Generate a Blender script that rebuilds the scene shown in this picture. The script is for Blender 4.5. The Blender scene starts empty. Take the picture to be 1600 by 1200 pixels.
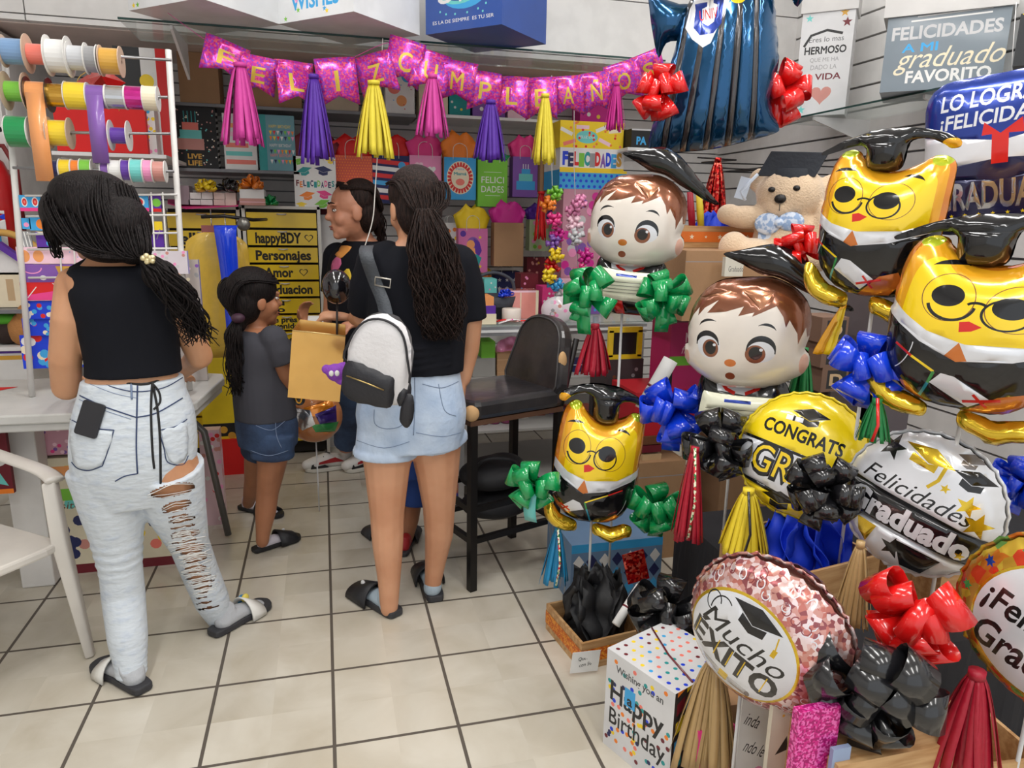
import bpy, math, random
import numpy as np
from mathutils import Vector, Matrix, geometry, noise
PI = math.pi
C = bpy.context.scene.collection
# ---------------------------------------------------------------- camera
CF, PITCH, YAW, ROLL, CAMH = 1117.8, 0.2266, 0.25757, 0.017256, 1.4368
_s, _c, _sp, _cp = math.sin(YAW), math.cos(YAW), math.sin(PITCH), math.cos(PITCH)
FW = Vector((_s*_cp, _c*_cp, -_sp)); _rt = Vector((_c, -_s, 0)); _up = _rt.cross(FW)
RT = _rt*math.cos(ROLL)+_up*math.sin(ROLL); UP = -_rt*math.sin(ROLL)+_up*math.cos(ROLL)
cd = bpy.data.cameras.new('camera'); cam = bpy.data.objects.new('camera', cd); C.objects.link(cam)
cd.sensor_width = 36; cd.lens = CF/1600*36; cd.clip_start = .05
cam.matrix_world = Matrix(((RT.x, UP.x, -FW.x, 0), (RT.y, UP.y, -FW.y, 0), (RT.z, UP.z, -FW.z, CAMH), (0, 0, 0, 1)))
sc = bpy.context.scene; sc.camera = cam
# ---------------------------------------------------------------- light
vs = sc.view_settings; vs.view_transform = 'Standard'; vs.look = 'None'; vs.gamma = 1; vs.exposure = -0.38; vs.use_curve_mapping = False
w = bpy.data.worlds.new('daylight'); sc.world = w; w.use_nodes = True
w.node_tree.nodes['Background'].inputs[0].default_value = (.93, .97, 1, 1)
w.node_tree.nodes['Background'].inputs[1].default_value = 1.45
def area(name, loc, sx, sy, power, col=(1, .98, .95)):
    l = bpy.data.lights.new(name, 'AREA'); l.shape = 'RECTANGLE'; l.size = sx; l.size_y = sy; l.energy = power; l.color = col
    o = bpy.data.objects.new(name, l); C.objects.link(o); o.location = loc; return o
for _x, _y, _p in ((-.55, -.6, 26), (.75, -.5, 26), (2.0, -.5, 22), (-.6, 1.45, 30), (.8, 1.5, 30), (2.0, 1.5, 22), (-.5, 2.95, 11), (.9, 2.95, 11), (2.1, 2.95, 9)):  # row nearest the back wall is added at low power to brighten the bulkhead
    area('fluorescent_and_fill_lamp', (_x, _y, 3.12), .16, 1.25, _p)
# ---------------------------------------------------------------- helpers
def ray(px, py): return FW+RT*((px-800)/CF)+UP*((600-py)/CF)
def at(px, py, Y):
    r = ray(px, py); p = r*(Y/r.y); return Vector((p.x, p.y, p.z+CAMH))
def atx(px, py, X):
    r = ray(px, py); p = r*(X/r.x); return Vector((p.x, p.y, p.z+CAMH))
def atz(px, py, Z):
    r = ray(px, py); p = r*((Z-CAMH)/r.z); return Vector((p.x, p.y, Z))
def pxm(px, py, Y): return (Y/ray(px, py).y)/CF      # metres per pixel there
def lin(c):
    return tuple((v/255/12.92 if v <= 10 else ((v/255+.055)/1.055)**2.4) for v in c)
_mats = {}
def mat(name, rgb, rough=.5, metal=0, coat=0, bump=0, bscale=40, rgb2=None, nscale=8, ramp=(.4, .6), emit=0, trans=0, alpha=1, spec=.5, sub=0, detail=3, stretch=None, sheen=0, space='Object'):
    if name in _mats: return _mats[name]
    m = bpy.data.materials.new(name); m.use_nodes = True; nt = m.node_tree; b = nt.nodes['Principled BSDF']
    I = b.inputs; c = lin(rgb)+(1,)
    I['Base Color'].default_value = c; I['Roughness'].default_value = rough; I['Metallic'].default_value = metal
    I['Coat Weight'].default_value = coat; I['Coat Roughness'].default_value = .08; I['Specular IOR Level'].default_value = spec
    I['Transmission Weight'].default_value = trans; I['Alpha'].default_value = alpha; I['Sheen Weight'].default_value = sheen
    if sub: I['Subsurface Weight'].default_value = sub; I['Subsurface Radius'].default_value = (.02, .008, .004); I['Subsurface Scale'].default_value = .5
    if emit: I['Emission Color'].default_value = c; I['Emission Strength'].default_value = emit
    m.diffuse_color = c
    L = nt.links; N = nt.nodes
    tc = N.new('ShaderNodeTexCoord'); co = tc.outputs[space]
    if stretch:
        mp = N.new('ShaderNodeMapping'); mp.inputs['Scale'].default_value = stretch; L.new(co, mp.inputs[0]); co = mp.outputs[0]
    if rgb2 is None: rgb2 = tuple(min(255, max(0, v*.965)) for v in rgb)
    n = N.new('ShaderNodeTexNoise'); n.inputs['Scale'].default_value = nscale; n.inputs['Detail'].default_value = detail; L.new(co, n.inputs['Vector'])
    r = N.new('ShaderNodeValToRGB'); L.new(n.outputs[0], r.inputs[0])
    r.color_ramp.elements[0].position = ramp[0]; r.color_ramp.elements[1].position = ramp[1]
    r.color_ramp.elements[0].color = c; r.color_ramp.elements[1].color = lin(rgb2)+(1,); L.new(r.outputs[0], I['Base Color'])
    if bump:
        n2 = N.new('ShaderNodeTexNoise'); n2.inputs['Scale'].default_value = bscale; n2.inputs['Detail'].default_value = 2; L.new(co, n2.inputs['Vector'])
        bp = N.new('ShaderNodeBump'); bp.inputs['Strength'].default_value = bump; bp.inputs['Distance'].default_value = .01; L.new(n2.outputs[0], bp.inputs['Height']); L.new(bp.outputs[0], I['Normal'])
    _mats[name] = m; return m
def foil(name, rgb, metal=.75, rough=.2): return mat('foil_'+name, rgb, rough, metal, coat=.6, bump=.09, bscale=22)
def sparkle(name, cols, scale=260, rough=.25, metal=.7):
    n = 'sparkle_'+name
    if n in _mats: return _mats[n]
    m = mat(n, cols[0], rough, metal); nt = m.node_tree; N = nt.nodes; L = nt.links
    v = N.new('ShaderNodeTexVoronoi'); v.inputs['Scale'].default_value = scale
    tc = N.new('ShaderNodeTexCoord'); L.new(tc.outputs['Object'], v.inputs['Vector'])
    sp = N.new('ShaderNodeSeparateColor'); L.new(v.outputs['Color'], sp.inputs[0])
    r = N.new('ShaderNodeValToRGB'); r.color_ramp.interpolation = 'CONSTANT'; e = r.color_ramp.elements
    e[0].color = lin(cols[0])+(1,); e[1].position = 1/len(cols); e[1].color = lin(cols[1])+(1,)
    for i, c in enumerate(cols[2:], 2): x = e.new(i/len(cols)); x.color = lin(c)+(1,)
    L.new(sp.outputs[0], r.inputs[0]); L.new(r.outputs[0], N['Principled BSDF'].inputs['Base Color']); return m
def glass(name, rgb=(240, 250, 248), alpha=.2):
    return mat(name, rgb, .04, 0, alpha=alpha, spec=.6)
PAL = {'white': (232, 231, 229), 'black': (26, 26, 29), 'red': (218, 24, 24), 'orange': (240, 130, 35), 'yellow': (244, 210, 35), 'green': (14, 146, 78), 'lime': (122, 196, 60), 'teal': (30, 150, 150),
 'sky': (60, 165, 225), 'blue': (18, 62, 214), 'navy': (28, 36, 90), 'purple': (92, 42, 160), 'violet': (130, 85, 170), 'magenta': (214, 40, 150), 'pink': (240, 150, 195), 'hotpink': (235, 60, 140), 'palepink': (246, 205, 220),
 'cream': (238, 225, 195), 'kraft': (176, 138, 98), 'brown': (110, 66, 38), 'grey': (150, 150, 152), 'dgrey': (75, 76, 80), 'lgrey': (200, 200, 202), 'gold': (212, 160, 55), 'silver': (200, 202, 206), 'aqua': (110, 205, 200), 'salmon': (240, 125, 110),
 'peach': (240, 160, 95), 'maroon': (110, 20, 36), 'rose': (205, 140, 130), 'tan': (200, 170, 130)}
def ink(n): return mat('ink_'+n, PAL[n], .45)
def paper(n): return mat('paper_'+n, PAL[n], .65, bump=.05, bscale=60)
def plastic(n): return mat('plastic_'+n, PAL[n], .3, coat=.3)
def ribbon_m(n): return mat('ribbon_'+n, PAL[n], .2, .0, coat=.5, bump=.05, bscale=30)
def tissue_m(n): return mat('tissue_'+n, PAL[n], .55, bump=.2, bscale=30)

def tag(o, label=None, cat=None, group=None, kind=None):
    for k, v in (('label', label), ('category', cat), ('group', group), ('kind', kind)):
        if v: o[k] = v
    return o
def thing(name, label, cat, loc=(0, 0, 0), rz=0, group=None):
    o = bpy.data.objects.new(name, None); o.empty_display_size = .05; C.objects.link(o)
    o.location = loc; o.rotation_euler = (0, 0, rz); return tag(o, label, cat, group)
def dup(root, loc=None, rz=None, label=None, group=None, mw=None):
    r = root.copy(); C.objects.link(r)
    if loc is not None: r.location = loc
    if rz is not None: r.rotation_euler = (0, 0, rz)
    if mw is not None: r.matrix_world = mw
    tag(r, label, None, group)
    def rec(a, b):
        for ch in list(a.children):
            c = ch.copy(); C.objects.link(c); c.parent = b; rec(ch, c)
    rec(root, r); return r
def T(x, y, z): return Matrix.Translation((x, y, z))
def RZ(a): return Matrix.Rotation(a, 4, 'Z')
def RX(a): return Matrix.Rotation(a, 4, 'X')
def RY(a): return Matrix.Rotation(a, 4, 'Y')
def frame(o, x, y, z):
    return Matrix(((x[0], y[0], z[0], o[0]), (x[1], y[1], z[1], o[1]), (x[2], y[2], z[2], o[2]), (0, 0, 0, 1)))
class MB:
    def __init__(s): s.v = []; s.f = []; s.m = []; s.sm = []; s.mats = []
    def mi(s, m):
        if m not in s.mats: s.mats.append(m)
        return s.mats.index(m)
    def add(s, vs, fs, m, smooth=False, X=None):
        o = len(s.v)
        if X is not None: vs = [X @ Vector(v) for v in vs]
        s.v += [tuple(v) for v in vs]; s.f += [tuple(i+o for i in f) for f in fs]
        if isinstance(m, list): s.m += [s.mi(x) for x in m]
        else: s.m += [s.mi(m)]*len(fs)
        s.sm += [smooth]*len(fs); return s
    def box(s, c, d, m, X=None, tp=1.0, tpy=None):
        x, y, z = (q/2 for q in d); tpy = tp if tpy is None else tpy
        v = [(c[0]+a*x*(tp if k > 0 else 1), c[1]+b*y*(tpy if k > 0 else 1), c[2]+k*z) for k in (-1, 1) for a, b in ((-1, -1), (1, -1), (1, 1), (-1, 1))]
        return s.add(v, [(3, 2, 1, 0), (4, 5, 6, 7), (0, 1, 5, 4), (1, 2, 6, 5), (2, 3, 7, 6), (3, 0, 4, 7)], m, False, X)
    def rbox(s, c, d, r, m, X=None, n=3):
        x, y = d[0]/2, d[1]/2; P = []
        for cx, cy, a0 in ((x-r, y-r, 0), (-x+r, y-r, 90), (-x+r, -y+r, 180), (x-r, -y+r, 270)):
            for i in range(n+1): a = math.radians(a0+90*i/n); P.append((c[0]+cx+r*math.cos(a), c[1]+cy+r*math.sin(a)))
        return s.prism(P, c[2]-d[2]/2, c[2]+d[2]/2, m, X)
    def prism(s, P, z0, z1, m, X=None, smooth=False):
        n = len(P); v = [(p[0], p[1], z0) for p in P]+[(p[0], p[1], z1) for p in P]
        f = [tuple(range(n-1, -1, -1)), tuple(range(n, 2*n))]+[(i, (i+1) % n, n+(i+1) % n, n+i) for i in range(n)]
        return s.add(v, f, m, smooth, X)
    def tube(s, P, r, m, n=8, cap=True, X=None, ell=None, up=None):
        P = [Vector(p) for p in P]; k = len(P); R = [r]*k if isinstance(r, (int, float)) else list(r)
        tg = [(P[min(i+1, k-1)]-P[max(i-1, 0)]).normalized() for i in range(k)]
        a = Vector(up) if up else (Vector((0, 0, 1)) if abs(tg[0].z) < .9 else Vector((1, 0, 0)))
        u = (a-tg[0]*a.dot(tg[0])).normalized(); v = []
        for i in range(k):
            u = (u-tg[i]*u.dot(tg[i])).normalized(); w_ = tg[i].cross(u)
            e = 1 if ell is None else (ell if isinstance(ell, (int, float)) else ell[i])
            for j in range(n):
                t = 2*PI*j/n; v.append(P[i]+u*(R[i]*math.cos(t)*e)+w_*(R[i]*math.sin(t)))
        f = [(i*n+j, i*n+(j+1) % n, (i+1)*n+(j+1) % n, (i+1)*n+j) for i in range(k-1) for j in range(n)]
        if cap: f += [tuple(range(n-1, -1, -1)), tuple((k-1)*n+j for j in range(n))]
        return s.add(v, f, m, True, X)
    def limb(s, P, R, m, n=14, ell=None, up=None):
        """tapered rounded limb with hemispherical ends"""
        P = [Vector(p) for p in P]; d0 = (P[0]-P[1]).normalized(); d1 = (P[-1]-P[-2]).normalized(); Q = []; S = []
        for a in (80, 55, 28): Q.append(P[0]+d0*R[0]*math.sin(math.radians(a))); S.append(R[0]*math.cos(math.radians(a)))
        Q += P; S += R
        for a in (28, 55, 80): Q.append(P[-1]+d1*R[-1]*math.sin(math.radians(a))); S.append(R[-1]*math.cos(math.radians(a)))
        e = None if ell is None else ([ell[0]]*3+list(ell)+[ell[-1]]*3 if not isinstance(ell, (int, float)) else ell)
        return s.tube(Q, S, m, n, True, None, e, up)
    def ell(s, c, r, m, X=None, nu=16, nv=10, smooth=True):
        v = [(c[0], c[1], c[2]-r[2])]
        for i in range(1, nv):
            t = -PI/2+PI*i/nv
            v += [(c[0]+r[0]*math.cos(t)*math.cos(2*PI*j/nu), c[1]+r[1]*math.cos(t)*math.sin(2*PI*j/nu), c[2]+r[2]*math.sin(t)) for j in range(nu)]
        v.append((c[0], c[1], c[2]+r[2])); f = [(0, 1+(j+1) % nu, 1+j) for j in range(nu)]
        for i in range(nv-2): f += [(1+i*nu+j, 1+i*nu+(j+1) % nu, 1+(i+1)*nu+(j+1) % nu, 1+(i+1)*nu+j) for j in range(nu)]
        b = 1+(nv-2)*nu; f += [(b+j, b+(j+1) % nu, len(v)-1) for j in range(nu)]
        return s.add(v, f, m, smooth, X)
    def lathe(s, prof, m, X=None, n=20, smooth=True, close=True):
        v = []
        for r, z in prof: v += [(r*math.cos(2*PI*j/n), r*math.sin(2*PI*j/n), z) for j in range(n)]
        k = len(prof); f = [(i*n+j, i*n+(j+1) % n, (i+1)*n+(j+1) % n, (i+1)*n+j) for i in range(k-1) for j in range(n)]
        ms = m if not isinstance(m, list) else [m[i] for i in range(k-1) for j in range(n)]
        if close:
            f += [tuple(range(n-1, -1, -1)), tuple((k-1)*n+j for j in range(n))]
            if isinstance(m, list): ms += [m[0], m[-1]]
        return s.add(v, f, ms, smooth, X)
    def strip(s, P, W, m, smooth=True, X=None):
        """ribbon along P, W = half-width vectors"""
        v = []
        for p, q in zip(P, W): v += [Vector(p)-Vector(q), Vector(p)+Vector(q)]
        return s.add(v, [(2*i, 2*i+1, 2*i+3, 2*i+2) for i in range(len(P)-1)], m, smooth, X)
    def build(s, name, parent=None, X=None, label=None, bevel=0, solid=0, weld=False):
        me = bpy.data.meshes.new(name); me.from_pydata(s.v, [], s.f)
        for m in s.mats: me.materials.append(m)
        me.polygons.foreach_set('material_index', s.m); me.polygons.foreach_set('use_smooth', s.sm); me.update()
        o = bpy.data.objects.new(name, me); C.objects.link(o)
        if parent is not None: o.parent = parent
        if X is not None: o.matrix_basis = X
        if label: o['label'] = label
        if bevel:
            b = o.modifiers.new('bevel', 'BEVEL'); b.width = bevel; b.segments = 2; b.limit_method = 'ANGLE'; b.angle_limit = .6
        if solid: b = o.modifiers.new('solid', 'SOLIDIFY'); b.thickness = solid; b.offset = 0
        return o
def fuse(mb, voxel, name, parent=None, smooth=4, mats=None):
    """one continuous surface out of overlapping closed pieces"""
    o = mb.build('tmp'); r = o.modifiers.new('r', 'REMESH'); r.mode = 'VOXEL'; r.voxel_size = voxel; r.use_smooth_shade = True
    if smooth: q = o.modifiers.new('s', 'SMOOTH'); q.iterations = smooth; q.factor = .5
    dg = bpy.context.evaluated_depsgraph_get(); me = bpy.data.meshes.new_from_object(o.evaluated_get(dg))
    me.name = name; me.materials.clear(); me.materials.append(mats or mb.mats[0])
    me.polygons.foreach_set('use_smooth', [True]*len(me.polygons)); me.polygons.foreach_set('material_index', [0]*len(me.polygons))
    old = o.data; bpy.data.objects.remove(o); bpy.data.meshes.remove(old)
    n = bpy.data.objects.new(name, me); C.objects.link(n)
    if parent is not None: n.parent = parent
    return n
# ---- flat shapes: arrays of edges (x0,y0,x1,y1)
def poly(P):
    a = np.array(P, float); return np.hstack([a, np.roll(a, -1, 0)])
def rect(x0, y0, x1, y1): return poly([(x0, y0), (x1, y0), (x1, y1), (x0, y1)])
def circ(cx, cy, rx, ry=None, n=24, rot=0):
    ry = rx if ry is None else ry; t = np.arange(n)*2*PI/n; x = rx*np.cos(t); y = ry*np.sin(t); c, s = math.cos(rot), math.sin(rot)
    return poly(np.stack([cx+x*c-y*s, cy+x*s+y*c], 1))
def ringsh(cx, cy, rx, ry, w_, n=36, rot=0): return np.vstack([circ(cx, cy, rx, ry, n, rot), circ(cx, cy, rx-w_, ry-w_, n, rot)])
def star(cx, cy, R, k=.42, n=5, rot=PI/2):
    return poly([(cx+(R if i % 2 == 0 else R*k)*math.cos(rot+PI*i/n), cy+(R if i % 2 == 0 else R*k)*math.sin(rot+PI*i/n)) for i in range(2*n)])
def stroke(P, w_):
    P = np.array(P, float); t = np.gradient(P, axis=0); t /= np.linalg.norm(t, axis=1)[:, None]+1e-9; n = np.stack([-t[:, 1], t[:, 0]], 1)
    ww = np.array(w_ if not isinstance(w_, (int, float)) else [w_]*len(P))[:, None]/2
    return poly(np.vstack([P+n*ww, (P-n*ww)[::-1]]))
def arc(cx, cy, rx, ry, a0, a1, w_, n=16, taper=False):
    t = np.radians(np.linspace(a0, a1, n)); W = [w_*(max(.15, math.sin(PI*i/(n-1))) if taper else 1) for i in range(n)]
    return stroke(np.stack([cx+rx*np.cos(t), cy+ry*np.sin(t)], 1), W)
def heart(cx, cy, s):
    t = np.linspace(0, 2*PI, 25)[:-1]; x = 16*np.sin(t)**3; y = 13*np.cos(t)-5*np.cos(2*t)-2*np.cos(3*t)-np.cos(4*t)
    return poly(np.stack([cx+x*s/32, cy+y*s/32], 1))
def cap2d(cx, cy, s):
    """little mortarboard"""
    return [poly([(cx-s, cy+.15*s), (cx, cy+.5*s), (cx+s, cy+.15*s), (cx, cy-.2*s)]), poly([(cx-.5*s, cy-.05*s), (cx, cy-.22*s), (cx+.5*s, cy-.05*s), (cx+.5*s, cy-.4*s), (cx, cy-.55*s), (cx-.5*s, cy-.4*s)])]
_tc = {}
def txt(t, x, y, h, w=None, al='c', bold=0, shear=0, rot=0):
    """letters h high, centred on (x,y); w = fitted width"""
    k = (t, bold, shear)
    if k not in _tc:
        c = bpy.data.curves.new('t', 'FONT'); c.body = t; c.shear = shear; c.offset = bold; c.resolution_u = 3
        o = bpy.data.objects.new('t', c); m = o.to_mesh(); V = np.array([v.co[:2] for v in m.vertices]) if len(m.vertices) else np.zeros((0, 2))
        cnt = {}
        for p in m.polygons:
            for e in p.edge_keys: cnt[e] = cnt.get(e, 0)+1
        _tc[k] = np.array([list(V[a])+list(V[b]) for (a, b), n in cnt.items() if n == 1]); o.to_mesh_clear(); bpy.data.objects.remove(o); bpy.data.curves.remove(c)
    e = _tc[k].copy(); xs = e[:, [0, 2]]; x0, x1 = xs.min(), xs.max(); sy = h/.72; sx = sy if w is None else w/(x1-x0)
    e[:, [0, 2]] = (e[:, [0, 2]]-(x0+x1)/2)*sx; e[:, [1, 3]] = (e[:, [1, 3]]-.36)*sy
    if rot: e = tr(e, rot=rot)
    e[:, [0, 2]] += x; e[:, [1, 3]] += y; return e
def tr(e, s=1, rot=0, dx=0, dy=0, mx=1, sy=None):
    c, q = math.cos(rot), math.sin(rot); o = e.copy(); sy = s if sy is None else sy
    for i in (0, 2):
        x = e[:, i]*s*mx; y = e[:, i+1]*sy; o[:, i] = x*c-y*q+dx; o[:, i+1] = x*q+y*c+dy
    return o
def inside(e, P):
    if len(e) == 0: return np.zeros(len(P), bool)
    x0, x1 = min(e[:, 0].min(), e[:, 2].min()), max(e[:, 0].max(), e[:, 2].max()); y0, y1 = e[:, 1].min(), e[:, 1].max()
    r = np.zeros(len(P), bool); idx = np.where((P[:, 0] >= x0) & (P[:, 0] <= x1) & (P[:, 1] >= y0) & (P[:, 1] <= y1))[0]
    if len(idx) == 0: return r
    px = P[idx, 0][:, None]; py = P[idx, 1][:, None]; a = (e[:, 1] > py) != (e[:, 3] > py)
    with np.errstate(all='ignore'): xx = e[:, 0]+(py-e[:, 1])*(e[:, 2]-e[:, 0])/(e[:, 3]-e[:, 1])
    r[idx] = (np.sum(a & (px < xx), 1) % 2) == 1; return r
def printed(outline, base, paints, grid=None):
    """cut the outlined sheet along every printed edge; give each piece its ink -> verts, tris, materials"""
    V = {}; L = []; ED = set()
    def vid(x, y):
        k = (round(x, 5), round(y, 5))
        if k not in V: V[k] = len(L); L.append(Vector(k))
        return V[k]
    if grid:
        o2 = []
        for x0, y0, x1, y1 in outline:
            n = max(1, int(math.hypot(x1-x0, y1-y0)/grid))
            for i in range(n): o2.append((x0+(x1-x0)*i/n, y0+(y1-y0)*i/n, x0+(x1-x0)*(i+1)/n, y0+(y1-y0)*(i+1)/n))
        outline = np.array(o2)
    for e in [outline]+[p[0] for p in paints]:
        for x0, y0, x1, y1 in e:
            a, b = vid(x0, y0), vid(x1, y1)
            if a != b: ED.add((a, b))
    if grid:
        xs = np.arange(outline[:, 0].min(), outline[:, 0].max(), grid); ys = np.arange(outline[:, 1].min(), outline[:, 1].max(), grid)
        G = np.array([(x+(.5*grid if j % 2 else 0), y) for j, y in enumerate(ys) for x in xs]); G = G[inside(outline, G)]
        mid = outline[:, :2]; dd = np.min(np.hypot(G[:, 0][:, None]-mid[:, 0], G[:, 1][:, None]-mid[:, 1]), 1)
        for x, y in G[dd > grid*.6]: vid(x, y)
    R = geometry.delaunay_2d_cdt(L, list(ED), [], 0, 1e-5)
    P = np.array([v[:] for v in R[0]]); F = np.array([f for f in R[2] if len(f) == 3], int)
    cen = P[F].mean(1); ok = inside(outline, cen); F = F[ok]; cen = cen[ok]
    ms = np.zeros(len(F), int); pal = [base]
    for e, m in paints:
        if m not in pal: pal.append(m)
        ms[inside(e, cen)] = pal.index(m)
    a = P[F]; cr = (a[:, 1, 0]-a[:, 0, 0])*(a[:, 2, 1]-a[:, 0, 1])-(a[:, 1, 1]-a[:, 0, 1])*(a[:, 2, 0]-a[:, 0, 0]); F[cr < 0] = F[cr < 0][:, ::-1]
    return P, F.tolist(), [pal[i] for i in ms]
def sheet(mb, outline, base, paints, X, fn=None, grid=None, smooth=False):
    """printed sheet laid into space: (u,v,fn(u,v)) through the matrix X"""
    P, F, M_ = printed(outline, base, paints, grid)
    z = fn(P) if fn else np.zeros(len(P)); mb.add([(p[0], p[1], q) for p, q in zip(P, z)], F, M_, smooth, X); return mb
FRONT = Matrix(((1, 0, 0, 0), (0, 0, -1, 0), (0, 1, 0, 0), (0, 0, 0, 1)))   # u->x, v->z, out->-y
def pbox(mb, w_, d, h, base, front=None, right=None, left=None, top=None, X=None, sides=None):
    """box with printed faces; base centre at the origin, front faces -y"""
    X = X or Matrix(); o = rect(-w_/2, 0, w_/2, h); od = rect(-d/2, 0, d/2, h)
    for shp, pr, Q in ((o, front, T(0, -d/2, 0) @ FRONT), (od, right, RZ(PI/2) @ T(0, -w_/2, 0) @ FRONT), (o, None, RZ(PI) @ T(0, -d/2, 0) @ FRONT), (od, left, RZ(-PI/2) @ T(0, -w_/2, 0) @ FRONT),
                       (rect(-w_/2, -d/2, w_/2, d/2), top, T(0, 0, h)), (rect(-w_/2, -d/2, w_/2, d/2), None, RX(PI))):
        sheet(mb, shp, base if (shp is not od or sides is None) else sides, pr or [], X @ Q)
    return mb
def inflate(outline, thick, n=72, p=.5):
    x0, x1 = outline[:, 0].min(), outline[:, 0].max(); y0, y1 = outline[:, 1].min(), outline[:, 1].max(); st = max(x1-x0, y1-y0)/n
    nx, ny = int((x1-x0)/st)+5, int((y1-y0)/st)+5; ox, oy = x0-2*st, y0-2*st
    gx, gy = np.meshgrid(ox+np.arange(nx)*st, oy+np.arange(ny)*st, indexing='ij'); M_ = inside(outline, np.stack([gx.ravel(), gy.ravel()], 1)).reshape(nx, ny)
    f = np.zeros((nx, ny)); k = M_.astype(float)
    for i in range(900):
        g = np.zeros_like(f); g[1:-1, 1:-1] = (f[2:, 1:-1]+f[:-2, 1:-1]+f[1:-1, 2:]+f[1:-1, :-2])/4+.25; f = g*k
    f = (f/f.max())**p*thick/2
    def h(P):
        u = np.clip((P[:, 0]-ox)/st, 0, nx-2.001); v = np.clip((P[:, 1]-oy)/st, 0, ny-2.001); i = u.astype(int); j = v.astype(int); a = u-i; b = v-j
        return f[i, j]*(1-a)*(1-b)+f[i+1, j]*a*(1-b)+f[i, j+1]*(1-a)*b+f[i+1, j+1]*a*b
    return h
def puff(mb, outline, thick, base, paints=(), back=None, grid=.014, X=None, p=.5, n=72, pucker=0):
    """sealed foil pillow: printed front, plain back"""
    X = X or Matrix(); h0 = inflate(outline, thick, n, p)
    if pucker:
        cx, cy = (outline[:, 0].mean(), outline[:, 1].mean())
        h = lambda P: h0(P)*(1+pucker*np.sin(np.arctan2(P[:, 1]-cy, P[:, 0]-cx)*46)*np.clip(1-h0(P)/(thick*.33), 0, 1))
    else: h = h0
    sheet(mb, outline, base, list(paints), X, h, grid, True)
    P, F, M_ = printed(outline, back or base, [], grid*1.6)
    mb.add([(q[0], q[1], -z) for q, z in zip(P, h(P))], [f[::-1] for f in F], M_, True, X); return h
def smooth_loop(P, n=4):
    """closed Catmull-Rom through the points"""
    P = np.array(P, float); k = len(P); o = []
    for i in range(k):
        a, b, c, d = P[i-1], P[i], P[(i+1) % k], P[(i+2) % k]
        for j in range(n):
            t = j/n; o.append(.5*((2*b)+(-a+c)*t+(2*a-5*b+4*c-d)*t*t+(-a+3*b-3*c+d)*t**3))
    return np.array(o)
def spline(P, n=6):
    P = [Vector(p) for p in P]; o = []
    for i in range(len(P)-1):
        a = P[max(i-1, 0)]; b = P[i]; c = P[i+1]; d = P[min(i+2, len(P)-1)]
        for j in range(n):
            t = j/n; o.append(.5*((2*b)+(c-a)*t+(2*a-5*b+4*c-d)*t*t+(-a+3*b-3*c+d)*t**3))
    return o+[P[-1]]
def face(px, py, Y, yaw=0, tilt=0, roll=0, P=None):
    P = P or at(px, py, Y); n = Vector((-P.x, -P.y, 0)).normalized(); x = Vector((0, 0, 1)).cross(n)
    return frame(P, x, (0, 0, 1), n) @ RY(math.radians(yaw)) @ RX(math.radians(tilt)) @ RZ(math.radians(roll))
def root(name, label, cat, X, group=None):
    t = thing(name, label, cat, group=group); t.matrix_world = X; return t
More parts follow.
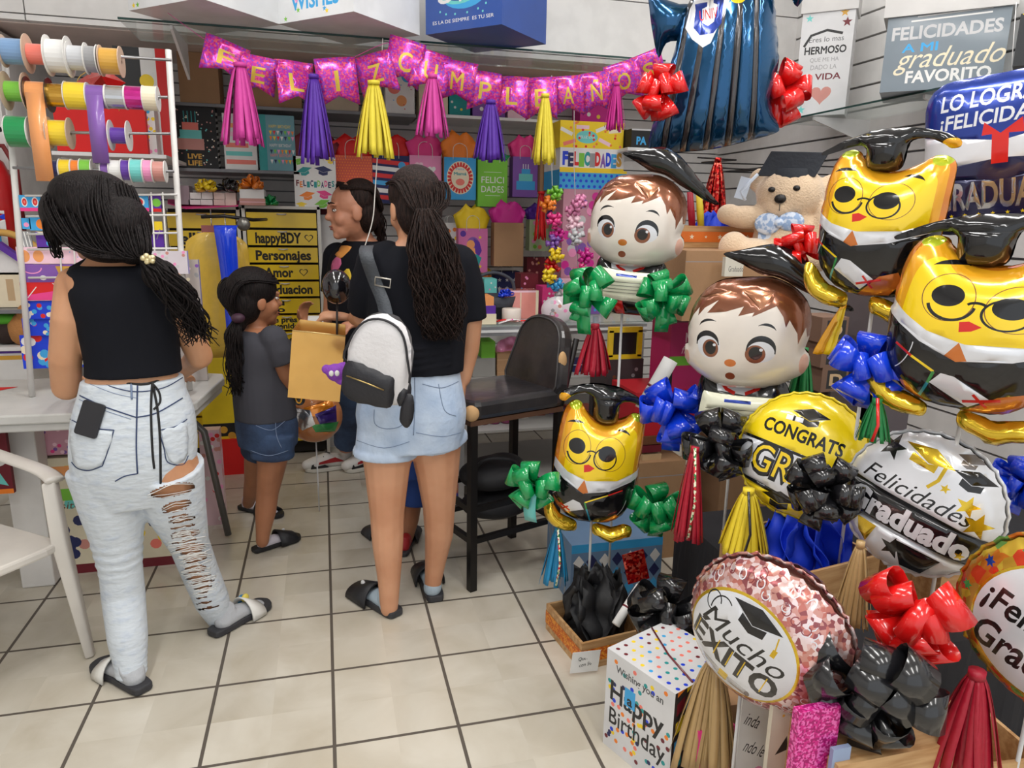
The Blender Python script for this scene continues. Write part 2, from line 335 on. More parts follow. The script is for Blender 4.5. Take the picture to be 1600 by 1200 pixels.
# ---------------------------------------------------------------- the shop
def structure(o): o['kind'] = 'structure'; return o
WALL = mat('wall_paint', (226, 224, 222), .55, bump=.03)
WARM = mat('soffit_paint', (222, 205, 196), .6)
def floor_mat():
    m = mat('floor_tile', (222, 211, 190), .24, coat=.15); nt = m.node_tree; N = nt.nodes; L = nt.links; b = N['Principled BSDF']
    g = N.new('ShaderNodeNewGeometry'); s = N.new('ShaderNodeSeparateXYZ'); L.new(g.outputs['Position'], s.inputs[0])
    def mth(op, a, b_=None, c=None):
        n = N.new('ShaderNodeMath'); n.operation = op
        for i, q in enumerate((a, b_, c)):
            if q is None: continue
            if isinstance(q, (int, float)): n.inputs[i].default_value = q
            else: L.new(q, n.inputs[i])
        return n.outputs[0]
    d = []; fl = []
    for ax, off in ((0, .0703), (1, -.075)):
        t = mth('MULTIPLY_ADD', s.outputs[ax], 1/.35, off+.5); fr = mth('FRACT', t); fl.append(mth('FLOOR', t)); d.append(mth('ABSOLUTE', mth('SUBTRACT', fr, .5)))
    gr = mth('LESS_THAN', mth('MINIMUM', d[0], d[1]), .0145)
    cmb = N.new('ShaderNodeCombineXYZ'); L.new(fl[0], cmb.inputs[0]); L.new(fl[1], cmb.inputs[1])
    wn = N.new('ShaderNodeTexWhiteNoise'); L.new(cmb.outputs[0], wn.inputs['Vector'])
    va = N.new('ShaderNodeVectorMath'); va.operation = 'MULTIPLY_ADD'; L.new(cmb.outputs[0], va.inputs[0]); va.inputs[1].default_value = (7.3, 3.1, 1); L.new(g.outputs['Position'], va.inputs[2])
    n1 = N.new('ShaderNodeTexNoise'); n1.inputs['Scale'].default_value = 4.5; n1.inputs['Detail'].default_value = 6; n1.inputs['Distortion'].default_value = .6; L.new(va.outputs[0], n1.inputs['Vector'])
    r = N.new('ShaderNodeValToRGB'); e = r.color_ramp.elements; e[0].position = .25; e[0].color = lin((182, 173, 156))+(1,); e[1].position = .7; e[1].color = lin((204, 198, 185))+(1,); L.new(n1.outputs[0], r.inputs[0])
    hv = N.new('ShaderNodeHueSaturation'); L.new(r.outputs[0], hv.inputs['Color']); L.new(mth('MULTIPLY_ADD', wn.outputs[0], .1, .95), hv.inputs['Value'])
    mx = N.new('ShaderNodeMix'); mx.data_type = 'RGBA'; L.new(gr, mx.inputs[0]); L.new(hv.outputs[0], mx.inputs[6]); mx.inputs[7].default_value = lin((84, 76, 68))+(1,)
    L.new(mx.outputs[2], b.inputs['Base Color']); L.new(mth('MULTIPLY_ADD', gr, .5, .24), b.inputs['Roughness'])
    bp = N.new('ShaderNodeBump'); bp.inputs['Strength'].default_value = .4; bp.inputs['Distance'].default_value = .004; L.new(mth('SUBTRACT', 1, gr), bp.inputs['Height']); L.new(bp.outputs[0], b.inputs['Normal'])
    return m
structure(MB().box((.2, 1.4, -.05), (5.2, 7.0, .1), floor_mat()).build('floor'))
structure(MB().box((.2, 1.4, 3.25), (5.2, 7.0, .1), mat('ceiling_paint', (235, 235, 232), .8)).build('ceiling'))
XR, YB, YK = 2.75, 4.8, 4.0
GROOVE = mat('slat_groove', (150, 148, 150), .7)
def slats(mb, z0, z1, pitch, gap, put):
    z = z0
    while z < z1-.02:
        put(mb, z, min(z+pitch-gap, z1)); z += pitch
m = MB(); m.box((.2, YB+.05, 1.6), (5.2, .06, 3.2), GROOVE)
slats(m, 0, 2.3, .066, .008, lambda mb, a, b: mb.box((.2, YB+.008, (a+b)/2), (5.2, .03, b-a), WALL)); structure(m.build('wall_back'))
m = MB(); m.box((XR+.06, 1.4, 1.6), (.06, 7.0, 3.2), GROOVE)
slats(m, .02, 3.2, .118, .011, lambda mb, a, b: mb.box((XR+.012, 1.4, (a+b)/2), (.036, 7.0, b-a), WALL)); structure(m.build('wall_right'))
structure(MB().box((-2.36, 1.4, 1.6), (.1, 7.0, 3.2), WALL).build('wall_left'))
structure(MB().box((-1.87, 4.42, 1.13), (.88, .76, 2.26), WALL, None).build('wall_side_column'))
ZB = at(500, 66, YK).z
m = MB(); m.box((.2, 4.42, (ZB+3.2)/2+.01), (5.1, .74, 3.2-ZB-.02), GROOVE)
gz = at(60, 24, YK).z
for a, b in ((ZB, gz), (gz+.006, gz+.3), (gz+.306, 3.2)):
    for x0, x1 in ((-2.3, at(38, 25, YK).x), (at(38, 25, YK).x+.006, 2.75)):
        m.box(((x0+x1)/2, YK+.03, (a+b)/2), (x1-x0, .06, b-a), WALL)
m.box((.2, 4.42, ZB+.005), (5.1, .74, .02), WARM); structure(m.build('wall_bulkhead'))
# glass shelf over the banner
GL = glass('shelf_glass', (205, 225, 220), .28); GEDGE = mat('glass_edge', (40, 70, 66), .15)
METAL = mat('white_bracket', (228, 228, 228), .35); CHROME = mat('chrome', (215, 215, 218), .18, 1)
def glass_shelf(label, x0, x1, y0, y1, z, brx, axis='y', br=.16):
    t = thing('glass_shelf', label, 'shelf', ((x0+x1)/2, (y0+y1)/2, z))
    lx, ly = x1-x0, y1-y0
    m = MB(); m.box((0, 0, 0), (lx, ly, .008), GL)
    if axis == 'y': m.box((0, -ly/2-.001, 0), (lx, .003, .0085), GEDGE)
    else: m.box((-lx/2-.001, 0, 0), (.003, ly, .0085), GEDGE)
    m.build('pane', t)
    for q in brx:
        b = MB()
        if axis == 'y':
            b.prism([(0, 0), (-ly*.92, 0), (-ly*.92, -.015), (0, -br)], -.006, .006, METAL, T(q-(x0+x1)/2, ly/2, -.005) @ Matrix(((0, 0, 1, 0), (1, 0, 0, 0), (0, 1, 0, 0), (0, 0, 0, 1))))
        else:
            b.prism([(0, 0), (-lx*.92, 0), (-lx*.92, -.015), (0, -br)], -.006, .006, METAL, T(lx/2, q-(y0+y1)/2, -.005) @ Matrix(((1, 0, 0, 0), (0, 0, 1, 0), (0, 1, 0, 0), (0, 0, 0, 1))))
        b.build('bracket', t)
    return t
ZS = at(400, 45, 3.6).z
glass_shelf('long glass shelf on the white bulkhead carrying large gift boxes', at(182, 10, 3.6).x, at(1040, 90, 3.6).x, 3.6, 4.0, ZS, [at(285, 60, 3.9).x, at(960, 60, 3.9).x])
ZR = atx(1420, 148, 2.38).z
glass_shelf('glass shelf on the slatted side wall under the graduation gift boxes', 2.38, 2.75, 1.0, 3.6, ZR, [3.3, 2.6, 1.9], 'x', .12)
GREY = mat('grey_shelf', (120, 120, 124), .4)
def plain_shelf(label, xa, xb, y0, y1, z, m_=None):
    return tag(MB().box(((xa+xb)/2, (y0+y1)/2, z-.009), (xb-xa, y1-y0, .018), m_ or GREY).build('display_shelf', bevel=.002), label, 'shelf')
ZA = at(450, 168, 4.4).z; ZC = at(350, 264, 4.4).z
plain_shelf('upper grey wall shelf behind the banner with kraft boxes', at(262, 160, 4.4).x, at(650, 175, 4.4).x, 4.4, 4.79, ZA)
plain_shelf('grey wall shelf carrying printed gift bags above the small white boxes', at(262, 262, 4.4).x, at(468, 266, 4.4).x, 4.4, 4.79, ZC)
ZD = at(760, 182, 4.4).z
plain_shelf('white wall shelf of books behind the pink banner', at(655, 178, 4.4).x, at(960, 190, 4.4).x, 4.4, 4.79, ZD, METAL)
# display counter behind the stool
ZT = at(790, 508, 3.45).z; XC0, XC1 = at(715, 510, 3.45).x, at(1010, 510, 3.45).x
ALU = mat('aluminium', (190, 192, 196), .3, .8)
t = thing('display_counter', 'glass display counter with aluminium rim behind the black stool', 'counter', ((XC0+XC1)/2, 3.8, 0)); lx = XC1-XC0
MB().box((0, 0, ZT-.004), (lx, .7, .008), GL).build('counter_top', t)
m = MB(); m.box((0, -.34, ZT-.03), (lx, .03, .045), ALU); m.box((0, -.357, ZT-.03), (lx, .006, .012), METAL); m.build('rim', t); MB().box((0, .34, ZT-.03), (lx, .03, .045), ALU).build('rim', t)
for q in (-1, 1):
    for e in (-1, 1): MB().box((q*(lx/2-.02), e*.33, ZT/2-.03), (.03, .03, ZT-.06), ALU).build('upright', t)
for z in (.08, .36, ZT-.29): MB().box((0, 0, z), (lx-.03, .66, .012), mat('counter_shelf', (170, 168, 165), .4)).build('shelf', t)
CSH = [.086, .366, ZT-.284]
# ---------------------------------------------------------------- people
from mathutils.bvhtree import BVHTree
def proj(p):
    v = Vector(p)-Vector((0, 0, CAMH)); d = v.dot(FW); return 800+CF*v.dot(RT)/d, 600-CF*v.dot(UP)/d
def skin(n, a, b): return mat('skin_'+n, a, .5, sub=.12, bump=.04, bscale=120, rgb2=b, nscale=6)
def loft(mb, rings, th, m, n=28, ex=2.3):
    R = Vector((math.cos(th), -math.sin(th), 0)); F = Vector((math.sin(th), math.cos(th), 0)); v = []
    for c, hw, hd in rings:
        for j in range(n):
            a = 2*PI*j/n; x = math.copysign(abs(math.cos(a))**(2/ex), math.cos(a)); y = math.copysign(abs(math.sin(a))**(2/ex), math.sin(a)); v.append(c+R*(hw*x)+F*(hd*y))
    k = len(rings); f = [(i*n+j, i*n+(j+1) % n, (i+1)*n+(j+1) % n, (i+1)*n+j) for i in range(k-1) for j in range(n)]
    f += [tuple(range(n-1, -1, -1)), tuple((k-1)*n+j for j in range(n))]; return mb.add(v, f, m, True)
def rings_spline(rs, n=4):
    P = spline([(r[0].x, r[0].y, r[0].z) for r in rs], n); Q = spline([(r[1], r[2], 0) for r in rs], n); return [(p, q.x, q.y) for p, q in zip(P, Q)]
def hand(mb, W, D, N, m, side=1, curl=.35, s=1.0, spread=.12):
    """palm, four unequal fingers and a thumb; D along the hand, N out of the palm"""
    W = Vector(W); D = Vector(D).normalized(); N = Vector(N); N = (N-D*N.dot(D)).normalized(); X = D.cross(N)*side
    mb.limb([W-D*.01*s, W+D*.03*s, W+D*.078*s], [.021*s, .034*s, .036*s], m, 12, .45, N)
    for off, L_, b in ((-.028, .062, 1.1), (-.0095, .074, 1), (.0095, .08, 1), (.028, .072, .95)):
        p = W+D*.075*s+X*off*s; d = (D+X*off*spread*60*.12).normalized(); P = [p-D*.02*s, p]; R = [.009*s, .0092*s]
        for i, fr in enumerate((.45, .32, .23)):
            a = curl*b*(1 if i else .7); d = (d*math.cos(a)+N*math.sin(a)).normalized(); p = p+d*L_*fr*s; P.append(p); R.append((.0088, .008, .0068)[i]*s)
        mb.limb(P, R, m, 8)
    p = W+D*.02*s+X*.028*s; d = (D*.75+X*.65+N*.35).normalized(); P = [p-X*.012*s, p+d*.03*s]; R = [.0125*s, .011*s]
    d = (d+D*.45+N*.3).normalized(); P += [P[-1]+d*.026*s]; R += [.0098*s]; d = (d+D*.3).normalized(); P += [P[-1]+d*.022*s]; R += [.008*s]
    mb.limb(P, R, m, 8)
def head(mb, X, m, s=1.0):
    for c, r in (((0, -.012, .035), (.074, .094, .088)), ((0, .02, -.03), (.062, .072, .075)), ((0, .045, -.07), (.046, .042, .042)), ((0, .068, -.095), (.024, .022, .02)), ((.036, .055, -.03), (.026, .028, .03)), ((-.036, .055, -.03), (.026, .028, .03)),
                 ((0, .098, -.02), (.015, .019, .015)), ((0, .09, .008), (.0105, .014, .032)), ((0, .083, -.058), (.024, .013, .007)), ((0, .08, -.07), (.021, .013, .008)), ((.03, .078, .03), (.024, .012, .008)), ((-.03, .078, .03), (.024, .012, .008)),
                 ((.073, -.01, -.012), (.01, .022, .033)), ((-.073, -.01, -.012), (.01, .022, .033))):
        mb.ell(tuple(q*s for q in c), tuple(q*s for q in r), m, X, 18, 12)
EYEW = mat('eye_white', (228, 226, 222), .25); IRIS = mat('iris_brown', (40, 24, 18), .15)
def eyes(t, X, s=1.0, brow=None):
    for q in (-1, 1):
        m = MB(); m.ell((q*.031*s, .076*s, .008*s), (.0125*s, .0085*s, .006*s), EYEW, X, 12, 8); m.ell((q*.031*s, .0815*s, .008*s), (.0062*s, .0042*s, .0062*s), IRIS, X, 10, 6); m.tube([X @ Vector((q*(.031+.0135*a)*s, (.0835-.008*abs(a))*s, (.0135-.005*a*a)*s)) for a in (-1, -.5, 0, .5, 1)], .0018*s, IRIS, 5); m.build('eye', t)
        if brow: MB().tube([X @ Vector((q*a*s, b*s, c*s)) for a, b, c in ((.015, .092, .034), (.03, .089, .041), (.048, .075, .036))], [.002*s, .0035*s, .0015*s], brow, 6).build('eyebrow', t)
    m = MB(); m.ell((0, .096*s, -.0585*s), (.021*s, .005*s, .004*s), mat('lips', (150, 84, 76), .4), X); m.ell((0, .092*s, -.0685*s), (.018*s, .006*s, .005*s), _mats['lips'], X); m.build('lips', t)
def hframe(c, th, pitch=0, roll=0):
    """head frame: x to the right, y where the face looks"""
    R = Vector((math.cos(th), -math.sin(th), 0)); F = Vector((math.sin(th), math.cos(th), 0)); return frame(c, R, F, (0, 0, 1)) @ RX(pitch) @ RY(roll)
def sock(t, ank, heel, toe, m, h=.05, s=1.0, top=None):
    h0 = Vector(heel); d = (Vector(toe)-h0).normalized(); L_ = (Vector(toe)-h0).length; a = Vector(ank); mb = MB()
    a1 = h0+d*.045*s+Vector((0, 0, .075*s)); up = (a-a1).normalized()
    mb.limb([a1+up*h*s, a1, h0+d*.035*s+Vector((0, 0, .036*s))], [.036*s, .036*s, .033*s], m)
    mb.limb([h0+d*.035*s+Vector((0, 0, .034*s)), h0+d*L_*.45+Vector((0, 0, .04*s)), h0+d*L_*.72+Vector((0, 0, .03*s)), h0+d*L_*.86+Vector((0, 0, .024*s))], [.031*s, .034*s, .036*s, .028*s], m, 14, [.95, .85, .6, .6], (0, 0, 1))
    return fuse(mb, .0045, 'sock', t, 3)
def slide(t, heel, toe, sole, strap, s=1.0, w_=.098, band=(.5, .78), marks=None):
    h0 = Vector(heel); d = Vector(toe)-h0; L_ = d.length+.02; d.normalize(); X = frame((h0.x, h0.y, h0.z), d, (-d.y, d.x, 0), (0, 0, 1))
    P = smooth_loop([(-.02, 0), (-.012, .028*s), (.05, .034*s), (L_*.5, .036*s), (L_*.72, .047*s), (L_*.92, .04*s), (L_, .012*s), (L_, -.012*s), (L_*.92, -.04*s), (L_*.72, -.047*s), (L_*.5, -.036*s), (.05, -.034*s), (-.012, -.028*s)], 4)
    q = MB().prism([tuple(p) for p in P], .002, .026*s, sole, X).build('slide_sandal', t, bevel=.005)
    v = []; n = 15
    for k, u in enumerate((band[0], (band[0]+band[1])/2, band[1])):
        for j in range(n):
            a = PI*j/(n-1); v.append((L_*u, math.cos(a)*.054*s, .006+math.sin(a)**.8*(.078-.02*k)*s))
    m = MB(); m.add(v, [(k*n+j, k*n+j+1, (k+1)*n+j+1, (k+1)*n+j) for k in range(2) for j in range(n-1)], strap, True, X); b = m.build('strap', q, solid=.006*s)
    if marks:
        for mm, a0, uu, sz in marks:
            a = math.radians(a0); kk = 2*(uu-band[0])/(band[1]-band[0]); z = .008+math.sin(a)**.8*(.079-.02*kk)*s; y = math.cos(a)*.056*s; MB().ell((L_*uu, y, z), (sz, sz*.6, sz), mm, X).build('emblem', b)
    return q
def lock(mb, P, r0, r1, m, rn, n=1, spread=.01, wave=.0, freq=9, seg=7):
    """n wavy strands along P"""
    S = spline(P, 8 if freq > 12 else 5); k = len(S)
    for i in range(n):
        o = Vector((rn.uniform(-1, 1), rn.uniform(-1, 1), rn.uniform(-1, 1)))*spread; ph = rn.uniform(0, 6); Q = []; R = []
        for j, p in enumerate(S):
            t = j/(k-1); Q.append(p+o*(.35+.65*math.sin(PI*min(1, t*.9+.1)))+Vector((math.sin(ph+freq*t), math.cos(ph*1.7+freq*t), 0))*wave*t); R.append(r0+(r1-r0)*t)
        mb.tube(Q, R, m, 6)
HAIR_K = mat('hair_black', (15, 12, 13), .55, spec=.16, bump=.5, bscale=1, stretch=(260, 260, 26), rgb2=(32, 26, 26), nscale=1); HAIR_B = mat('hair_dark_brown', (22, 15, 14), .55, spec=.16, bump=.5, bscale=1, stretch=(240, 240, 30), rgb2=(48, 34, 30), nscale=1)
BLK = mat('cotton_black', (23, 24, 30), .9, bump=.25, bscale=14, spec=.15); CHAR = mat('cotton_charcoal', (68, 68, 75), .9, bump=.25, bscale=14, spec=.2)
DEN_L = mat('denim_light', (160, 180, 208), .85, bump=.25, bscale=60, rgb2=(196, 210, 228), nscale=9, ramp=(.3, .7)); DEN_D = mat('denim_dark', (36, 50, 76), .85, bump=.25, bscale=60, rgb2=(58, 80, 114), nscale=10, ramp=(.35, .7))
DEN_A = mat('denim_acid_wash', (200, 207, 214), .85, bump=.45, bscale=26, rgb2=(170, 182, 202), nscale=26, ramp=(.5, .95), detail=6, stretch=(1, 1, 2.2)); SEAM = mat('denim_seam', (48, 62, 98), .8); SEAML = mat('denim_thread', (120, 136, 165), .8)
SOCKG = mat('sock_grey', (172, 174, 178), .9, bump=.2, bscale=90); SOCKB = mat('sock_blue_grey', (162, 178, 190), .9, bump=.2, bscale=90); SOCKW = mat('sock_white', (222, 216, 226), .9, bump=.2, bscale=90)
RUB = mat('rubber_charcoal', (52, 52, 56), .6); RUBK = mat('rubber_black', (34, 34, 38), .5)
def on_surface(bvh, px, py, off=.002):
    o = Vector((0, 0, CAMH)); d = ray(px, py).normalized(); h = bvh.ray_cast(o, d)
    return (h[0]+h[1]*off, h[1]) if h[0] is not None else (None, None)
def bvh_of(o):
    me = o.data; return BVHTree.FromPolygons([v.co for v in me.vertices], [p.vertices[:] for p in me.polygons])
def seam(mb, bvh, P, r, m, n=5):
    S = spline([(a, b, 0) for a, b in P], n); Q = [on_surface(bvh, p.x, p.y, .0006)[0] for p in S]; Q = [q for q in Q if q is not None]
    if len(Q) > 2: mb.tube(Q, r, m, 5)
def patch_on(t, name, bvh, outline, m, off=.004, th=.003, grid=6):
    """cloth patch lying on a garment"""
    P, F, M_ = printed(poly(smooth_loop(outline, 2))/1000, m, [], grid/1000); Q = []
    for p in P*1000:
        h = on_surface(bvh, p[0], p[1], off)[0]; Q.append(h if h is not None else (Q[-1] if Q else (0, 0, 0)))
    return MB().add(Q, F, m, True).build(name, t, solid=th)

# ---- girl in ripped jeans, seen from behind
G = lambda px, py, y=2.3: at(px, py, y)
SK1 = skin('tan', (200, 148, 112), (186, 132, 96))
t = thing('person', 'person in black sleeveless crop top and ripped acid wash jeans standing at the white table', 'person', tuple(atz(230, 1050, 0)))
t.location = (G(200, 1085).x, 2.25, 0); bp = Matrix.Translation(-t.location)
def place(o, t): o.matrix_parent_inverse = Matrix.Translation(-t.location); return o
kids0 = set(bpy.data.objects)
th = math.radians(-10); mb = MB()
tors = [(G(212, 760), .14, .1), (G(211, 700), .165, .115), (G(210, 650), .156, .108), (G(208, 600), .128, .088), (G(205, 560), .12, .084), (G(200, 510), .126, .088), (G(192, 460), .138, .094), (G(186, 430), .138, .082), (G(180, 412), .085, .058), (G(172, 396), .05, .05)]
loft(mb, rings_spline(tors), th, SK1)
hc = G(150, 340, 2.33); HX = hframe(hc, math.radians(-52), -.12); mb.limb([G(176, 420), G(164, 385, 2.32), hc-Vector((0, 0, .05))], [.055, .048, .048], SK1); head(mb, HX, SK1)
# arms: leaning on the table
lw = at(120, 596, 2.86); rw_ = at(270, 592, 2.84)
mb.limb([G(118, 446), G(108, 500, 2.28), G(102, 560, 2.3), G(104, 604, 2.34)], [.053, .047, .044, .041], SK1); mb.limb([G(104, 604, 2.34), G(108, 606, 2.58), lw], [.041, .036, .025], SK1); hand(mb, lw, (.35, .9, -.1), (0, 0, -1), SK1, -1, .2)
mb.limb([G(262, 446), G(288, 500, 2.32), G(312, 556, 2.38)], [.05, .043, .04], SK1); mb.limb([G(312, 556, 2.38), G(300, 566, 2.62), rw_], [.04, .035, .025], SK1); hand(mb, rw_, (.2, .95, -.1), (0, 0, -1), SK1, 1, .25)
LL = [(G(168, 730), .1), (G(178, 800), .074), (G(187, 870), .056), (G(193, 930), .052), (G(200, 1000, 2.24), .042), (G(206, 1058, 2.2), .034)]
RL = [(G(258, 730), .1), (G(274, 790, 2.33), .074), (G(296, 850, 2.4), .056), (G(313, 895, 2.45), .049), (G(332, 940, 2.48), .042), (G(346, 972, 2.5), .034)]
for L_ in (LL, RL): mb.limb([p for p, r in L_], [r for p, r in L_], SK1)
body = fuse(mb, .0055, 'body', t)
m = MB(); loft(m, rings_spline([(G(210, 583), .132, .098), (G(208, 560), .129, .095), (G(202, 510), .135, .098), (G(194, 462), .142, .104), (G(188, 440), .132, .098), (G(184, 424), .128, .085), (G(181, 414), .1, .07)]), th, BLK); m.limb([G(142, 470), G(132, 448), G(130, 430), G(152, 417)], [.034, .04, .042, .036], BLK); m.limb([G(244, 470), G(248, 448), G(246, 430), G(218, 415)], [.034, .04, .042, .036], BLK)
top = fuse(m, .006, 'crop_top', t)
m = MB(); loft(m, rings_spline([(G(212, 782), .12, .095), (G(212, 740), .162, .118), (G(211, 705), .176, .126), (G(210, 650), .168, .119), (G(208, 610), .145, .102), (G(208, 590), .138, .096)]), th, DEN_A)
for L_ in (LL, RL): m.tube([p for p, r in L_], [r*1.06+.008+.006*math.sin(i*2.1) for i, (p, r) in enumerate(L_)], DEN_A, 20)
for P_, rr in ((LL, 1.0), (RL, .9)):                      # gathered folds above the ankles
    for i in range(7):
        f = i/7; p = P_[4][0].lerp(P_[5][0], f); m.tube([p+Vector((0, 0, .009)), p, p-Vector((0, 0, .009))], [(.05-.01*f)*rr, (.058-.012*f)*rr, (.05-.01*f)*rr], DEN_A, 18)
for i in range(9):
    f = i/9; p = LL[1][0].lerp(LL[3][0], f); r = .082-.033*f; m.tube([p+Vector((0, 0, .012)), p-Vector((0, 0, .006)), p-Vector((0, 0, .02))], [r, r+.005, r], DEN_A, 20)
jeans = fuse(m, .0055, 'jeans', t, 3)
SLOT = [(270, 766, 36, 10, -.2), (276, 790, 24, 7, -.25), (284, 812, 22, 4, -.2), (290, 834, 24, 6, -.15), (297, 856, 24, 7, -.15), (305, 872, 19, 6, -.15), (306, 888, 17, 5, -.1), (310, 904, 14, 5, -.1), (318, 920, 12, 3, -.1), (286, 823, 20, 2.5, -.2), (300, 864, 18, 2, -.1)]
SLOT += [(268+.33*(y-778)+4*math.sin(y*1.7), y, 15+6*math.sin(y*.9), 1.8, -.18) for y in range(798, 952, 8)]
import bmesh
bm = bmesh.new(); bm.from_mesh(jeans.data); dead = []
for f in bm.faces:
    if f.normal.dot(Vector((0, 0, CAMH))-f.calc_center_median()) <= 0: continue
    x, y = proj(f.calc_center_median())
    for a, b, rx, ry, ro in SLOT:
        u = (x-a)*math.cos(ro)+(y-b)*math.sin(ro); v = -(x-a)*math.sin(ro)+(y-b)*math.cos(ro)
        if (u/rx)**2+(v/ry)**2 < 1: dead.append(f); break
bmesh.ops.delete(bm, geom=dead, context='FACES'); bm.to_mesh(jeans.data); bm.free()
bv = bvh_of(jeans); FRAY = mat('frayed_thread', (236, 236, 234), .9); rn = random.Random(2); m = MB(); bb = bvh_of(body)
for a, b, rx, ry, ro in SLOT:
    for s_ in (-1, 1, 0, -.5, .5):
        P = [(a+rx*u*1.1, b+rx*u*ro+ry*s_*(1.1-.5*u*u)+rn.uniform(-1.5, 1.5)+(2 if s_ else 0)*u*u) for u in np.linspace(-1, 1, 6)]
        Q = [on_surface(bb, p[0], p[1], .012)[0] for p in P]; Q = [q for q in Q if q is not None]
        if len(Q) > 3 and (abs(s_) == 1 or rn.random() < .6): m.tube(spline(Q, 3), .0016 if abs(s_) == 1 else .0009, FRAY, 5)
m.build('frayed_threads', jeans)['kind'] = 'stuff'
m = MB()
for P, r, c in (([(215, 598), (214, 640), (213, 700), (215, 740)], .0022, SEAM), ([(140, 592), (180, 606), (215, 612), (255, 606), (285, 590)], .0016, SEAM), ([(125, 618), (160, 634), (200, 648), (213, 652)], .002, SEAM), ([(214, 652), (245, 645), (285, 622)], .002, SEAM), ([(124, 624), (160, 640), (205, 655)], .001, SEAML),
                ([(110, 655), (140, 668), (178, 672)], .0016, SEAM), ([(178, 672), (170, 700), (160, 728)], .0016, SEAM), ([(160, 728), (140, 735), (122, 732), (112, 722)], .0016, SEAM), ([(112, 662), (142, 676), (176, 680)], .0012, SEAM), ([(250, 672), (275, 666), (292, 655)], .0016, SEAM), ([(248, 672), (256, 700), (262, 722), (285, 726), (294, 712)], .0016, SEAM), ([(215, 740), (195, 744), (180, 752)], .0018, SEAM), ([(205, 600), (206, 624)], .003, SEAML), ([(140, 600), (180, 615), (214, 622)], .0008, SEAML)):
    seam(m, bv, P, r, c)
m.build('seams', jeans)['kind'] = 'stuff'
patch_on(jeans, 'back_pocket', bv, [(112, 660), (140, 672), (176, 674), (168, 704), (158, 726), (136, 732), (116, 722)], DEN_A, .003); patch_on(jeans, 'back_pocket', bv, [(252, 674), (272, 668), (290, 660), (292, 708), (280, 722), (264, 718)], DEN_A, .003)
ph, pn = on_surface(bv, 142, 655, .004); pu = Vector((.28, 0, 1)); pu = (pu-pn*pu.dot(pn)).normalized(); MB().rbox((0, 0, 0), (.066, .1, .009), .008, mat('phone_case', (30, 30, 36), .3), frame(ph, pu.cross(pn), pu, pn)).build('phone', t, bevel=.002)
lc = MB(); BK = mat('black_lace', (20, 20, 22), .7)
for P in ([(238, 598), (236, 640), (238, 700), (241, 732)], [(238, 598), (246, 640), (250, 690), (251, 770)], [(237, 598), (248, 612), (250, 628), (240, 640)]): seam(lc, bv, P, .0035, BK, 8)
lc.build('drawstring', t); m = MB(); seam(m, bv, [(136, 588), (180, 597), (230, 600), (280, 582)], .004, BK); m.build('belt_cord', t)
for (ank, hl, te, mk) in ((LL[-1][0], atz(222, 1080, 0), atz(160, 1042, 0), None), (RL[-1][0], atz(338, 992, 0), atz(412, 948, 0), 1)):
    sock(t, ank, hl, te, SOCKG, .07); slide(t, hl, te, RUB, mat('strap_white', (226, 224, 218), .5), 1.0, .1, (.5, .76), [(mat('emblem_blue', (40, 130, 180), .4), 35, .66, .022), (mat('emblem_yellow', (220, 200, 90), .4), 75, .62, .016)] if mk else [(RUB, 90, .6, .012)])
rn = random.Random(5); m = MB()
for P, r in (((150, 322, 2.33), (.108, .118, .1)), ((112, 332, 2.36), (.08, .1, .08)), ((190, 352, 2.28), (.08, .085, .085)), ((172, 384, 2.26), (.085, .06, .05)), ((206, 386, 2.25), (.05, .045, .05)), ((138, 302, 2.32), (.1, .1, .064)), ((86, 352, 2.33), (.03, .05, .06)), ((250, 430, 2.19), (.05, .03, .045)), ((284, 468, 2.2), (.042, .03, .06)), ((302, 500, 2.23), (.03, .025, .045))): m.ell(at(*P), r, HAIR_K, None, 20, 14)
hairc = fuse(m, .006, 'hair', t, 8); m = MB()
for i in range(120):
    a = i/119*2.6-1.3; P = [at(150+62*math.sin(a), 276+16*abs(a), 2.26+.05*abs(a)), at(150+80*math.sin(a), 330+8*a, 2.2+.06*abs(a)), at(178+45*math.sin(a)+12*a, 385+6*math.cos(a), 2.19), at(222, 402, 2.2)]
    lock(m, P, .0026, .0022, HAIR_K, rn, 1, .012)
for i in range(110): lock(m, [at(226, 402, 2.2), at(252+rn.uniform(-14, 14), 425, 2.16), at(282+rn.uniform(-18, 18), 462, 2.17), at(300+rn.uniform(-24, 22), 496, 2.2), at(312+rn.uniform(-26, 24), 522+rn.uniform(-12, 18), 2.22)], .0036, .0012, HAIR_K, rn, 1, .022, .012, 8)
for i in range(22): lock(m, [at(92, 312, 2.33), at(76+rn.uniform(-4, 8), 345, 2.29), at(82+rn.uniform(-4, 10), 378, 2.3), at(92+rn.uniform(-6, 6), 402, 2.31)], .0026, .0015, HAIR_K, rn, 1, .008, .006)
m.build('strands', hairc)['kind'] = 'stuff'
m = MB(); GD = mat('bead_gold', (220, 205, 160), .25, .6)
for i in range(7): m.ell(at(224+2.6*i+rn.uniform(-2, 2), 398+rn.uniform(-3, 12), 2.15), (.008, .008, .008), GD)
m.build('hair_tie', hairc); eyes(t, HX)
def finish(t, before):
    q = Matrix.Translation(-t.location)
    for o in set(bpy.data.objects)-before:
        if o.parent == t: o.matrix_parent_inverse = q
finish(t, kids0)

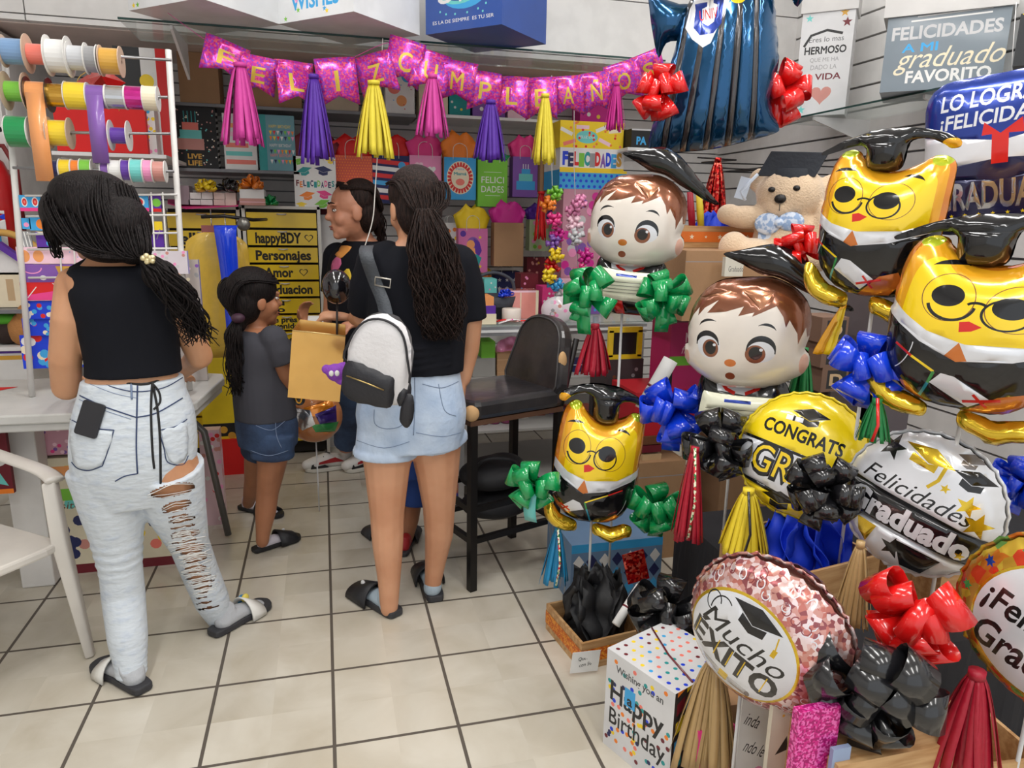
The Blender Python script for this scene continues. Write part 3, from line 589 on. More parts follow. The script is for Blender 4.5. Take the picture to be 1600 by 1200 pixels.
# ---- woman with the small backpack
kids0 = set(bpy.data.objects); G = lambda px, py, y=2.42: at(px, py, y); SK2 = skin('light', (206, 152, 118), (194, 138, 104)); th = math.radians(6)
t = thing('person', 'person in black T-shirt and pale denim shorts with long curly ponytail, wearing a small backpack', 'person', (G(640, 900).x, 2.42, 0)); mb = MB()
loft(mb, rings_spline([(G(645, 690), .16, .11), (G(643, 640), .178, .118), (G(646, 580), .15, .1), (G(650, 540), .142, .098), (G(652, 480), .152, .1), (G(652, 420), .16, .095), (G(650, 396), .12, .075), (G(648, 376), .055, .052)]), th, SK2)
hc = at(646, 326, 2.44); HX = hframe(hc, math.radians(-14), -.15); mb.limb([G(648, 392), G(646, 365, 2.43), hc-Vector((0, 0, .05))], [.056, .05, .048], SK2); head(mb, HX, SK2)
lw = at(556, 497, 2.68)
mb.limb([G(588, 412), G(572, 450, 2.46), G(568, 492, 2.5)], [.055, .048, .042], SK2); mb.limb([G(568, 492, 2.5), G(562, 495, 2.6), lw], [.04, .037, .029], SK2); hand(mb, at(546, 496, 2.7), (-.85, .3, .06), (.1, .1, -1), SK2, -1, .55, 1.0)
rwr = at(724, 592, 2.46); mb.limb([G(716, 412), G(730, 450), G(736, 498)], [.055, .047, .041], SK2); mb.limb([G(736, 498), G(733, 545, 2.45), rwr], [.04, .037, .027], SK2); hand(mb, rwr, (-.12, .12, -1), (-.9, .2, .1), SK2, 1, .35)
LL = [(G(606, 690), .096), (G(605, 740), .078), (G(605, 800), .062), (G(606, 850), .056), (G(608, 905), .042), (G(608, 950), .033)]
RL = [(G(680, 688, 2.44), .096), (G(684, 740, 2.45), .078), (G(686, 790, 2.46), .061), (G(686, 835, 2.48), .054), (G(680, 880, 2.5), .04), (G(676, 915, 2.51), .032)]
for L_ in (LL, RL): mb.limb([p for p, r in L_], [r for p, r in L_], SK2)
body = fuse(mb, .0055, 'body', t)
m = MB(); loft(m, rings_spline([(G(652, 578), .16, .122), (G(653, 540), .162, .12), (G(653, 480), .172, .12), (G(652, 425), .172, .114), (G(650, 400), .14, .095), (G(649, 384), .085, .078)]), th, BLK)
m.tube([G(589, 413), G(576, 446, 2.445), G(569, 486, 2.49)], [.067, .063, .058], BLK, 18); m.tube([G(716, 412), G(730, 450), G(736, 500)], [.067, .06, .056], BLK, 18); m.ell(G(588, 413), (.068, .068, .068), BLK); m.ell(G(716, 413), (.068, .068, .068), BLK); m.ell(G(606, 404), (.06, .06, .06), BLK); m.ell(G(698, 404), (.06, .06, .06), BLK)
for i in range(4): m.tube([G(600, 540+i*10, 2.31), G(650, 546+i*11, 2.295), G(706, 538+i*10, 2.31)], [.006, .009, .006], BLK, 8)
tee = fuse(m, .006, 't_shirt', t)
m = MB(); loft(m, rings_spline([(G(645, 696), .17, .122), (G(643, 645), .192, .134), (G(645, 595), .168, .118), (G(648, 568), .152, .108)]), th, DEN_L); m.tube([G(608, 650), G(606, 672), G(604, 700), G(603, 708)], [.104, .106, .108, .109], DEN_L, 22); m.tube([G(678, 650), G(680, 672, 2.43), G(683, 688, 2.44)], [.104, .104, .103], DEN_L, 22)
m.tube([G(603, 699), G(603, 709)], [.114, .114], DEN_L, 22); m.tube([G(683, 678, 2.44), G(684, 690, 2.44)], [.109, .109], DEN_L, 22)
shorts = fuse(m, .0055, 'denim_shorts', t, 3); bv = bvh_of(shorts); m = MB()
for P, r in (([(648, 590), (648, 640), (646, 680)], .0015), ([(660, 600), (690, 606), (716, 596)], .0013), ([(685, 600), (694, 640), (712, 650)], .0013), ([(585, 640), (586, 662), (604, 670), (628, 664), (630, 640)], .0013), ([(558, 688), (600, 700), (640, 690)], .0012), ([(650, 676), (690, 682), (720, 676)], .0012)): seam(m, bv, P, r, mat('denim_stitch', (118, 134, 160), .8))
m.build('seams', shorts)['kind'] = 'stuff'
for ank, hl, te in ((LL[-1][0], atz(616, 962, 0), atz(560, 926, 0)), (RL[-1][0], atz(680, 938, 0), atz(664, 893, 0))):
    sock(t, ank, hl, te, SOCKB, .04); slide(t, hl, te, RUB, RUBK, 1.06, .1, (.42, .92), [(mat('emblem_white', (220, 220, 220), .5), 80, .72, .012)] if hl.x < .3 else None)
rn = random.Random(8); m = MB()
m.ell((0, -.022, .048), (.086, .104, .09), HAIR_B, HX, 20, 14); m.ell((0, -.05, -.01), (.078, .072, .1), HAIR_B, HX, 20, 14)
for P, r in (((662, 340, 2.36), (.06, .05, .06)), ((676, 400, 2.33), (.06, .05, .12)), ((684, 465, 2.32), (.052, .04, .1))): m.ell(at(*P), r, HAIR_B, None, 20, 14)
hairc = fuse(m, .006, 'hair', t, 8); m = MB()
for i in range(80):
    a = i/79*2.4-1.2; lock(m, [HX @ Vector((.08*math.sin(a), .04, .118-.03*abs(a))), HX @ Vector((.092*math.sin(a), -.09, .075-.01*abs(a))), HX @ Vector((.075*math.sin(a), -.128, -.0)), at(664+12*math.sin(a), 338, 2.3)], .002, .0018, HAIR_B, rn, 1, .006)
for i in range(420):
    a = rn.uniform(-1, 1); b = rn.uniform(-.035, .03); e = rn.uniform(.75, 1.0); lock(m, [at(664+10*a, 330, 2.31+b), at(672+30*a, 375, 2.28+b), at(680+36*a, 425, 2.27+b), at(686+34*a, 425+55*e, 2.275+b), at(690+26*a, 425+108*e, 2.28+b)], .0028, .0012, HAIR_B, rn, 1, .015, .013, 24, 7)
m.build('strands', hairc)['kind'] = 'stuff'; eyes(t, HX); finish(t, kids0)
# mini backpack on her shoulder
WL = mat('leatherette_white', (224, 222, 224), .5, bump=.15, bscale=90); KL = mat('leatherette_black', (34, 34, 40), .5, bump=.15, bscale=90); BRS = mat('brass', (196, 170, 110), .3, .9)
XP = face(594, 562, 2.2, -18, 8, -9); t = root('backpack', 'small white and black backpack with gold zips hanging from the shoulder strap', 'backpack', XP); s = pxm(594, 562, 2.2)
OUT = smooth_loop([(-46, -62), (-50, -10), (-46, 30), (-25, 66), (5, 76), (35, 62), (50, 20), (50, -40), (44, -66), (0, -72)], 4)*s
m = MB(); puff(m, poly(OUT), .1, WL, [], WL, .012, p=.28); m.build('body', t)
m = MB(); puff(m, poly(smooth_loop([(-47, -60), (-48, -8), (-20, -2), (26, -14), (32, -24), (30, -66), (-5, -70)], 4)*s), .06, KL, [], KL, .012, T(0, 0, .04), p=.3); pk = m.build('front_pocket', t)
MB().tube([(-40*s, -22*s, .072), (-5*s, -27*s, .076), (20*s, -34*s, .07)], .0022, BRS, 6).build('zip', pk)
MB().tube([tuple(Vector((p[0], p[1], .036))) for p in smooth_loop([(-47, -10), (-46, 30), (-26, 64), (4, 74), (34, 60), (48, 20), (49, -30)], 4)[:-4]*s*.97], .0038, KL, 6).build('zip_track', t)
m = MB(); puff(m, poly(smooth_loop([(34, -64), (36, -35), (52, -30), (54, -60), (44, -70)], 3)*s), .09, KL, [], KL, .012, T(0, 0, -.002), p=.3); m.build('side_panel', t)
Q = XP.inverted(); P = [at(574, 384, 2.36), at(572, 398, 2.22), at(586, 440, 2.235), at(598, 470, 2.215), at(604, 494, 2.2)]
m = MB(); S = spline([Q @ p for p in P], 5); m.strip(S, [Vector((.021, .004, 0))]*len(S), mat('webbing', (66, 70, 76), .7, bump=.3, bscale=150)); m.build('shoulder_strap', t, solid=.003)
b = Q @ at(598, 441, 2.222); MB().tube([b+Vector(v) for v in ((-.024, -.013, .0), (.024, -.013, 0), (.024, .013, 0), (-.024, .013, 0), (-.024, -.013, 0))], .0028, mat('buckle', (205, 200, 190), .3, .8), 6).build('buckle', t)
m = MB(); puff(m, poly(smooth_loop([(49, -44), (62, -44), (66, -80), (58, -100), (46, -92), (44, -74)], 3)*s), .03, KL, [], KL, .008, T(0, 0, .03)); m.build('hanging_loop', t)
# ---- small girl with the ponytail
kids0 = set(bpy.data.objects); G = lambda px, py, y=3.02: at(px, py, y); SK3 = skin('brown', (168, 112, 80), (150, 98, 68)); th = math.radians(52)
t = thing('person', 'small child in charcoal T-shirt and dark denim shorts with a long ponytail', 'person', (G(420, 850).x, 3.0, 0)); mb = MB()
loft(mb, rings_spline([(G(418, 690), .1, .095), (G(416, 655), .115, .105), (G(412, 620), .105, .1), (G(408, 580), .1, .09), (G(405, 545), .112, .085), (G(402, 525), .1, .07), (G(400, 512), .05, .045)]), th, SK3)
hc = at(401, 468, 3.02); HX = hframe(hc, math.radians(62), -.05); mb.limb([G(401, 522), G(401, 500), hc-Vector((0, 0, .04))], [.042, .038, .038], SK3); head(mb, HX, SK3, .92)
rw = at(452, 602, 2.98); mb.limb([G(428, 530, 2.94), G(438, 560, 2.93), G(446, 585, 2.95)], [.042, .036, .031], SK3); mb.limb([G(446, 585, 2.95), rw], [.031, .024], SK3); hand(mb, rw, (.7, .2, -.25), (0, .2, -1), SK3, 1, .6, .75)
lw = at(474, 505, 3.1); mb.limb([G(424, 530, 3.1), G(452, 552, 3.12), G(474, 556, 3.12)], [.04, .034, .031], SK3); mb.limb([G(474, 556, 3.12), lw], [.03, .023], SK3); hand(mb, lw, (.05, .0, 1), (.6, -.6, 0), SK3, -1, .7, .75)
NL = [(G(428, 690, 2.96), .074), (G(424, 730, 2.97), .058), (G(418, 770, 2.98), .046), (G(415, 800, 2.98), .043), (G(411, 832, 2.98), .03), (G(410, 846, 2.98), .027)]
FL = [(G(410, 690, 3.08), .074), (G(402, 725, 3.14), .056), (G(398, 750, 3.2), .045), (G(395, 765, 3.26), .042), (G(390, 778, 3.3), .03), (G(388, 786, 3.32), .027)]
for L_ in (NL, FL): mb.limb([p for p, r in L_], [r for p, r in L_], SK3)
body = fuse(mb, .005, 'body', t)
m = MB(); loft(m, rings_spline([(G(416, 652), .122, .118), (G(412, 620), .118, .115), (G(408, 580), .114, .106), (G(405, 545), .124, .1), (G(402, 527), .108, .085), (G(401, 515), .06, .056)]), th, CHAR); m.tube([G(428, 530, 2.94), G(436, 550, 2.932), G(443, 568, 2.935)], [.053, .05, .046], CHAR, 16); m.ell(G(427, 530, 2.945), (.056, .056, .056), CHAR); m.ell(G(424, 530, 3.1), (.054, .054, .054), CHAR); m.tube([G(424, 530, 3.1), G(446, 548, 3.118)], [.05, .046], CHAR, 16); tee = fuse(m, .0055, 't_shirt', t)
m = MB(); loft(m, rings_spline([(G(419, 694), .118, .112), (G(417, 665), .126, .118), (G(414, 642), .116, .112)]), th, DEN_D); m.tube([G(428, 680, 2.97), G(427, 700, 2.96), G(426, 712, 2.96)], [.086, .084, .083], DEN_D, 20); m.tube([G(410, 680, 3.07), G(407, 700, 3.09), G(405, 708, 3.1)], [.084, .08, .078], DEN_D, 20); m.tube([G(426, 706, 2.96), G(426, 713, 2.96)], [.088, .088], DEN_D, 20); sh = fuse(m, .0055, 'denim_shorts', t, 3)
bv = bvh_of(sh); m = MB()
for P in ([(400, 665), (425, 672), (448, 655)], [(430, 650), (432, 680), (440, 700)], [(392, 704), (420, 712), (450, 704)]): seam(m, bv, P, .0015, SEAML)
m.build('seams', sh)['kind'] = 'stuff'
for ank, hl, te in ((NL[-1][0], atz(402, 862, 0), atz(462, 842, 0)), (FL[-1][0], atz(380, 795, 0), atz(436, 808, 0))): sock(t, ank, hl, te, SOCKW, .03, .8); slide(t, hl, te, RUBK, RUBK, .85, .08, (.45, .85), [(_mats['emblem_white'], 75, .65, .008)])
rn = random.Random(9); m = MB()
m.ell((0, -.02, .045), (.082, .1, .088), HAIR_K, HX, 20, 14); m.ell((0, -.05, -.01), (.075, .07, .09), HAIR_K, HX, 20, 14)
for P, r in (((374, 502, 2.97), (.03, .03, .045)), ((368, 545, 2.94), (.026, .022, .09)), ((369, 585, 2.94), (.02, .018, .06))): m.ell(at(*P), r, HAIR_K, None, 20, 14)
hairc = fuse(m, .006, 'hair', t, 8); m = MB()
for i in range(80):
    a = i/79*2.4-1.2; lock(m, [HX @ Vector((.076*math.sin(a), .06, .105-.03*abs(a))), HX @ Vector((.088*math.sin(a), -.085, .075)), HX @ Vector((.07*math.sin(a), -.122, -.0)), at(372, 500, 2.95)], .0022, .002, HAIR_K, rn, 1, .006)
for i in range(110): lock(m, [at(372, 498, 2.95), at(364+rn.uniform(-8, 8), 525, 2.92), at(366+rn.uniform(-11, 10), 565, 2.92), at(369+rn.uniform(-10, 9), 600+rn.uniform(-16, 20), 2.93)], .0036, .0014, HAIR_K, rn, 1, .014, .012, 9)
m.build('strands', hairc)['kind'] = 'stuff'; MB().ell(at(372, 497, 2.93), (.026, .026, .02), mat('hair_band_dark', (60, 30, 50), .6)).build('hair_tie', hairc); eyes(t, HX, .92); finish(t, kids0)
# ---- shop assistant
kids0 = set(bpy.data.objects); G = lambda px, py, y=3.7: at(px, py, y); SK4 = skin('warm', (196, 138, 110), (182, 124, 96)); th = math.radians(-125)
t = thing('person', 'person in black printed T-shirt and dark jeans standing behind the gold gift bag', 'person', (G(560, 720).x, 3.85, 0)); mb = MB()
loft(mb, rings_spline([(G(566, 575, 3.8), .17, .13), (G(566, 540, 3.78), .18, .14), (G(566, 490, 3.74), .175, .13), (G(566, 440, 3.72), .19, .13), (G(566, 402), .185, .105), (G(566, 385), .13, .08), (G(566, 372), .06, .06)]), th, SK4)
hc = at(549, 330, 3.62); HX = hframe(hc, math.radians(-98), -.08); mb.limb([G(566, 384), G(558, 362, 3.67), hc-Vector((0, 0, .06))], [.07, .062, .06], SK4); head(mb, HX, SK4, 1.12)
ARM = (((528, 402, 3.84), (522, 450, 3.86), (518, 492, 3.8), (500, 502, 3.62)), ((604, 404, 3.6), (606, 450, 3.56), (596, 496, 3.5), (566, 506, 3.32)))
for a, sd in zip(ARM, (1, -1)):
    a = [at(*q) for q in a]; mb.limb(a[:3], [.062, .052, .044], SK4); mb.limb(a[2:], [.043, .028], SK4); hand(mb, a[3], (-.75, -.6, .05), (0, 0, -1), SK4, sd, .5)
NL = [(G(552, 600, 3.85), .105), (G(548, 640, 3.9), .08), (G(546, 670, 3.97), .068), (G(541, 694, 4.02), .055)]; FL = [(G(585, 600, 3.95), .105), (G(585, 640, 4.0), .08), (G(584, 670, 4.1), .068), (G(584, 700, 4.16), .055)]
for L_ in (NL, FL): mb.limb([p for p, r in L_], [r for p, r in L_], SK4)
body = fuse(mb, .006, 'body', t)
m = MB(); loft(m, rings_spline([(G(566, 572, 3.8), .19, .152), (G(566, 540, 3.78), .198, .16), (G(566, 490, 3.74), .19, .152), (G(566, 440, 3.72), .204, .15), (G(566, 404), .2, .122), (G(566, 388), .15, .1), (G(566, 376), .085, .085)]), th, BLK)
for a in ARM: a = [at(*q) for q in a]; m.ell(a[0], (.077, .077, .077), BLK); m.tube([a[0], a[0].lerp(a[1], .6), a[1].lerp(a[2], .2)], [.077, .072, .068], BLK, 18)
tee = fuse(m, .007, 't_shirt', t); bv = bvh_of(tee)
patch_on(tee, 'shirt_print', bv, [(534, 384), (550, 386), (540, 398), (532, 404), (524, 398), (530, 392)], mat('print_orange', (224, 150, 70), .7), .002, .001, 4); patch_on(tee, 'shirt_print', bv, [(520, 408), (530, 400), (534, 412), (526, 424), (518, 422)], mat('print_pink', (190, 90, 130), .7), .002, .001, 4); patch_on(tee, 'shirt_print', bv, [(538, 424), (546, 420), (550, 438), (542, 446), (534, 438)], mat('print_yellow', (224, 190, 50), .7), .002, .001, 4)
m = MB(); loft(m, rings_spline([(G(566, 600, 3.86), .165, .16), (G(566, 575, 3.82), .18, .172), (G(566, 560, 3.8), .17, .165)]), th, DEN_D)
for L_ in (NL, FL): m.tube([p for p, r in L_], [r*1.08+.012 for p, r in L_], DEN_D, 20)
fuse(m, .007, 'jeans', t)
SW = mat('shoe_white', (226, 224, 220), .5); SR = mat('shoe_red', (170, 34, 40), .5)
for hl, te in ((atz(542, 730, 0), atz(478, 737, 0)), (atz(590, 728, 0), atz(540, 738, 0))):
    d = (te-hl); L_ = d.length; d.normalize(); X = frame(hl, d, (-d.y, d.x, 0), (0, 0, 1)); m = MB(); m.limb([(.0, 0, .09), (.02, 0, .05), (L_*.5, 0, .062), (L_*.8, 0, .045), (L_*.95, 0, .04)], [.04, .042, .045, .042, .034], SW, 14, .9)
    sh = fuse(m, .005, 'sneaker', t); sh.data.transform(X); P = smooth_loop([(-.04, .02), (.05, .04), (L_*.75, .05), (L_, .02), (L_, -.02), (L_*.75, -.05), (.05, -.04), (-.04, -.02)], 3); MB().prism([tuple(p) for p in P], .002, .024, mat('shoe_sole', (214, 210, 200), .6), X).build('sole', sh, bevel=.004)
    for q in (-1, 1):
        MB().prism([(.0, .0), (.05, .028), (L_*.6, .006), (L_*.62, -.006), (.05, .0)], -.003, .003, SR, X @ T(.02, q*.043, .055) @ RX(PI/2)).build('side_stripe', sh); MB().prism([(L_*.55, -.01), (L_*.98, -.012), (L_*.95, .012), (L_*.75, .03)], -.004, .004, RUBK, X @ T(-.02, q*.036, .036) @ RX(PI/2)).build('toe_cap', sh)
    MB().tube([X @ Vector((L_*.42+.018*i, (-1)**i*.03, .108-.01*i)) for i in range(6)], .0035, RUBK, 5).build('laces', sh)
rn = random.Random(10); m = MB()
m.ell((0, -.047, .058), (.09, .1, .095), HAIR_B, HX, 20, 14); m.ell((0, -.068, -.01), (.085, .07, .1), HAIR_B, HX, 20, 14)
for P, r in (((590, 345, 3.72), (.03, .035, .08)),): m.ell(at(*P), r, HAIR_B, None, 20, 14)
hairc = fuse(m, .006, 'hair', t, 8); m = MB()
for i in range(70):
    a = i/69*2.4-1.2; lock(m, [HX @ Vector((.07*math.sin(a), .052, .138-.03*abs(a))), HX @ Vector((.098*math.sin(a), -.09, .09)), HX @ Vector((.08*math.sin(a), -.135, .0)), at(587, 330, 3.68)], .0024, .002, HAIR_B, rn, 1, .006)
for i in range(70): lock(m, [at(586, 328, 3.68), at(594+rn.uniform(-4, 4), 345, 3.66), at(596+rn.uniform(-6, 5), 368, 3.68), at(594+rn.uniform(-5, 5), 392, 3.7)], .0036, .0014, HAIR_B, rn, 1, .014, .008)
m.build('strands', hairc)['kind'] = 'stuff'; eyes(t, HX, 1.12, HAIR_B); finish(t, kids0)
# ---- small boy hidden behind the woman
kids0 = set(bpy.data.objects); G = lambda px, py, y=2.98: at(px, py, y); th = math.radians(10); BLU = mat('cotton_blue', (30, 62, 130), .85, bump=.2, bscale=14)
t = thing('person', 'small child in blue shorts almost hidden behind the legs of the person with the backpack', 'person', (G(630, 840).x, 2.98, 0)); mb = MB()
loft(mb, rings_spline([(G(636, 730), .095, .085), (G(636, 690), .105, .09), (G(638, 650), .095, .082), (G(640, 600), .108, .08), (G(640, 575), .09, .06), (G(640, 560), .04, .04)]), th, SK3); hc = at(642, 522, 2.99); HX = hframe(hc, math.radians(10)); mb.limb([G(640, 572), hc-Vector((0, 0, .04))], [.038, .035], SK3); head(mb, HX, SK3, .88)
for q in (-1, 1): w_ = G(640+q*36, 700, 3.05); mb.limb([G(640+q*32, 585), G(640+q*40, 640), w_], [.036, .03, .022], SK3); hand(mb, w_, (0, .4, -1), (-q, 0, 0), SK3, q, .4, .7)
NL = [(G(612, 740), .065), (G(606, 780), .046), (G(602, 812, 3.0), .042), (G(598, 838, 3.02), .028)]; FL = [(G(650, 740), .065), (G(644, 780), .046), (G(640, 812, 3.0), .042), (G(637, 838, 2.98), .028)]
for L_ in (NL, FL): mb.limb([p for p, r in L_], [r for p, r in L_], SK3)
fuse(mb, .006, 'body', t)
m = MB(); loft(m, rings_spline([(G(637, 690), .115, .1), (G(638, 650), .11, .096), (G(640, 602), .122, .094), (G(640, 580), .1, .075), (G(640, 566), .055, .05)]), th, CHAR)
for q in (-1, 1): m.tube([G(640+q*28, 585), G(640+q*38, 622)], [.046, .042], CHAR, 14)
fuse(m, .006, 't_shirt', t); m = MB(); loft(m, [(G(636, 740), .12, .105), (G(636, 680), .118, .102)], th, BLU)
for a, b in ((612, 606), (652, 648)): m.tube([G(a, 735), G(b, 785)], [.08, .072], BLU, 18)
fuse(m, .006, 'shorts', t); m = MB(); m.ell((0, -.02, .045), (.08, .098, .085), HAIR_K, HX); m.ell((0, -.05, .0), (.073, .068, .07), HAIR_K, HX); fuse(m, .007, 'hair', t)
for ank, hl, te in ((NL[-1][0], atz(604, 852, 0), atz(578, 832, 0)), (FL[-1][0], atz(630, 868, 0), atz(645, 830, 0))): sock(t, ank, hl, te, SR, .03, .75); slide(t, hl, te, RUB, RUB, .8, .07, (.4, .9))
finish(t, kids0)
# ---------------------------------------------------------------- foil balloons, bows, tassels
F_Y = foil('yellow', (246, 210, 28), .15); F_YO = foil('amber', (240, 172, 32), .28); F_O = foil('orange', (232, 138, 34), .45); F_K = foil('black', (24, 24, 27), .35, .16); F_W = foil('white', (222, 224, 230), .25, .28)
F_G = foil('gold', (222, 186, 42), .8, .18); F_L = foil('lime', (186, 200, 40), .35); F_R = foil('red', (216, 36, 30), .3); F_OB = foil('burnt', (206, 116, 48), .3); F_BR = foil('bronze', (138, 84, 58), .55, .22); F_SK = foil('skin', (226, 217, 207), .12, .3)
F_B = foil('teal', (16, 78, 122), .75, .18); F_NV = foil('navy', (30, 58, 150), .5, .25); F_S = foil('silver', (188, 188, 192), .85, .16); F_GY = foil('grey', (120, 112, 108), .5); F_PK = foil('rosegold', (206, 152, 146), .7, .18); F_CR = foil('cream', (228, 228, 205), .15, .35)
F_KG = foil('graphite', (58, 56, 55), .7, .2); F_E = foil('ear', (228, 178, 158), .15, .3); F_CY = foil('cyan', (60, 160, 190), .4); F_GN = foil('green', (60, 150, 80), .4)
def stick(t, X, p, zb, m, r=.0045):
    """straight stick from a balloon-space point straight down to height zb"""
    a = X @ Vector(p); q = X.inverted()
    MB().tube([q @ a, q @ Vector((a.x, a.y, zb))], r, m, 8).build('stick', t)
WSTICK = mat('stick_white', (215, 215, 215), .4)
OWL = .000485
def owl(label, X, mirror, zb, sx=1.0, sy=1.0, ps=0):
    t = root('owl_balloon', label, 'balloon', X, 'graduate owl balloons'); k = OWL*sx; ky = OWL; YY = lambda y: (838-y)*ky*(sy if y < 838 else 1)
    c = lambda P: [((x-930)*k, YY(y)) for x, y in P]
    cm = lambda P: [((x-930)*k*mirror, YY(y)) for x, y in P]
    c0 = c; c = lambda P: [(x+ps*k, y) for x, y in c0(P)]
    def cp(P): return poly(c(P))
    def ce(cx, cy, rx, ry, rot=0, n=28): q = c([(cx, cy)])[0]; return circ(q[0], q[1], rx*k, ry*ky*sy, n, -rot)
    def cr(cx, cy, rx, ry, w_, rot=0): return np.vstack([ce(cx, cy, rx, ry, rot, 40), ce(cx, cy, rx-w_, ry-w_, rot, 40)])
    def cs(P, w_): return stroke(c(P), [x*k for x in w_] if not isinstance(w_, (int, float)) else w_*k)
    def ca(cx, cy, rx, ry, a0, a1, w_, tp=False):
        th = np.radians(np.linspace(a0, a1, 18)); W = [w_*(max(.15, math.sin(PI*i/17)) if tp else 1) for i in range(18)]
        return cs([(cx+rx*math.cos(a), cy-ry*math.sin(a)) for a in th], W)
    body = [(740, 245), (690, 285), (660, 380), (640, 560), (630, 740), (628, 850), (655, 960), (720, 1045), (800, 1090), (900, 1108), (1000, 1105), (1090, 1080), (1155, 1010), (1195, 900), (1206, 750), (1215, 600), (1222, 450), (1222, 365), (1190, 318), (1135, 308), (1085, 345), (1000, 375), (930, 378), (860, 352), (810, 300), (782, 256)]
    if mirror < 0: body = [(x, y+(-22 if 1080 < x and y < 370 else 0)) for x, y in body]
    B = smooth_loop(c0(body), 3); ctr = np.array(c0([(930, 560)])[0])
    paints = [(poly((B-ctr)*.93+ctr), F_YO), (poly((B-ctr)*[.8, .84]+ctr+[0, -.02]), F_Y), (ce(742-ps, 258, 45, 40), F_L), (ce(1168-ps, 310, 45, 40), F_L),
        (cp([(420, 570), (560, 640), (700, 745), (830, 830), (1000, 805), (1280, 690), (1280, 1200), (420, 1200)]), F_K),
        (cp([(420, 480), (560, 570), (636, 640), (720, 705), (850, 748), (1050, 738), (1280, 650), (1280, 700), (1205, 735), (1000, 815), (830, 840), (700, 765), (560, 650), (420, 575)]), F_W),
        (cp([(832, 742), (792, 818), (832, 842), (866, 832)]), F_OB)]
    for cx, cy, rx, ry, rr in ((768, 530, 88, 115, .15), (988, 560, 102, 112, -.1)): paints.append((cr(cx, cy, rx, ry, 3.5, rr), F_BR))
    paints += [(ce(766, 520, 54, 52), F_K), (ce(966, 555, 58, 52), F_K), (ca(782, 552, 76, 84, 190, 350, 10), F_K), (ca(782, 552, 76, 84, 190, 255, 12), F_K), (cr(955, 590, 78, 76, 9), F_K), (ca(862, 560, 30, 18, 20, 160, 9), F_K),
        (ca(752, 398, 66, 34, 35, 150, 16, True), F_K), (ca(1050, 458, 70, 52, 25, 115, 16, True), F_K), (cp([(820, 640), (850, 632), (892, 655), (862, 680), (824, 690)]), F_R), (ca(560, 760, 120, 190, 300, 355, 4), F_W), (ca(1010, 860, 125, 180, 275, 350, 4), F_W)]
    L_, H1, H2, DP, s1, s2 = ((((1098, 808), (1000, 842), (850, 908), (868, 960), (905, 1062)), [(638, 925), (700, 960), (770, 1008), (720, 1045), (650, 990)], [(950, 1092), (1072, 998), (1125, 1048), (1050, 1092)], [(772, 898), (820, 915), (850, 965), (740, 1012), (700, 972)], [(692, 952), (760, 995)], [(705, 1002), (745, 960)]) if mirror > 0 else
        (((615, 800), (680, 850), (765, 904), (748, 965), (713, 1060)), [(640, 985), (665, 985), (740, 1075), (715, 1080), (660, 1040)], [(869, 1090), (975, 985), (1060, 960), (1080, 1010), (1020, 1085), (900, 1100)], [(754, 960), (790, 905), (835, 912), (950, 1000), (885, 1060)], [(868, 1030), (985, 1000)], [(900, 985), (945, 1050)]))
    paints += [(cs(L_[:2], 10), F_R), (cs(L_[1:3], 10), F_Y), (cs(L_[2:4], 11), F_GN), (cs(L_[3:], 11), F_CY), (cp(H1), F_OB), (cp(H2), F_OB), (cp(DP), F_W), (cs(s1, 13), F_R), (cs(s2, 11), F_R)]
    m = MB(); puff(m, poly(B), .19*max(sx, sy), F_O, paints, F_YO, .013, T(0, 0, 0), pucker=.05); m.build('body', t)
    capP = [(868, 350), (858, 250), (840, 195), (770, 185), (700, 222), (668, 248), (632, 238), (634, 200), (690, 160), (780, 130), (870, 118), (1000, 130), (1060, 148), (1150, 188), (1215, 230), (1258, 262), (1240, 276), (1180, 252), (1100, 222), (1048, 228), (1032, 290), (1035, 358), (1000, 385), (950, 394), (900, 380)]
    m = MB(); q = cm([(664, 218)])[0]; puff(m, poly(smooth_loop(cm(capP), 3)), .12, F_K, [(circ(q[0], q[1], 42*k, 30*ky*sy), F_YO), (stroke(cm([(842, 190), (880, 205), (1030, 208), (1060, 190)]), 3*k), F_KG)], F_K, .011, T(0, 0, .012), pucker=.04); m.build('graduation_cap', t)
    for P in ([(600, 975), (640, 985), (700, 1045), (760, 1065), (815, 1090), (812, 1130), (760, 1135), (690, 1122), (620, 1085), (590, 1030)], [(940, 1110), (1000, 1112), (1060, 1125), (1120, 1108), (1190, 1110), (1196, 1160), (1120, 1180), (1060, 1205), (1000, 1180), (942, 1160)]):
        P = np.array(P, float); P = ((P-P.mean(0))*[1.04, 1.35]+P.mean(0)+[0, 6]).tolist()
        m = MB(); puff(m, poly(smooth_loop(c0(P), 3)), .075, F_G, (), F_G, .011, T(0, 0, .03), n=48); m.build('foot', t)
    stick(t, X, (0, -.1, -.02), zb, WSTICK); return t
CRT = (150, 120, 90)
XA = face(930, 757, 2.12, 6, 0, -3); owl('yellow owl graduate balloon with green bows standing in the small crate on the floor', XA, 1, .16)
XOB = face(1374, 380, 1.5, -10, 4, -1); owl('yellow owl graduate balloon beside the teddy bear, above the blue bow', XOB, -1, .421, .97, .76)
XOC = face(1518, 551, 1.26, -8, 3, -2); owl('largest yellow owl graduate balloon with its feet over the white graduate balloon', XOC, -1, .421, 1.2, .87, 80)
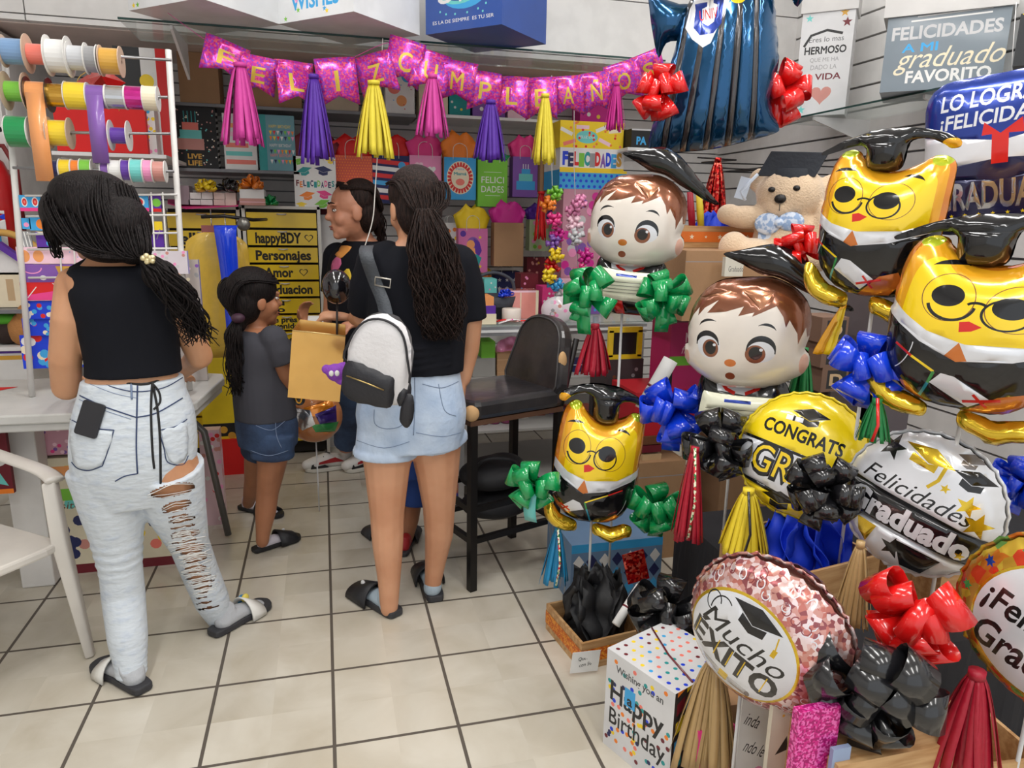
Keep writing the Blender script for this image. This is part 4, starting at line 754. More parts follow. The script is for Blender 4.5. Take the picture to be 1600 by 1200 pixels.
def boy(label, X, zb, s=1.0, tassel=False):
    k = .00036*s; t = root('boy_balloon', label, 'balloon', X, 'boy graduate balloons'); c = lambda P: [((x-800)*k, (650-y)*k) for x, y in P]
    cp = lambda P: poly(c(P)); ce = lambda cx, cy, rx, ry: circ(*c([(cx, cy)])[0], rx*k, ry*k)
    def ca(cx, cy, rx, ry, a0, a1, w_):
        th = np.radians(np.linspace(a0, a1, 18)); return stroke(c([(cx+rx*math.cos(a), cy-ry*math.sin(a)) for a in th]), [w_*k*max(.2, math.sin(PI*i/17)) for i in range(18)])
    head = [(368, 560), (362, 640), (372, 720), (338, 745), (332, 820), (350, 880), (395, 930), (450, 985), (530, 1045), (640, 1090), (800, 1112), (960, 1098), (1100, 1062), (1200, 1012), (1260, 975), (1305, 920), (1325, 850), (1312, 790), (1282, 755), (1305, 680), (1322, 580), (1318, 480), (1285, 375), (1205, 280), (1085, 205), (950, 175), (800, 182), (650, 195), (540, 245), (455, 330), (395, 440)]
    B = smooth_loop(c(head), 2)
    hair = [(300, 600), (300, 100), (1400, 100), (1400, 640), (1295, 640), (1285, 560), (1250, 640), (1232, 690), (1225, 600), (1165, 488), (1140, 545), (1118, 460), (1065, 378), (960, 425), (890, 455), (905, 422), (785, 452), (825, 378), (690, 420), (540, 438), (628, 335), (520, 400), (464, 468), (472, 402), (420, 470), (398, 520), (365, 590)]
    p = [(cp(hair), F_BR), (cp([(470, 330), (700, 262), (770, 280), (640, 300)]), foil('copper', (176, 118, 84), .6)), (cp([(800, 250), (1040, 280), (960, 400)]), _mats['foil_copper']),
        (ce(560, 700, 92, 105), F_W), (ce(574, 722, 64, 76), F_BR), (ce(575, 716, 44, 56), F_K), (ce(606, 690, 13, 12), F_W), (ce(970, 725, 108, 98), F_W), (ce(922, 755, 78, 76), F_BR), (ce(924, 746, 52, 54), F_K), (ce(966, 718, 14, 13), F_W),
        (ca(550, 690, 88, 92, 0, 185, 44), F_K), (ca(962, 735, 108, 108, -10, 175, 48), F_K), (ca(570, 560, 92, 70, 60, 165, 20), F_K), (ca(985, 600, 95, 85, 25, 118, 22), F_K), (ce(732, 835, 46, 33), F_OB), (ce(730, 955, 39, 34), foil('mouth', (140, 70, 45), .2)),
        (ce(365, 830, 26, 60), F_E), (ce(1282, 870, 36, 90), F_E)]
    m = MB(); puff(m, poly(B), .2*s, F_SK, p, F_BR, .013*s, pucker=.04); m.build('head', t)
    capP = [(640, -15), (760, -40), (1010, -85), (1120, -55), (1210, 0), (1300, 90), (1420, 220), (1560, 370), (1618, 425), (1590, 440), (1480, 400), (1350, 330), (1230, 270), (1080, 180), (940, 150), (860, 105), (760, 50)]
    m = MB(); puff(m, poly(smooth_loop(c(capP), 3)), .11*s, F_K, (), F_K, .012*s, T(0, 0, .02), pucker=.03); m.build('graduation_cap', t)
    if tassel:
        for q in ((1560, 1370, F_YO), (1500, 1440, F_Y)):
            m = MB(); puff(m, poly(smooth_loop(c([(1520, 395), (1560, 400), (q[1]+60, 730), (q[1]+40, 770), (q[1]-10, 770), (q[1]-15, 730)]), 3)), .03*s, q[2], (), q[2], .01*s, T(0, 0, .04), n=48); m.build('cap_tassel', t)
    bodyP = [(480, 1020), (560, 1000), (720, 1080), (900, 1080), (1050, 1000), (1130, 1040), (1190, 1160), (1200, 1350), (1180, 1500), (1100, 1590), (900, 1620), (700, 1615), (520, 1580), (440, 1480), (430, 1300), (440, 1120)]
    m = MB(); puff(m, poly(smooth_loop(c(bodyP), 2)), .15*s, F_K, [(cp([(585, 990), (720, 1060), (800, 1070), (900, 1060), (1000, 990), (1010, 1060), (840, 1150), (620, 1120)]), F_W), (stroke(c([(590, 1010), (690, 1110), (760, 1140)]), 24*k), F_R), (stroke(c([(1010, 1010), (940, 1100), (840, 1140)]), 24*k), F_R), (cp([(660, 1440), (760, 1440), (790, 1600), (690, 1620)]), F_R)], F_K, .013*s, T(0, 0, -.02)); m.build('gown', t)
    cert = [(510, 1120), (560, 1105), (800, 1130), (1080, 1135), (1100, 1160), (1075, 1420), (1040, 1440), (760, 1430), (480, 1400), (470, 1370)]
    tx = [(cp([(690, 1150), (900, 1160), (900, 1185), (690, 1175)]), F_NV)]+[(cp([(540, y), (1020, y+8), (1020, y+14), (540, y+6)]), F_GY) for y in (1230, 1265, 1300, 1335)]
    m = MB(); puff(m, poly(smooth_loop(c(cert), 2)), .05*s, F_CR, tx, F_CR, .013*s, T(0, 0, .065*s)); m.build('certificate', t)
    stick(t, X, (-.02, -.25*s, -.03), zb, WSTICK); return t
XB1 = face(990, 347, 2.25, -6, 4, -2); boy('boy graduate balloon with copper hair and green bows beside the kraft boxes', XB1, .005, .9)
XB2 = face(1160, 522, 1.84, -4, 4, 3); boy('boy graduate balloon with yellow cap tassel above the yellow congratulation balloon', XB2, .421, .985, True)
def roundel(label, X, R, thick, base, paints, back, zb, off=(0, -.5), fringe=True, sm=None):
    t = root('round_balloon', label, 'balloon', X); n = 96
    B = [((R+(.012*R*math.cos(32*2*PI*i/n)))*math.cos(2*PI*i/n), (R+.012*R*math.cos(32*2*PI*i/n))*math.sin(2*PI*i/n)) for i in range(n)]
    m = MB(); puff(m, poly(B), thick, base, paints, back, R*.075, pucker=.06)
    m.build('body', t)
    f = MB(); f.add([(a*1.0, b*1.0, 0) for a, b in B]+[(a*1.05, b*1.05, .004*(-1)**i) for i, (a, b) in enumerate(B)], [(i, (i+1) % n, n+(i+1) % n, n+i) for i in range(n)], base, True); f.build('seam', t, solid=.001)
    if zb is not None: stick(t, X, (0, -R*.9, -.01), zb, sm or WSTICK)
    return t
F_YB = foil('bright_yellow', (246, 216, 20), .08, .25)
R = .168
P_ = [(poly([(-R, .02), (-.1, .015), (.03, -.0), (R, -.03), (R, -.16), (-R, -.10)]), F_K), (poly([(-R, .012), (-.1, .007), (.03, -.008), (R, -.038), (R, -.145), (-R, -.092)]), F_W),
      (txt('CONGRATS', -.005, .052, .036, .215, bold=.03, rot=-.1), F_K), (txt('GRAD', -.003, -.045, .085, .235, bold=.07, rot=-.13), F_K), (txt('GRAD', -.003, -.045, .078, .228, bold=.0, rot=-.13), F_Y)]
for q in cap2d(.0, .105, .05): P_.append((q, F_KG))
P_ += [(tr(rect(-.06, .085, -.015, .098), rot=.0), F_W), (rect(-.042, .084, -.036, .1), F_K)]
for q in cap2d(-.02, -.135, .05): P_.append((q, F_KG))
XY = face(1254, 711, 1.62, -8, -16, -7); roundel('bright yellow round congratulation balloon between two black bows', XY, R, .13, F_YB, P_, F_YB, .421)
R = .172
P_ = [(poly([(-R, .0), (R, -.0), (R, -.075), (-R, -.075)]), F_K), (txt('Felicidades', -.01, .035, .04, .25, shear=.35), F_K), (txt('Graduado', .0, -.036, .055, .28, bold=.045), F_W),
      (star(-.105, .105, .032), F_KG), (poly([(-.085, .13), (-.02, .145), (.035, .12), (-.02, .11)]), F_G), (poly([(-.06, .118), (-.02, .108), (.0, .115), (.0, .095), (-.06, .098)]), F_G), (stroke([(.015, .125), (.015, .085), (.002, .06)], .008), F_G), (star(.09, .06, .026), F_G), (star(.125, .028, .032), F_G), (star(.035, .075, .012), F_G), (star(.0, -.115, .03), F_KG), (star(.125, -.055, .012), F_G), (star(-.12, -.1, .014), F_G),
      (poly([(.0, -.09), (.1, -.09), (.075, -.15), (.03, -.15)]), F_K), (poly([(-.1, -.085), (-.05, -.085), (-.06, -.14), (-.085, -.12)]), F_G), (poly([(-.16, -.085), (-.11, -.085), (-.12, -.12)]), F_S)]
for q in cap2d(.075, .115, .045): P_.append((q, F_K))
for q in cap2d(.05, .15, .03): P_.append((q, F_GY))
XG = face(1438, 786, 1.32, -10, -6, -17); roundel('white and silver round balloon with black graduate lettering under the largest owl', XG, R, .15, F_W, P_, F_S, .421)
R = .18
DAM = sparkle('damask', ((206, 150, 140), (236, 214, 214), (150, 84, 88), (228, 190, 186), (196, 120, 110)), 95, .2, .6)
ox, oy = -.026, -.012; P_ = [(circ(0, 0, .13, n=48), F_G), (circ(0, 0, .124, n=48), F_W), (txt('Mucho', .0, .026, .05, .2, shear=.3), F_K), (txt('ÉXITO', .0, -.035, .062, .215, bold=.035), F_KG), (arc(-.093, .055, .018, .022, 20, 340, .003), F_K), (arc(-.068, .05, .026, .034, 60, 200, .003), F_K),
      (rect(-.062, -.108, .06, -.087), F_S), (circ(.06, -.098, .006, .0105), F_GY), (rect(-.012, -.112, .01, -.083), F_G), (stroke([(.055, .092), (.062, .06)], .003), F_G), (rect(.057, .045, .067, .064), F_G)]
for x in (-.094, -.034, .0, .031, .083): P_.append((rect(x-.0065, -.061, x-.004, -.01), F_G))
for q in cap2d(.0, .09, .06): P_.append((q, F_K))
P_ = [(tr(e, dx=ox, dy=oy), m_) for e, m_ in P_]
rng = random.Random(4)
for i in range(70):
    a = rng.uniform(0, 2*PI); r_ = rng.uniform(.13, .172); (None if math.hypot(r_*math.cos(a)-ox, r_*math.sin(a)-oy) < .138 else P_).__class__ is list and P_.append((arc(r_*math.cos(a), r_*math.sin(a), .008, .008, rng.uniform(0, 360), rng.uniform(400, 560), .0022, 12), F_W if i % 3 else foil('wine', (140, 60, 66), .5)))
XM = face(1202, 988, 1.22, -20, 6, -22); roundel('rose gold damask round balloon with white disc and black lettering above the dotted box', XM, R, .2, DAM, P_, F_PK, .005)
R = .19
ORN = sparkle('floral', ((196, 150, 50), (212, 120, 40), (110, 160, 80), (214, 180, 60), (220, 70, 40), (190, 140, 60)), 40, .22, .6)
P_ = [(circ(0, 0, .15, n=48), F_G), (circ(0, 0, .145, n=48), F_W), (txt('¡Felicidades', .0, .025, .055, .27, shear=.15, bold=.02), F_KG), (txt('Graduada', .0, -.06, .07, .25, shear=.15, bold=.02), F_KG)]
for i in range(14):
    a = 2*PI*i/14; P_.append((star(.172*math.cos(a), .172*math.sin(a), .012, .5, 6), F_GN if i % 2 else F_NV))
XF = face(1668, 985, .93, -12, 6, -14); roundel('white round balloon with floral gold rim and handwritten lettering beside the red bow', XF, R, .15, ORN, P_, F_G, .005)
# blue gown balloon over the teddy
k = .000585; c = lambda P: [((x-790)*k, (520-y)*k) for x, y in P]; cp = lambda P: poly(c(P))
XU = face(1123, 113, 2.35, 4, 2, 0)
t = root('gown_balloon', 'tall dark blue striped gown balloon with white shield badge between two red bows', 'balloon', XU)
body = [(690, 70), (600, 140), (560, 250), (530, 400), (480, 600), (435, 790), (412, 900), (440, 972), (600, 962), (800, 942), (1000, 895), (1140, 855), (1148, 815), (1092, 690), (1112, 480), (1085, 300), (1050, 140), (980, 50), (850, 30)]
STR = [(cp([(x, 60), (x+26, 60), (x2+28, 1000), (x2-5, 1000)]), foil('stripe_grey', (74, 72, 74), .6)) for x, x2 in ((600, 480), (690, 600), (770, 730), (850, 860), (930, 990))]
m = MB(); puff(m, poly(smooth_loop(c(body), 3)), .26, F_B, STR+[(cp([(640, 120), (700, 60), (880, 20), (830, 120), (760, 300), (720, 400), (680, 420), (620, 370), (580, 300), (600, 200)]), F_W), (cp([(625, 180), (690, 180), (690, 205), (665, 215), (670, 290), (700, 310), (730, 290), (745, 200), (722, 190), (722, 165), (790, 135), (790, 165), (775, 180), (770, 300), (730, 350), (660, 355), (625, 310), (630, 215)]), F_NV), (txt('UNIV', *c([(700, 245)])[0], .035, .055, rot=.1), F_R), (circ(*c([(850, 165)])[0], .025, .02), F_Y), (cp([(828, 178), (850, 140), (872, 182)]), F_NV)], F_B, .014, pucker=.05); m.build('gown', t)
for P in ([(365, 80), (372, 160), (400, 300), (442, 432), (480, 350), (560, 335), (600, 250), (610, 160), (540, 150), (450, 120)], [(1010, 60), (1060, 20), (1140, -60), (1200, -80), (1260, -40), (1250, 60), (1192, 185), (1140, 115), (1070, 130), (1040, 180)]):
    m = MB(); puff(m, poly(smooth_loop(c(P), 3)), .12, F_B, (), F_B, .013, T(0, 0, -.01)); m.build('sleeve', t)
m = MB(); puff(m, circ(*c([(745, -88)])[0], .13, .12, 40), .16, F_Y, [(arc(*c([(740, -80)])[0], .07, .06, 200, 340, .014), F_KG), (circ(*c([(660, -180)])[0], .018, .026), F_K), (circ(*c([(820, -180)])[0], .018, .026), F_K)], F_Y, .014, T(0, 0, .1)); m.build('head', t)
MB().tube([(-.02, .3, -.05), (-.02, .95, -.05)], .0012, WSTICK, 5).build('hanging_string', t)
# big navy congratulation balloon
XL = face(1575, 238, 1.7, -12, 2, 6); t = root('square_balloon', 'large navy and white congratulation balloon behind the two yellow owls', 'balloon', XL)
B = smooth_loop([(-.19, .2), (0, .215), (.19, .2), (.21, 0), (.19, -.2), (0, -.215), (-.19, -.2), (-.21, 0)], 6)
m = MB(); puff(m, poly(B), .14, F_NV, [(poly([(-.3, .09), (0, .03), (.3, .09), (.3, -.03), (0, -.075), (-.3, -.04)]), F_W), (poly([(-.3, -.04), (0, -.015), (.3, -.04), (.3, -.3), (-.3, -.3)]), foil('midnight', (26, 28, 70), .4)), (txt('LO LOGRASTE', -.005, .155, .045, .31, bold=.02, shear=.1), F_W), (txt('¡FELICIDADES!', .0, .1, .04, .32, bold=.02, shear=.1), F_W), (txt('GRADUADO', .0, -.11, .075, .33, bold=.03), F_S), (rect(-.025, -.03, .015, .05), F_R), (poly([(-.005, .05), (-.045, .085), (-.05, .05)]), F_R), (poly([(-.005, .05), (.045, .085), (.05, .045)]), F_R)]+[(star(-.16+.035*i, -.165, .006), F_Y) for i in range(10)], F_NV, .014, pucker=.05); m.build('body', t)
for q in cap2d(.01, .2, .06):
    pass
MB().tube([(0, .21, 0), (0, .4, -.03)], .001, WSTICK, 5).build('hanging_string', t)
# ---- bows
def bow(label, px, py, Y, rpx, col, yaw=0, tilt=0, roll=0, n=(5, 3, 1), tails=0, wid=.36, seed=1, tailc=None, tl=1.3, group=None, X=None, R=None):
    R = R or rpx*pxm(px, py, Y); X = X or face(px, py, Y, yaw, tilt, roll); t = root('gift_bow', label, 'bow', X, group); rn = random.Random(seed); m_ = ribbon_m(col)
    for k, cnt in enumerate(n):
        el = math.radians((8, 42, 75)[k]); rr = R*(1, .86, .7)[k]; a0 = rn.uniform(0, 6)
        for i in range(cnt):
            a = a0+2*PI*i/cnt+rn.uniform(-.2, .2); e = el+rn.uniform(-.15, .15); d = Vector((math.cos(a)*math.cos(e), math.sin(a)*math.cos(e), math.sin(e)))
            ref = Vector((0, 0, 1)) if abs(d.z) < .8 else Vector((1, 0, 0)); b = (ref-d*ref.dot(d)).normalized(); w_ = d.cross(b); tw = rn.uniform(-.5, .5); b, w_ = b*math.cos(tw)+w_*math.sin(tw), w_*math.cos(tw)-b*math.sin(tw)
            L_ = rr*rn.uniform(.85, 1.08); P = []; W = []
            for j in range(13):
                s_ = PI*j/12; P.append(d*(L_*math.sin(s_)**.8)+b*(L_*.62*math.sin(s_)*math.cos(s_))); W.append(w_*(R*wid*(.35+.65*math.sin(s_))))
            MB().strip(P, W, m_).build('loop', t, solid=.0008)
    for i in range(tails):
        a = -PI/2+(i-(tails-1)/2)*.5; P = [Vector((math.cos(a)*R*tl*s_, math.sin(a)*R*tl*s_, .02*math.sin(3*s_)+.01)) for s_ in np.linspace(0, 1, 7)]
        MB().strip(P, [Vector((-math.sin(a), math.cos(a), .1))*R*wid*.7*(1 if j else .3) for j in range(7)], ribbon_m(tailc or col)).build('tail', t, solid=.0008)
    MB().ell((0, 0, .004), (R*.1, R*.1, R*.08), m_).build('knot', t); return t
bow('red ribbon bow on the striped gown balloon, next to the banner end', 1033, 145, 2.3, 42, 'red', -25, 0, 0, (5, 3, 1), 1, .38, 3, tl=1.0)
bow('red ribbon bow on the striped gown balloon, next to the white slender gift box', 1215, 140, 2.3, 52, 'red', 15, 0, 0, (5, 3, 1), 1, .3, 5, tl=1.1)
bow('green ribbon bow beside the certificate, at the counter end', 918, 462, 2.14, 46, 'green', -20, 0, 0, (5, 3, 1), 1, .36, 7)
bow('green ribbon bow beside the certificate, in front of the kraft boxes', 1035, 463, 2.12, 46, 'green', 10, 0, 0, (6, 3, 1), 1, .33, 9, tl=1.2)
bow('green ribbon bow with pale tail beside the black stool', 833, 757, 2.1, 44, 'green', -20, 0, 0, (5, 3, 1), 1, .34, 11, 'aqua', 1.35)
bow('green ribbon bow at the foot of the owl, beside the crimson tassel', 1025, 793, 2.05, 46, 'green', 10, 0, 0, (5, 3, 1), 1, .36, 13, tl=1.0)
bow('blue ribbon bow behind the white paper diploma', 1052, 640, 2.0, 50, 'blue', 0, 0, 0, (5, 3, 1), 1, .4, 15)
bow('black ribbon bow above the crimson tassel', 1124, 695, 1.75, 56, 'black', -10, 0, 0, (6, 3, 1), 0, .34, 17)
bow('blue ribbon bow beside the largest owl', 1356, 575, 1.42, 62, 'blue', -20, 0, 0, (5, 3, 1), 1, .36, 19, tl=1.0)
bow('black ribbon bow between the yellow and white round balloons', 1290, 764, 1.42, 62, 'black', 5, 0, 0, (7, 4, 1), 0, .28, 21)
bow('blue ribbon bow at the rim of the white graduate balloon', 1600, 755, 1.25, 50, 'blue', -20, 0, 0, (5, 3, 1), 0, .36, 23)
bow('bright red ribbon bow with long tail above the crimson tassel', 1432, 965, 1.08, 80, 'red', -15, 0, 0, (4, 4, 1), 1, .42, 25, tl=2.0)
bow('large glossy black ribbon bow below the rose gold balloon', 1352, 1072, 1.05, 108, 'black', -5, 10, 0, (8, 6, 2), 0, .27, 27)
bow('black ribbon bow leaning on the crate of black tissue', 1045, 955, 1.75, 62, 'black', -10, 0, 20, (6, 3, 1), 1, .36, 29, tl=1.2)
bow('red ribbon bow under the teddy bear', 1248, 385, 1.75, 38, 'red', 0, 0, 0, (4, 3, 1), 1, .45, 31, tl=1.2)
# ---- tassels
def tassel(label, px, y0, y1, wpx, Y, m_, n=16, seed=1, top=.4, cat='tassel', twist=.2, ww=.16, group=None, lean=0, stripe=None, name='paper_tassel'):
    P0 = at(px, y0, Y); L_ = (y1-y0)*pxm(px, y0, Y)*1.03; W = wpx*pxm(px, y0, Y)/2; t = root(name, label, cat, face(0, 0, 0, P=P0), group); rn = random.Random(seed)
    m = MB(); n = int(n*1.8); ww *= .75
    for i in range(n):
        a = 2*PI*i/n+rn.uniform(-.2, .2); rr = W*rn.uniform(.55, 1.0); Q = []; H = []; l = L_*rn.uniform(.9, 1.02); tw = rn.uniform(-twist, twist)*6
        for j in range(9):
            s_ = j/8; r_ = W*top*.35+(rr-W*top*.35)*(s_**.75); Q.append((r_*math.cos(a+tw*.15*s_)+lean*L_*s_, -l*s_, r_*math.sin(a+tw*.15*s_)*.75)); b = a+PI/2+tw*s_*.5
            H.append(Vector((math.cos(b), 0, math.sin(b)*.75))*W*ww*(.45+.55*min(1, s_*2.5)))
        m.strip(Q, H, m_)
    m.build('strands', t, solid=.0006)['kind'] = 'stuff'
    MB().tube([(0, .004, 0), (0, -.012, 0)], W*top*.55, m_, 10).build('tied_top', t)
    if stripe:
        MB().tube([(0, .01, W*.6), (.2*W, -L_*.5, W*1.0), (0, -L_*.9, W)], .004, stripe, 6).build('twisted_cord', t)
    return t
TR = mat('tassel_crimson', (168, 18, 44), .45, bump=.2, bscale=60); TG = mat('tassel_green', (24, 122, 62), .45, bump=.2, bscale=60); TT = mat('tassel_tan', (182, 150, 100), .4, coat=.3, bump=.1); TB = mat('tassel_blue', (26, 130, 180), .45); TY = mat('tassel_yellow', (238, 212, 52), .5, bump=.1)
CORD = sparkle('candy_cord', ((200, 40, 50), (230, 230, 200), (40, 120, 60)), 160, .4, 0)
tassel('red plastic tassel hanging from the boy balloon, above the owl cap', 930, 508, 585, 62, 2.2, TR, 18, 3)
tassel('crimson tassel under the black bow beside the dotted kraft boxes', 1086, 700, 850, 62, 1.72, TR, 16, 4, stripe=CORD)
tassel('yellow tassel under the yellow congratulation balloon', 1170, 765, 875, 84, 1.62, TY, 16, 5, stripe=ribbon_m('black'))
tassel('dark green tassel behind the copper haired boy balloon', 1258, 545, 640, 50, 1.9, TG, 14, 6)
tassel('green tassel with red cord under the blue bow', 1371, 625, 690, 56, 1.36, TG, 14, 7, stripe=ribbon_m('red'), top=.5)
tassel('tan satin tassel behind the rose gold balloon', 1345, 848, 990, 62, 1.25, TT, 14, 8)
tassel('golden tan tassel hanging below the rose gold balloon', 1116, 1030, 1215, 118, 1.36, TT, 22, 9, ww=.14)
tassel('crimson tassel under the bright red bow', 1527, 1050, 1220, 118, .98, TR, 20, 10, ww=.16)
tassel('blue streamer tassel hanging beside the owl crate', 872, 825, 918, 48, 2.12, TB, 12, 11, ww=.2, stripe=CORD, lean=-.04)
tassel('red metallic fringe tassel hanging on the wire hooks', 1122, 248, 352, 50, 2.9, sparkle('red', ((200, 20, 30), (235, 60, 50), (140, 10, 20), (250, 120, 100)), 120, .2, .8), 20, 12)
# ---------------------------------------------------------------- merchandise
KR = mat('kraft_card', (170, 132, 96), .75, bump=.08, bscale=70); KR2 = mat('kraft_edge', (196, 160, 122), .75); WOOD = mat('pine_wood', (200, 160, 112), .55, bump=.1, bscale=1, stretch=(6, 60, 60), rgb2=(176, 132, 84), nscale=1)
def it(label, name, cat, px0, px1, py0, py1, Y, d, base, front=None, z=None, rz=0, top=None, right=None, left=None, group=None, parent=None, bev=0, yo=0):
    """box-shaped goods whose front face fills the given patch of the view at depth Y"""
    c = (px0+px1)/2; s = pxm(c, py1, Y); w_ = (px1-px0)*s; p = at(c, py1, Y); zz = p.z if z is None else z; h = at(c, py0, Y).z-zz
    o = MB(); f = (lambda g: g(w_, h) if callable(g) else g)
    pbox(o, w_, d, h, base, f(front), f(right) if right else None, f(left) if left else None, top(w_, d) if callable(top) else top, T(0, 0, 0))
    o = o.build(name, parent, T(p.x, Y+d/2+yo, zz) @ RZ(math.radians(rz)), bevel=bev); return tag(o, label, cat, group)
def dots(w_, h, cols, n=30, r=.05, seed=1, y0=0):
    rn = random.Random(seed); m = min(w_, h); return [(circ(rn.uniform(-.46, .46)*w_, y0+rn.uniform(.04, .96)*(h-y0), r*m, n=10), ink(rn.choice(cols))) for i in range(n)]
def griddots(w_, h, col, nx, ny, r):
    return [(circ((i+.5*(j % 2)-nx/2+.25)*w_/nx, (j+.5)*h/ny, r, n=8), ink(col)) for i in range(nx) for j in range(ny)]
def words(w_, h, rows): return [(txt(t, x*w_, y*h, k*h, ww*w_, **kw), ink(c)) for t, x, y, k, ww, c, kw in rows]
# big white gift boxes and the blue box on the glass shelf
def corner_box(label, pc, py, Yc, ang, side, hgt, base, fr, ri, lid=None):
    p = at(pc, py, Yc); t = thing('gift_box', label, 'box', (p.x, p.y+side*.71, ZS+.005), 0, None); m = MB(); pbox(m, side, side, hgt, base, fr, None, ri, None, RZ(math.radians(ang))); m.build('carton', t)
    b = MB(); b.box((0, 0, .004), (side*.97, side*.97, .006), mat('carton_underside', (172, 150, 138), .7), RZ(math.radians(ang))); return t
PA = mat('gift_paper_white', (226, 228, 230), .4, coat=.2)
rn = random.Random(3)
def party(s, h, t1, c1, seed):
    r_ = random.Random(seed); return [(txt(t1, 0, .17*h, .14*h, s*.62, bold=.03), ink(c1))]+[(star(r_.uniform(-.45, .45)*s, r_.uniform(.03, .3)*h, .012), ink(r_.choice(['purple', 'sky', 'pink', 'lime', 'yellow']))) for i in range(9)]
corner_box('large white gift box with party lettering beside the wall joint above the ribbon rack', 306, 0, 3.2, -42, .42, .42, PA, party(.42, .42, 'PARTY', 'lime', 1), party(.42, .42, 'FIESTA', 'orange', 2))
corner_box('large white birthday gift box next to the blue box', 553, 20, 3.2, -45, .43, .44, PA, party(.44, .44, 'WISHES', 'sky', 3), party(.44, .44, 'HAPPY', 'orange', 4))
BOXB = mat('box_blue', (40, 78, 158), .35, coat=.3)
def wave(s, h): return [(txt('ES LA DE SIEMPRE  ES TU SER', 0, .1*h, .035*h, s*.8), ink('white')), (circ(.02*s, .36*h, .3*s, .16*h), ink('sky')), (circ(-.05*s, .40*h, .3*s, .15*h), ink('aqua')), (circ(-.02*s, .45*h, .34*s, .17*h), BOXB), (txt('UVIA', .02*s, .36*h, .16*h, .7*s, bold=.03, shear=.2), ink('white'))]+[(circ(x*s, y*h, .012*s, n=8), ink('aqua')) for x, y in ((-.3, .2), (-.22, .17), (-.1, .16), (.06, .16), (.2, .18), (.3, .22), (.26, .15))]
corner_box('dark blue gift box with white wave logo above the banner', 784, 38, 3.2, -45, .4, .42, BOXB, wave(.4, .42), wave(.4, .42))
# slender boxes on the side shelf
def side_box(label, px0, px1, py0, Xf, w_, d, base, fr, lf, rz=0, lid=None):
    """box on the shelf of the side wall; its front turned towards the shop"""
    a = atx((px0+px1)/2, 160, Xf); h = atx((px0+px1)/2, py0, Xf).z-ZR-.005; t = thing('graduation_box', label, 'box', (min(a.x+d*.3, 2.54), a.y, ZR+.0045), math.radians(rz)); m = MB(); pbox(m, w_, d, h, base, fr(w_, h), None, lf(d, h) if lf else None); m.build('carton', t)
    if lid: MB().box((0, 0, h+.03), (w_*1.08, d*1.08, .09), lid).build('lid', t)
    return t
BXW = mat('box_white', (214, 214, 216), .45, coat=.2); BXG = mat('box_slate', (120, 132, 142), .4, coat=.3); BXC = mat('box_chalk', (34, 36, 40), .5); LIDC = mat('box_lid', (206, 204, 202), .5)
f1 = lambda w_, h: words(w_, h, [('Eres lo mas', 0, .72, .05, .66, 'dgrey', {}), ('HERMOSO', 0, .62, .07, .8, 'black', {'bold': .03}), ('QUE ME HA', 0, .53, .04, .55, 'grey', {}), ('DADO LA', 0, .46, .045, .5, 'grey', {}), ('VIDA', .1, .37, .06, .5, 'maroon', {'bold': .02})])+[(heart(0, .2*h, .4*w_), ink('rose')), (star(.36*w_, .86*h, .1*w_), ink('maroon')), (star(.3*w_, .95*h, .09*w_), ink('gold')), (star(-.36*w_, .92*h, .08*w_), ink('aqua')), (stroke([(-.42*w_, .66*h), (-.3*w_, .76*h), (0, .8*h), (.3*w_, .76*h)], .012), ink('black')), (star(-.36*w_, .06*h, .09*w_), ink('aqua'))]
side_box('slender white gift box with a pink heart and black lettering on the side shelf', 1218, 1318, 25, 2.45, .24, .2, BXW, f1, f1, -42, LIDC)
f2 = lambda w_, h: words(w_, h, [('FELICIDADES', 0, .74, .16, .9, 'lgrey', {'bold': .03}), ('A MI', -.2, .55, .11, .3, 'sky', {'bold': .02}), ('graduado', .05, .42, .26, .9, 'cream', {'shear': .4}), ('FAVORITO', .06, .18, .15, .7, 'white', {'bold': .03})])+[(stroke([(-.3*w_, .88*h), (.35*w_, .9*h)], .006), ink('white')), (stroke([(-.25*w_, .93*h), (.35*w_, .95*h)], .004), ink('white'))]
side_box('wide slate blue graduation gift box with silver and cream lettering on the side shelf', 1345, 1525, 30, 2.42, .42, .3, BXG, f2, lambda w_, h: words(w_, h, [('TU', 0, .75, .1, .3, 'gold', {}), ('PUEDES', 0, .55, .1, .7, 'white', {}), ('LOGRAR', 0, .4, .12, .7, 'sky', {})]), -44, LIDC)
f3 = lambda w_, h: words(w_, h, [('Super', 0, .75, .14, .7, 'white', {'shear': .3}), ('GRAD', 0, .5, .16, .7, 'lime', {'bold': .03}), ('Exito', 0, .25, .15, .6, 'white', {'shear': .3})])+[(star(-.3*w_, .9*h, .05), ink('yellow')), (circ(.3*w_, .62*h, .03), ink('salmon'))]
side_box('black chalkboard style graduation gift box at the near end of the side shelf', 1575, 1660, 30, 2.4, .26, .26, BXC, f3, f3, -50)
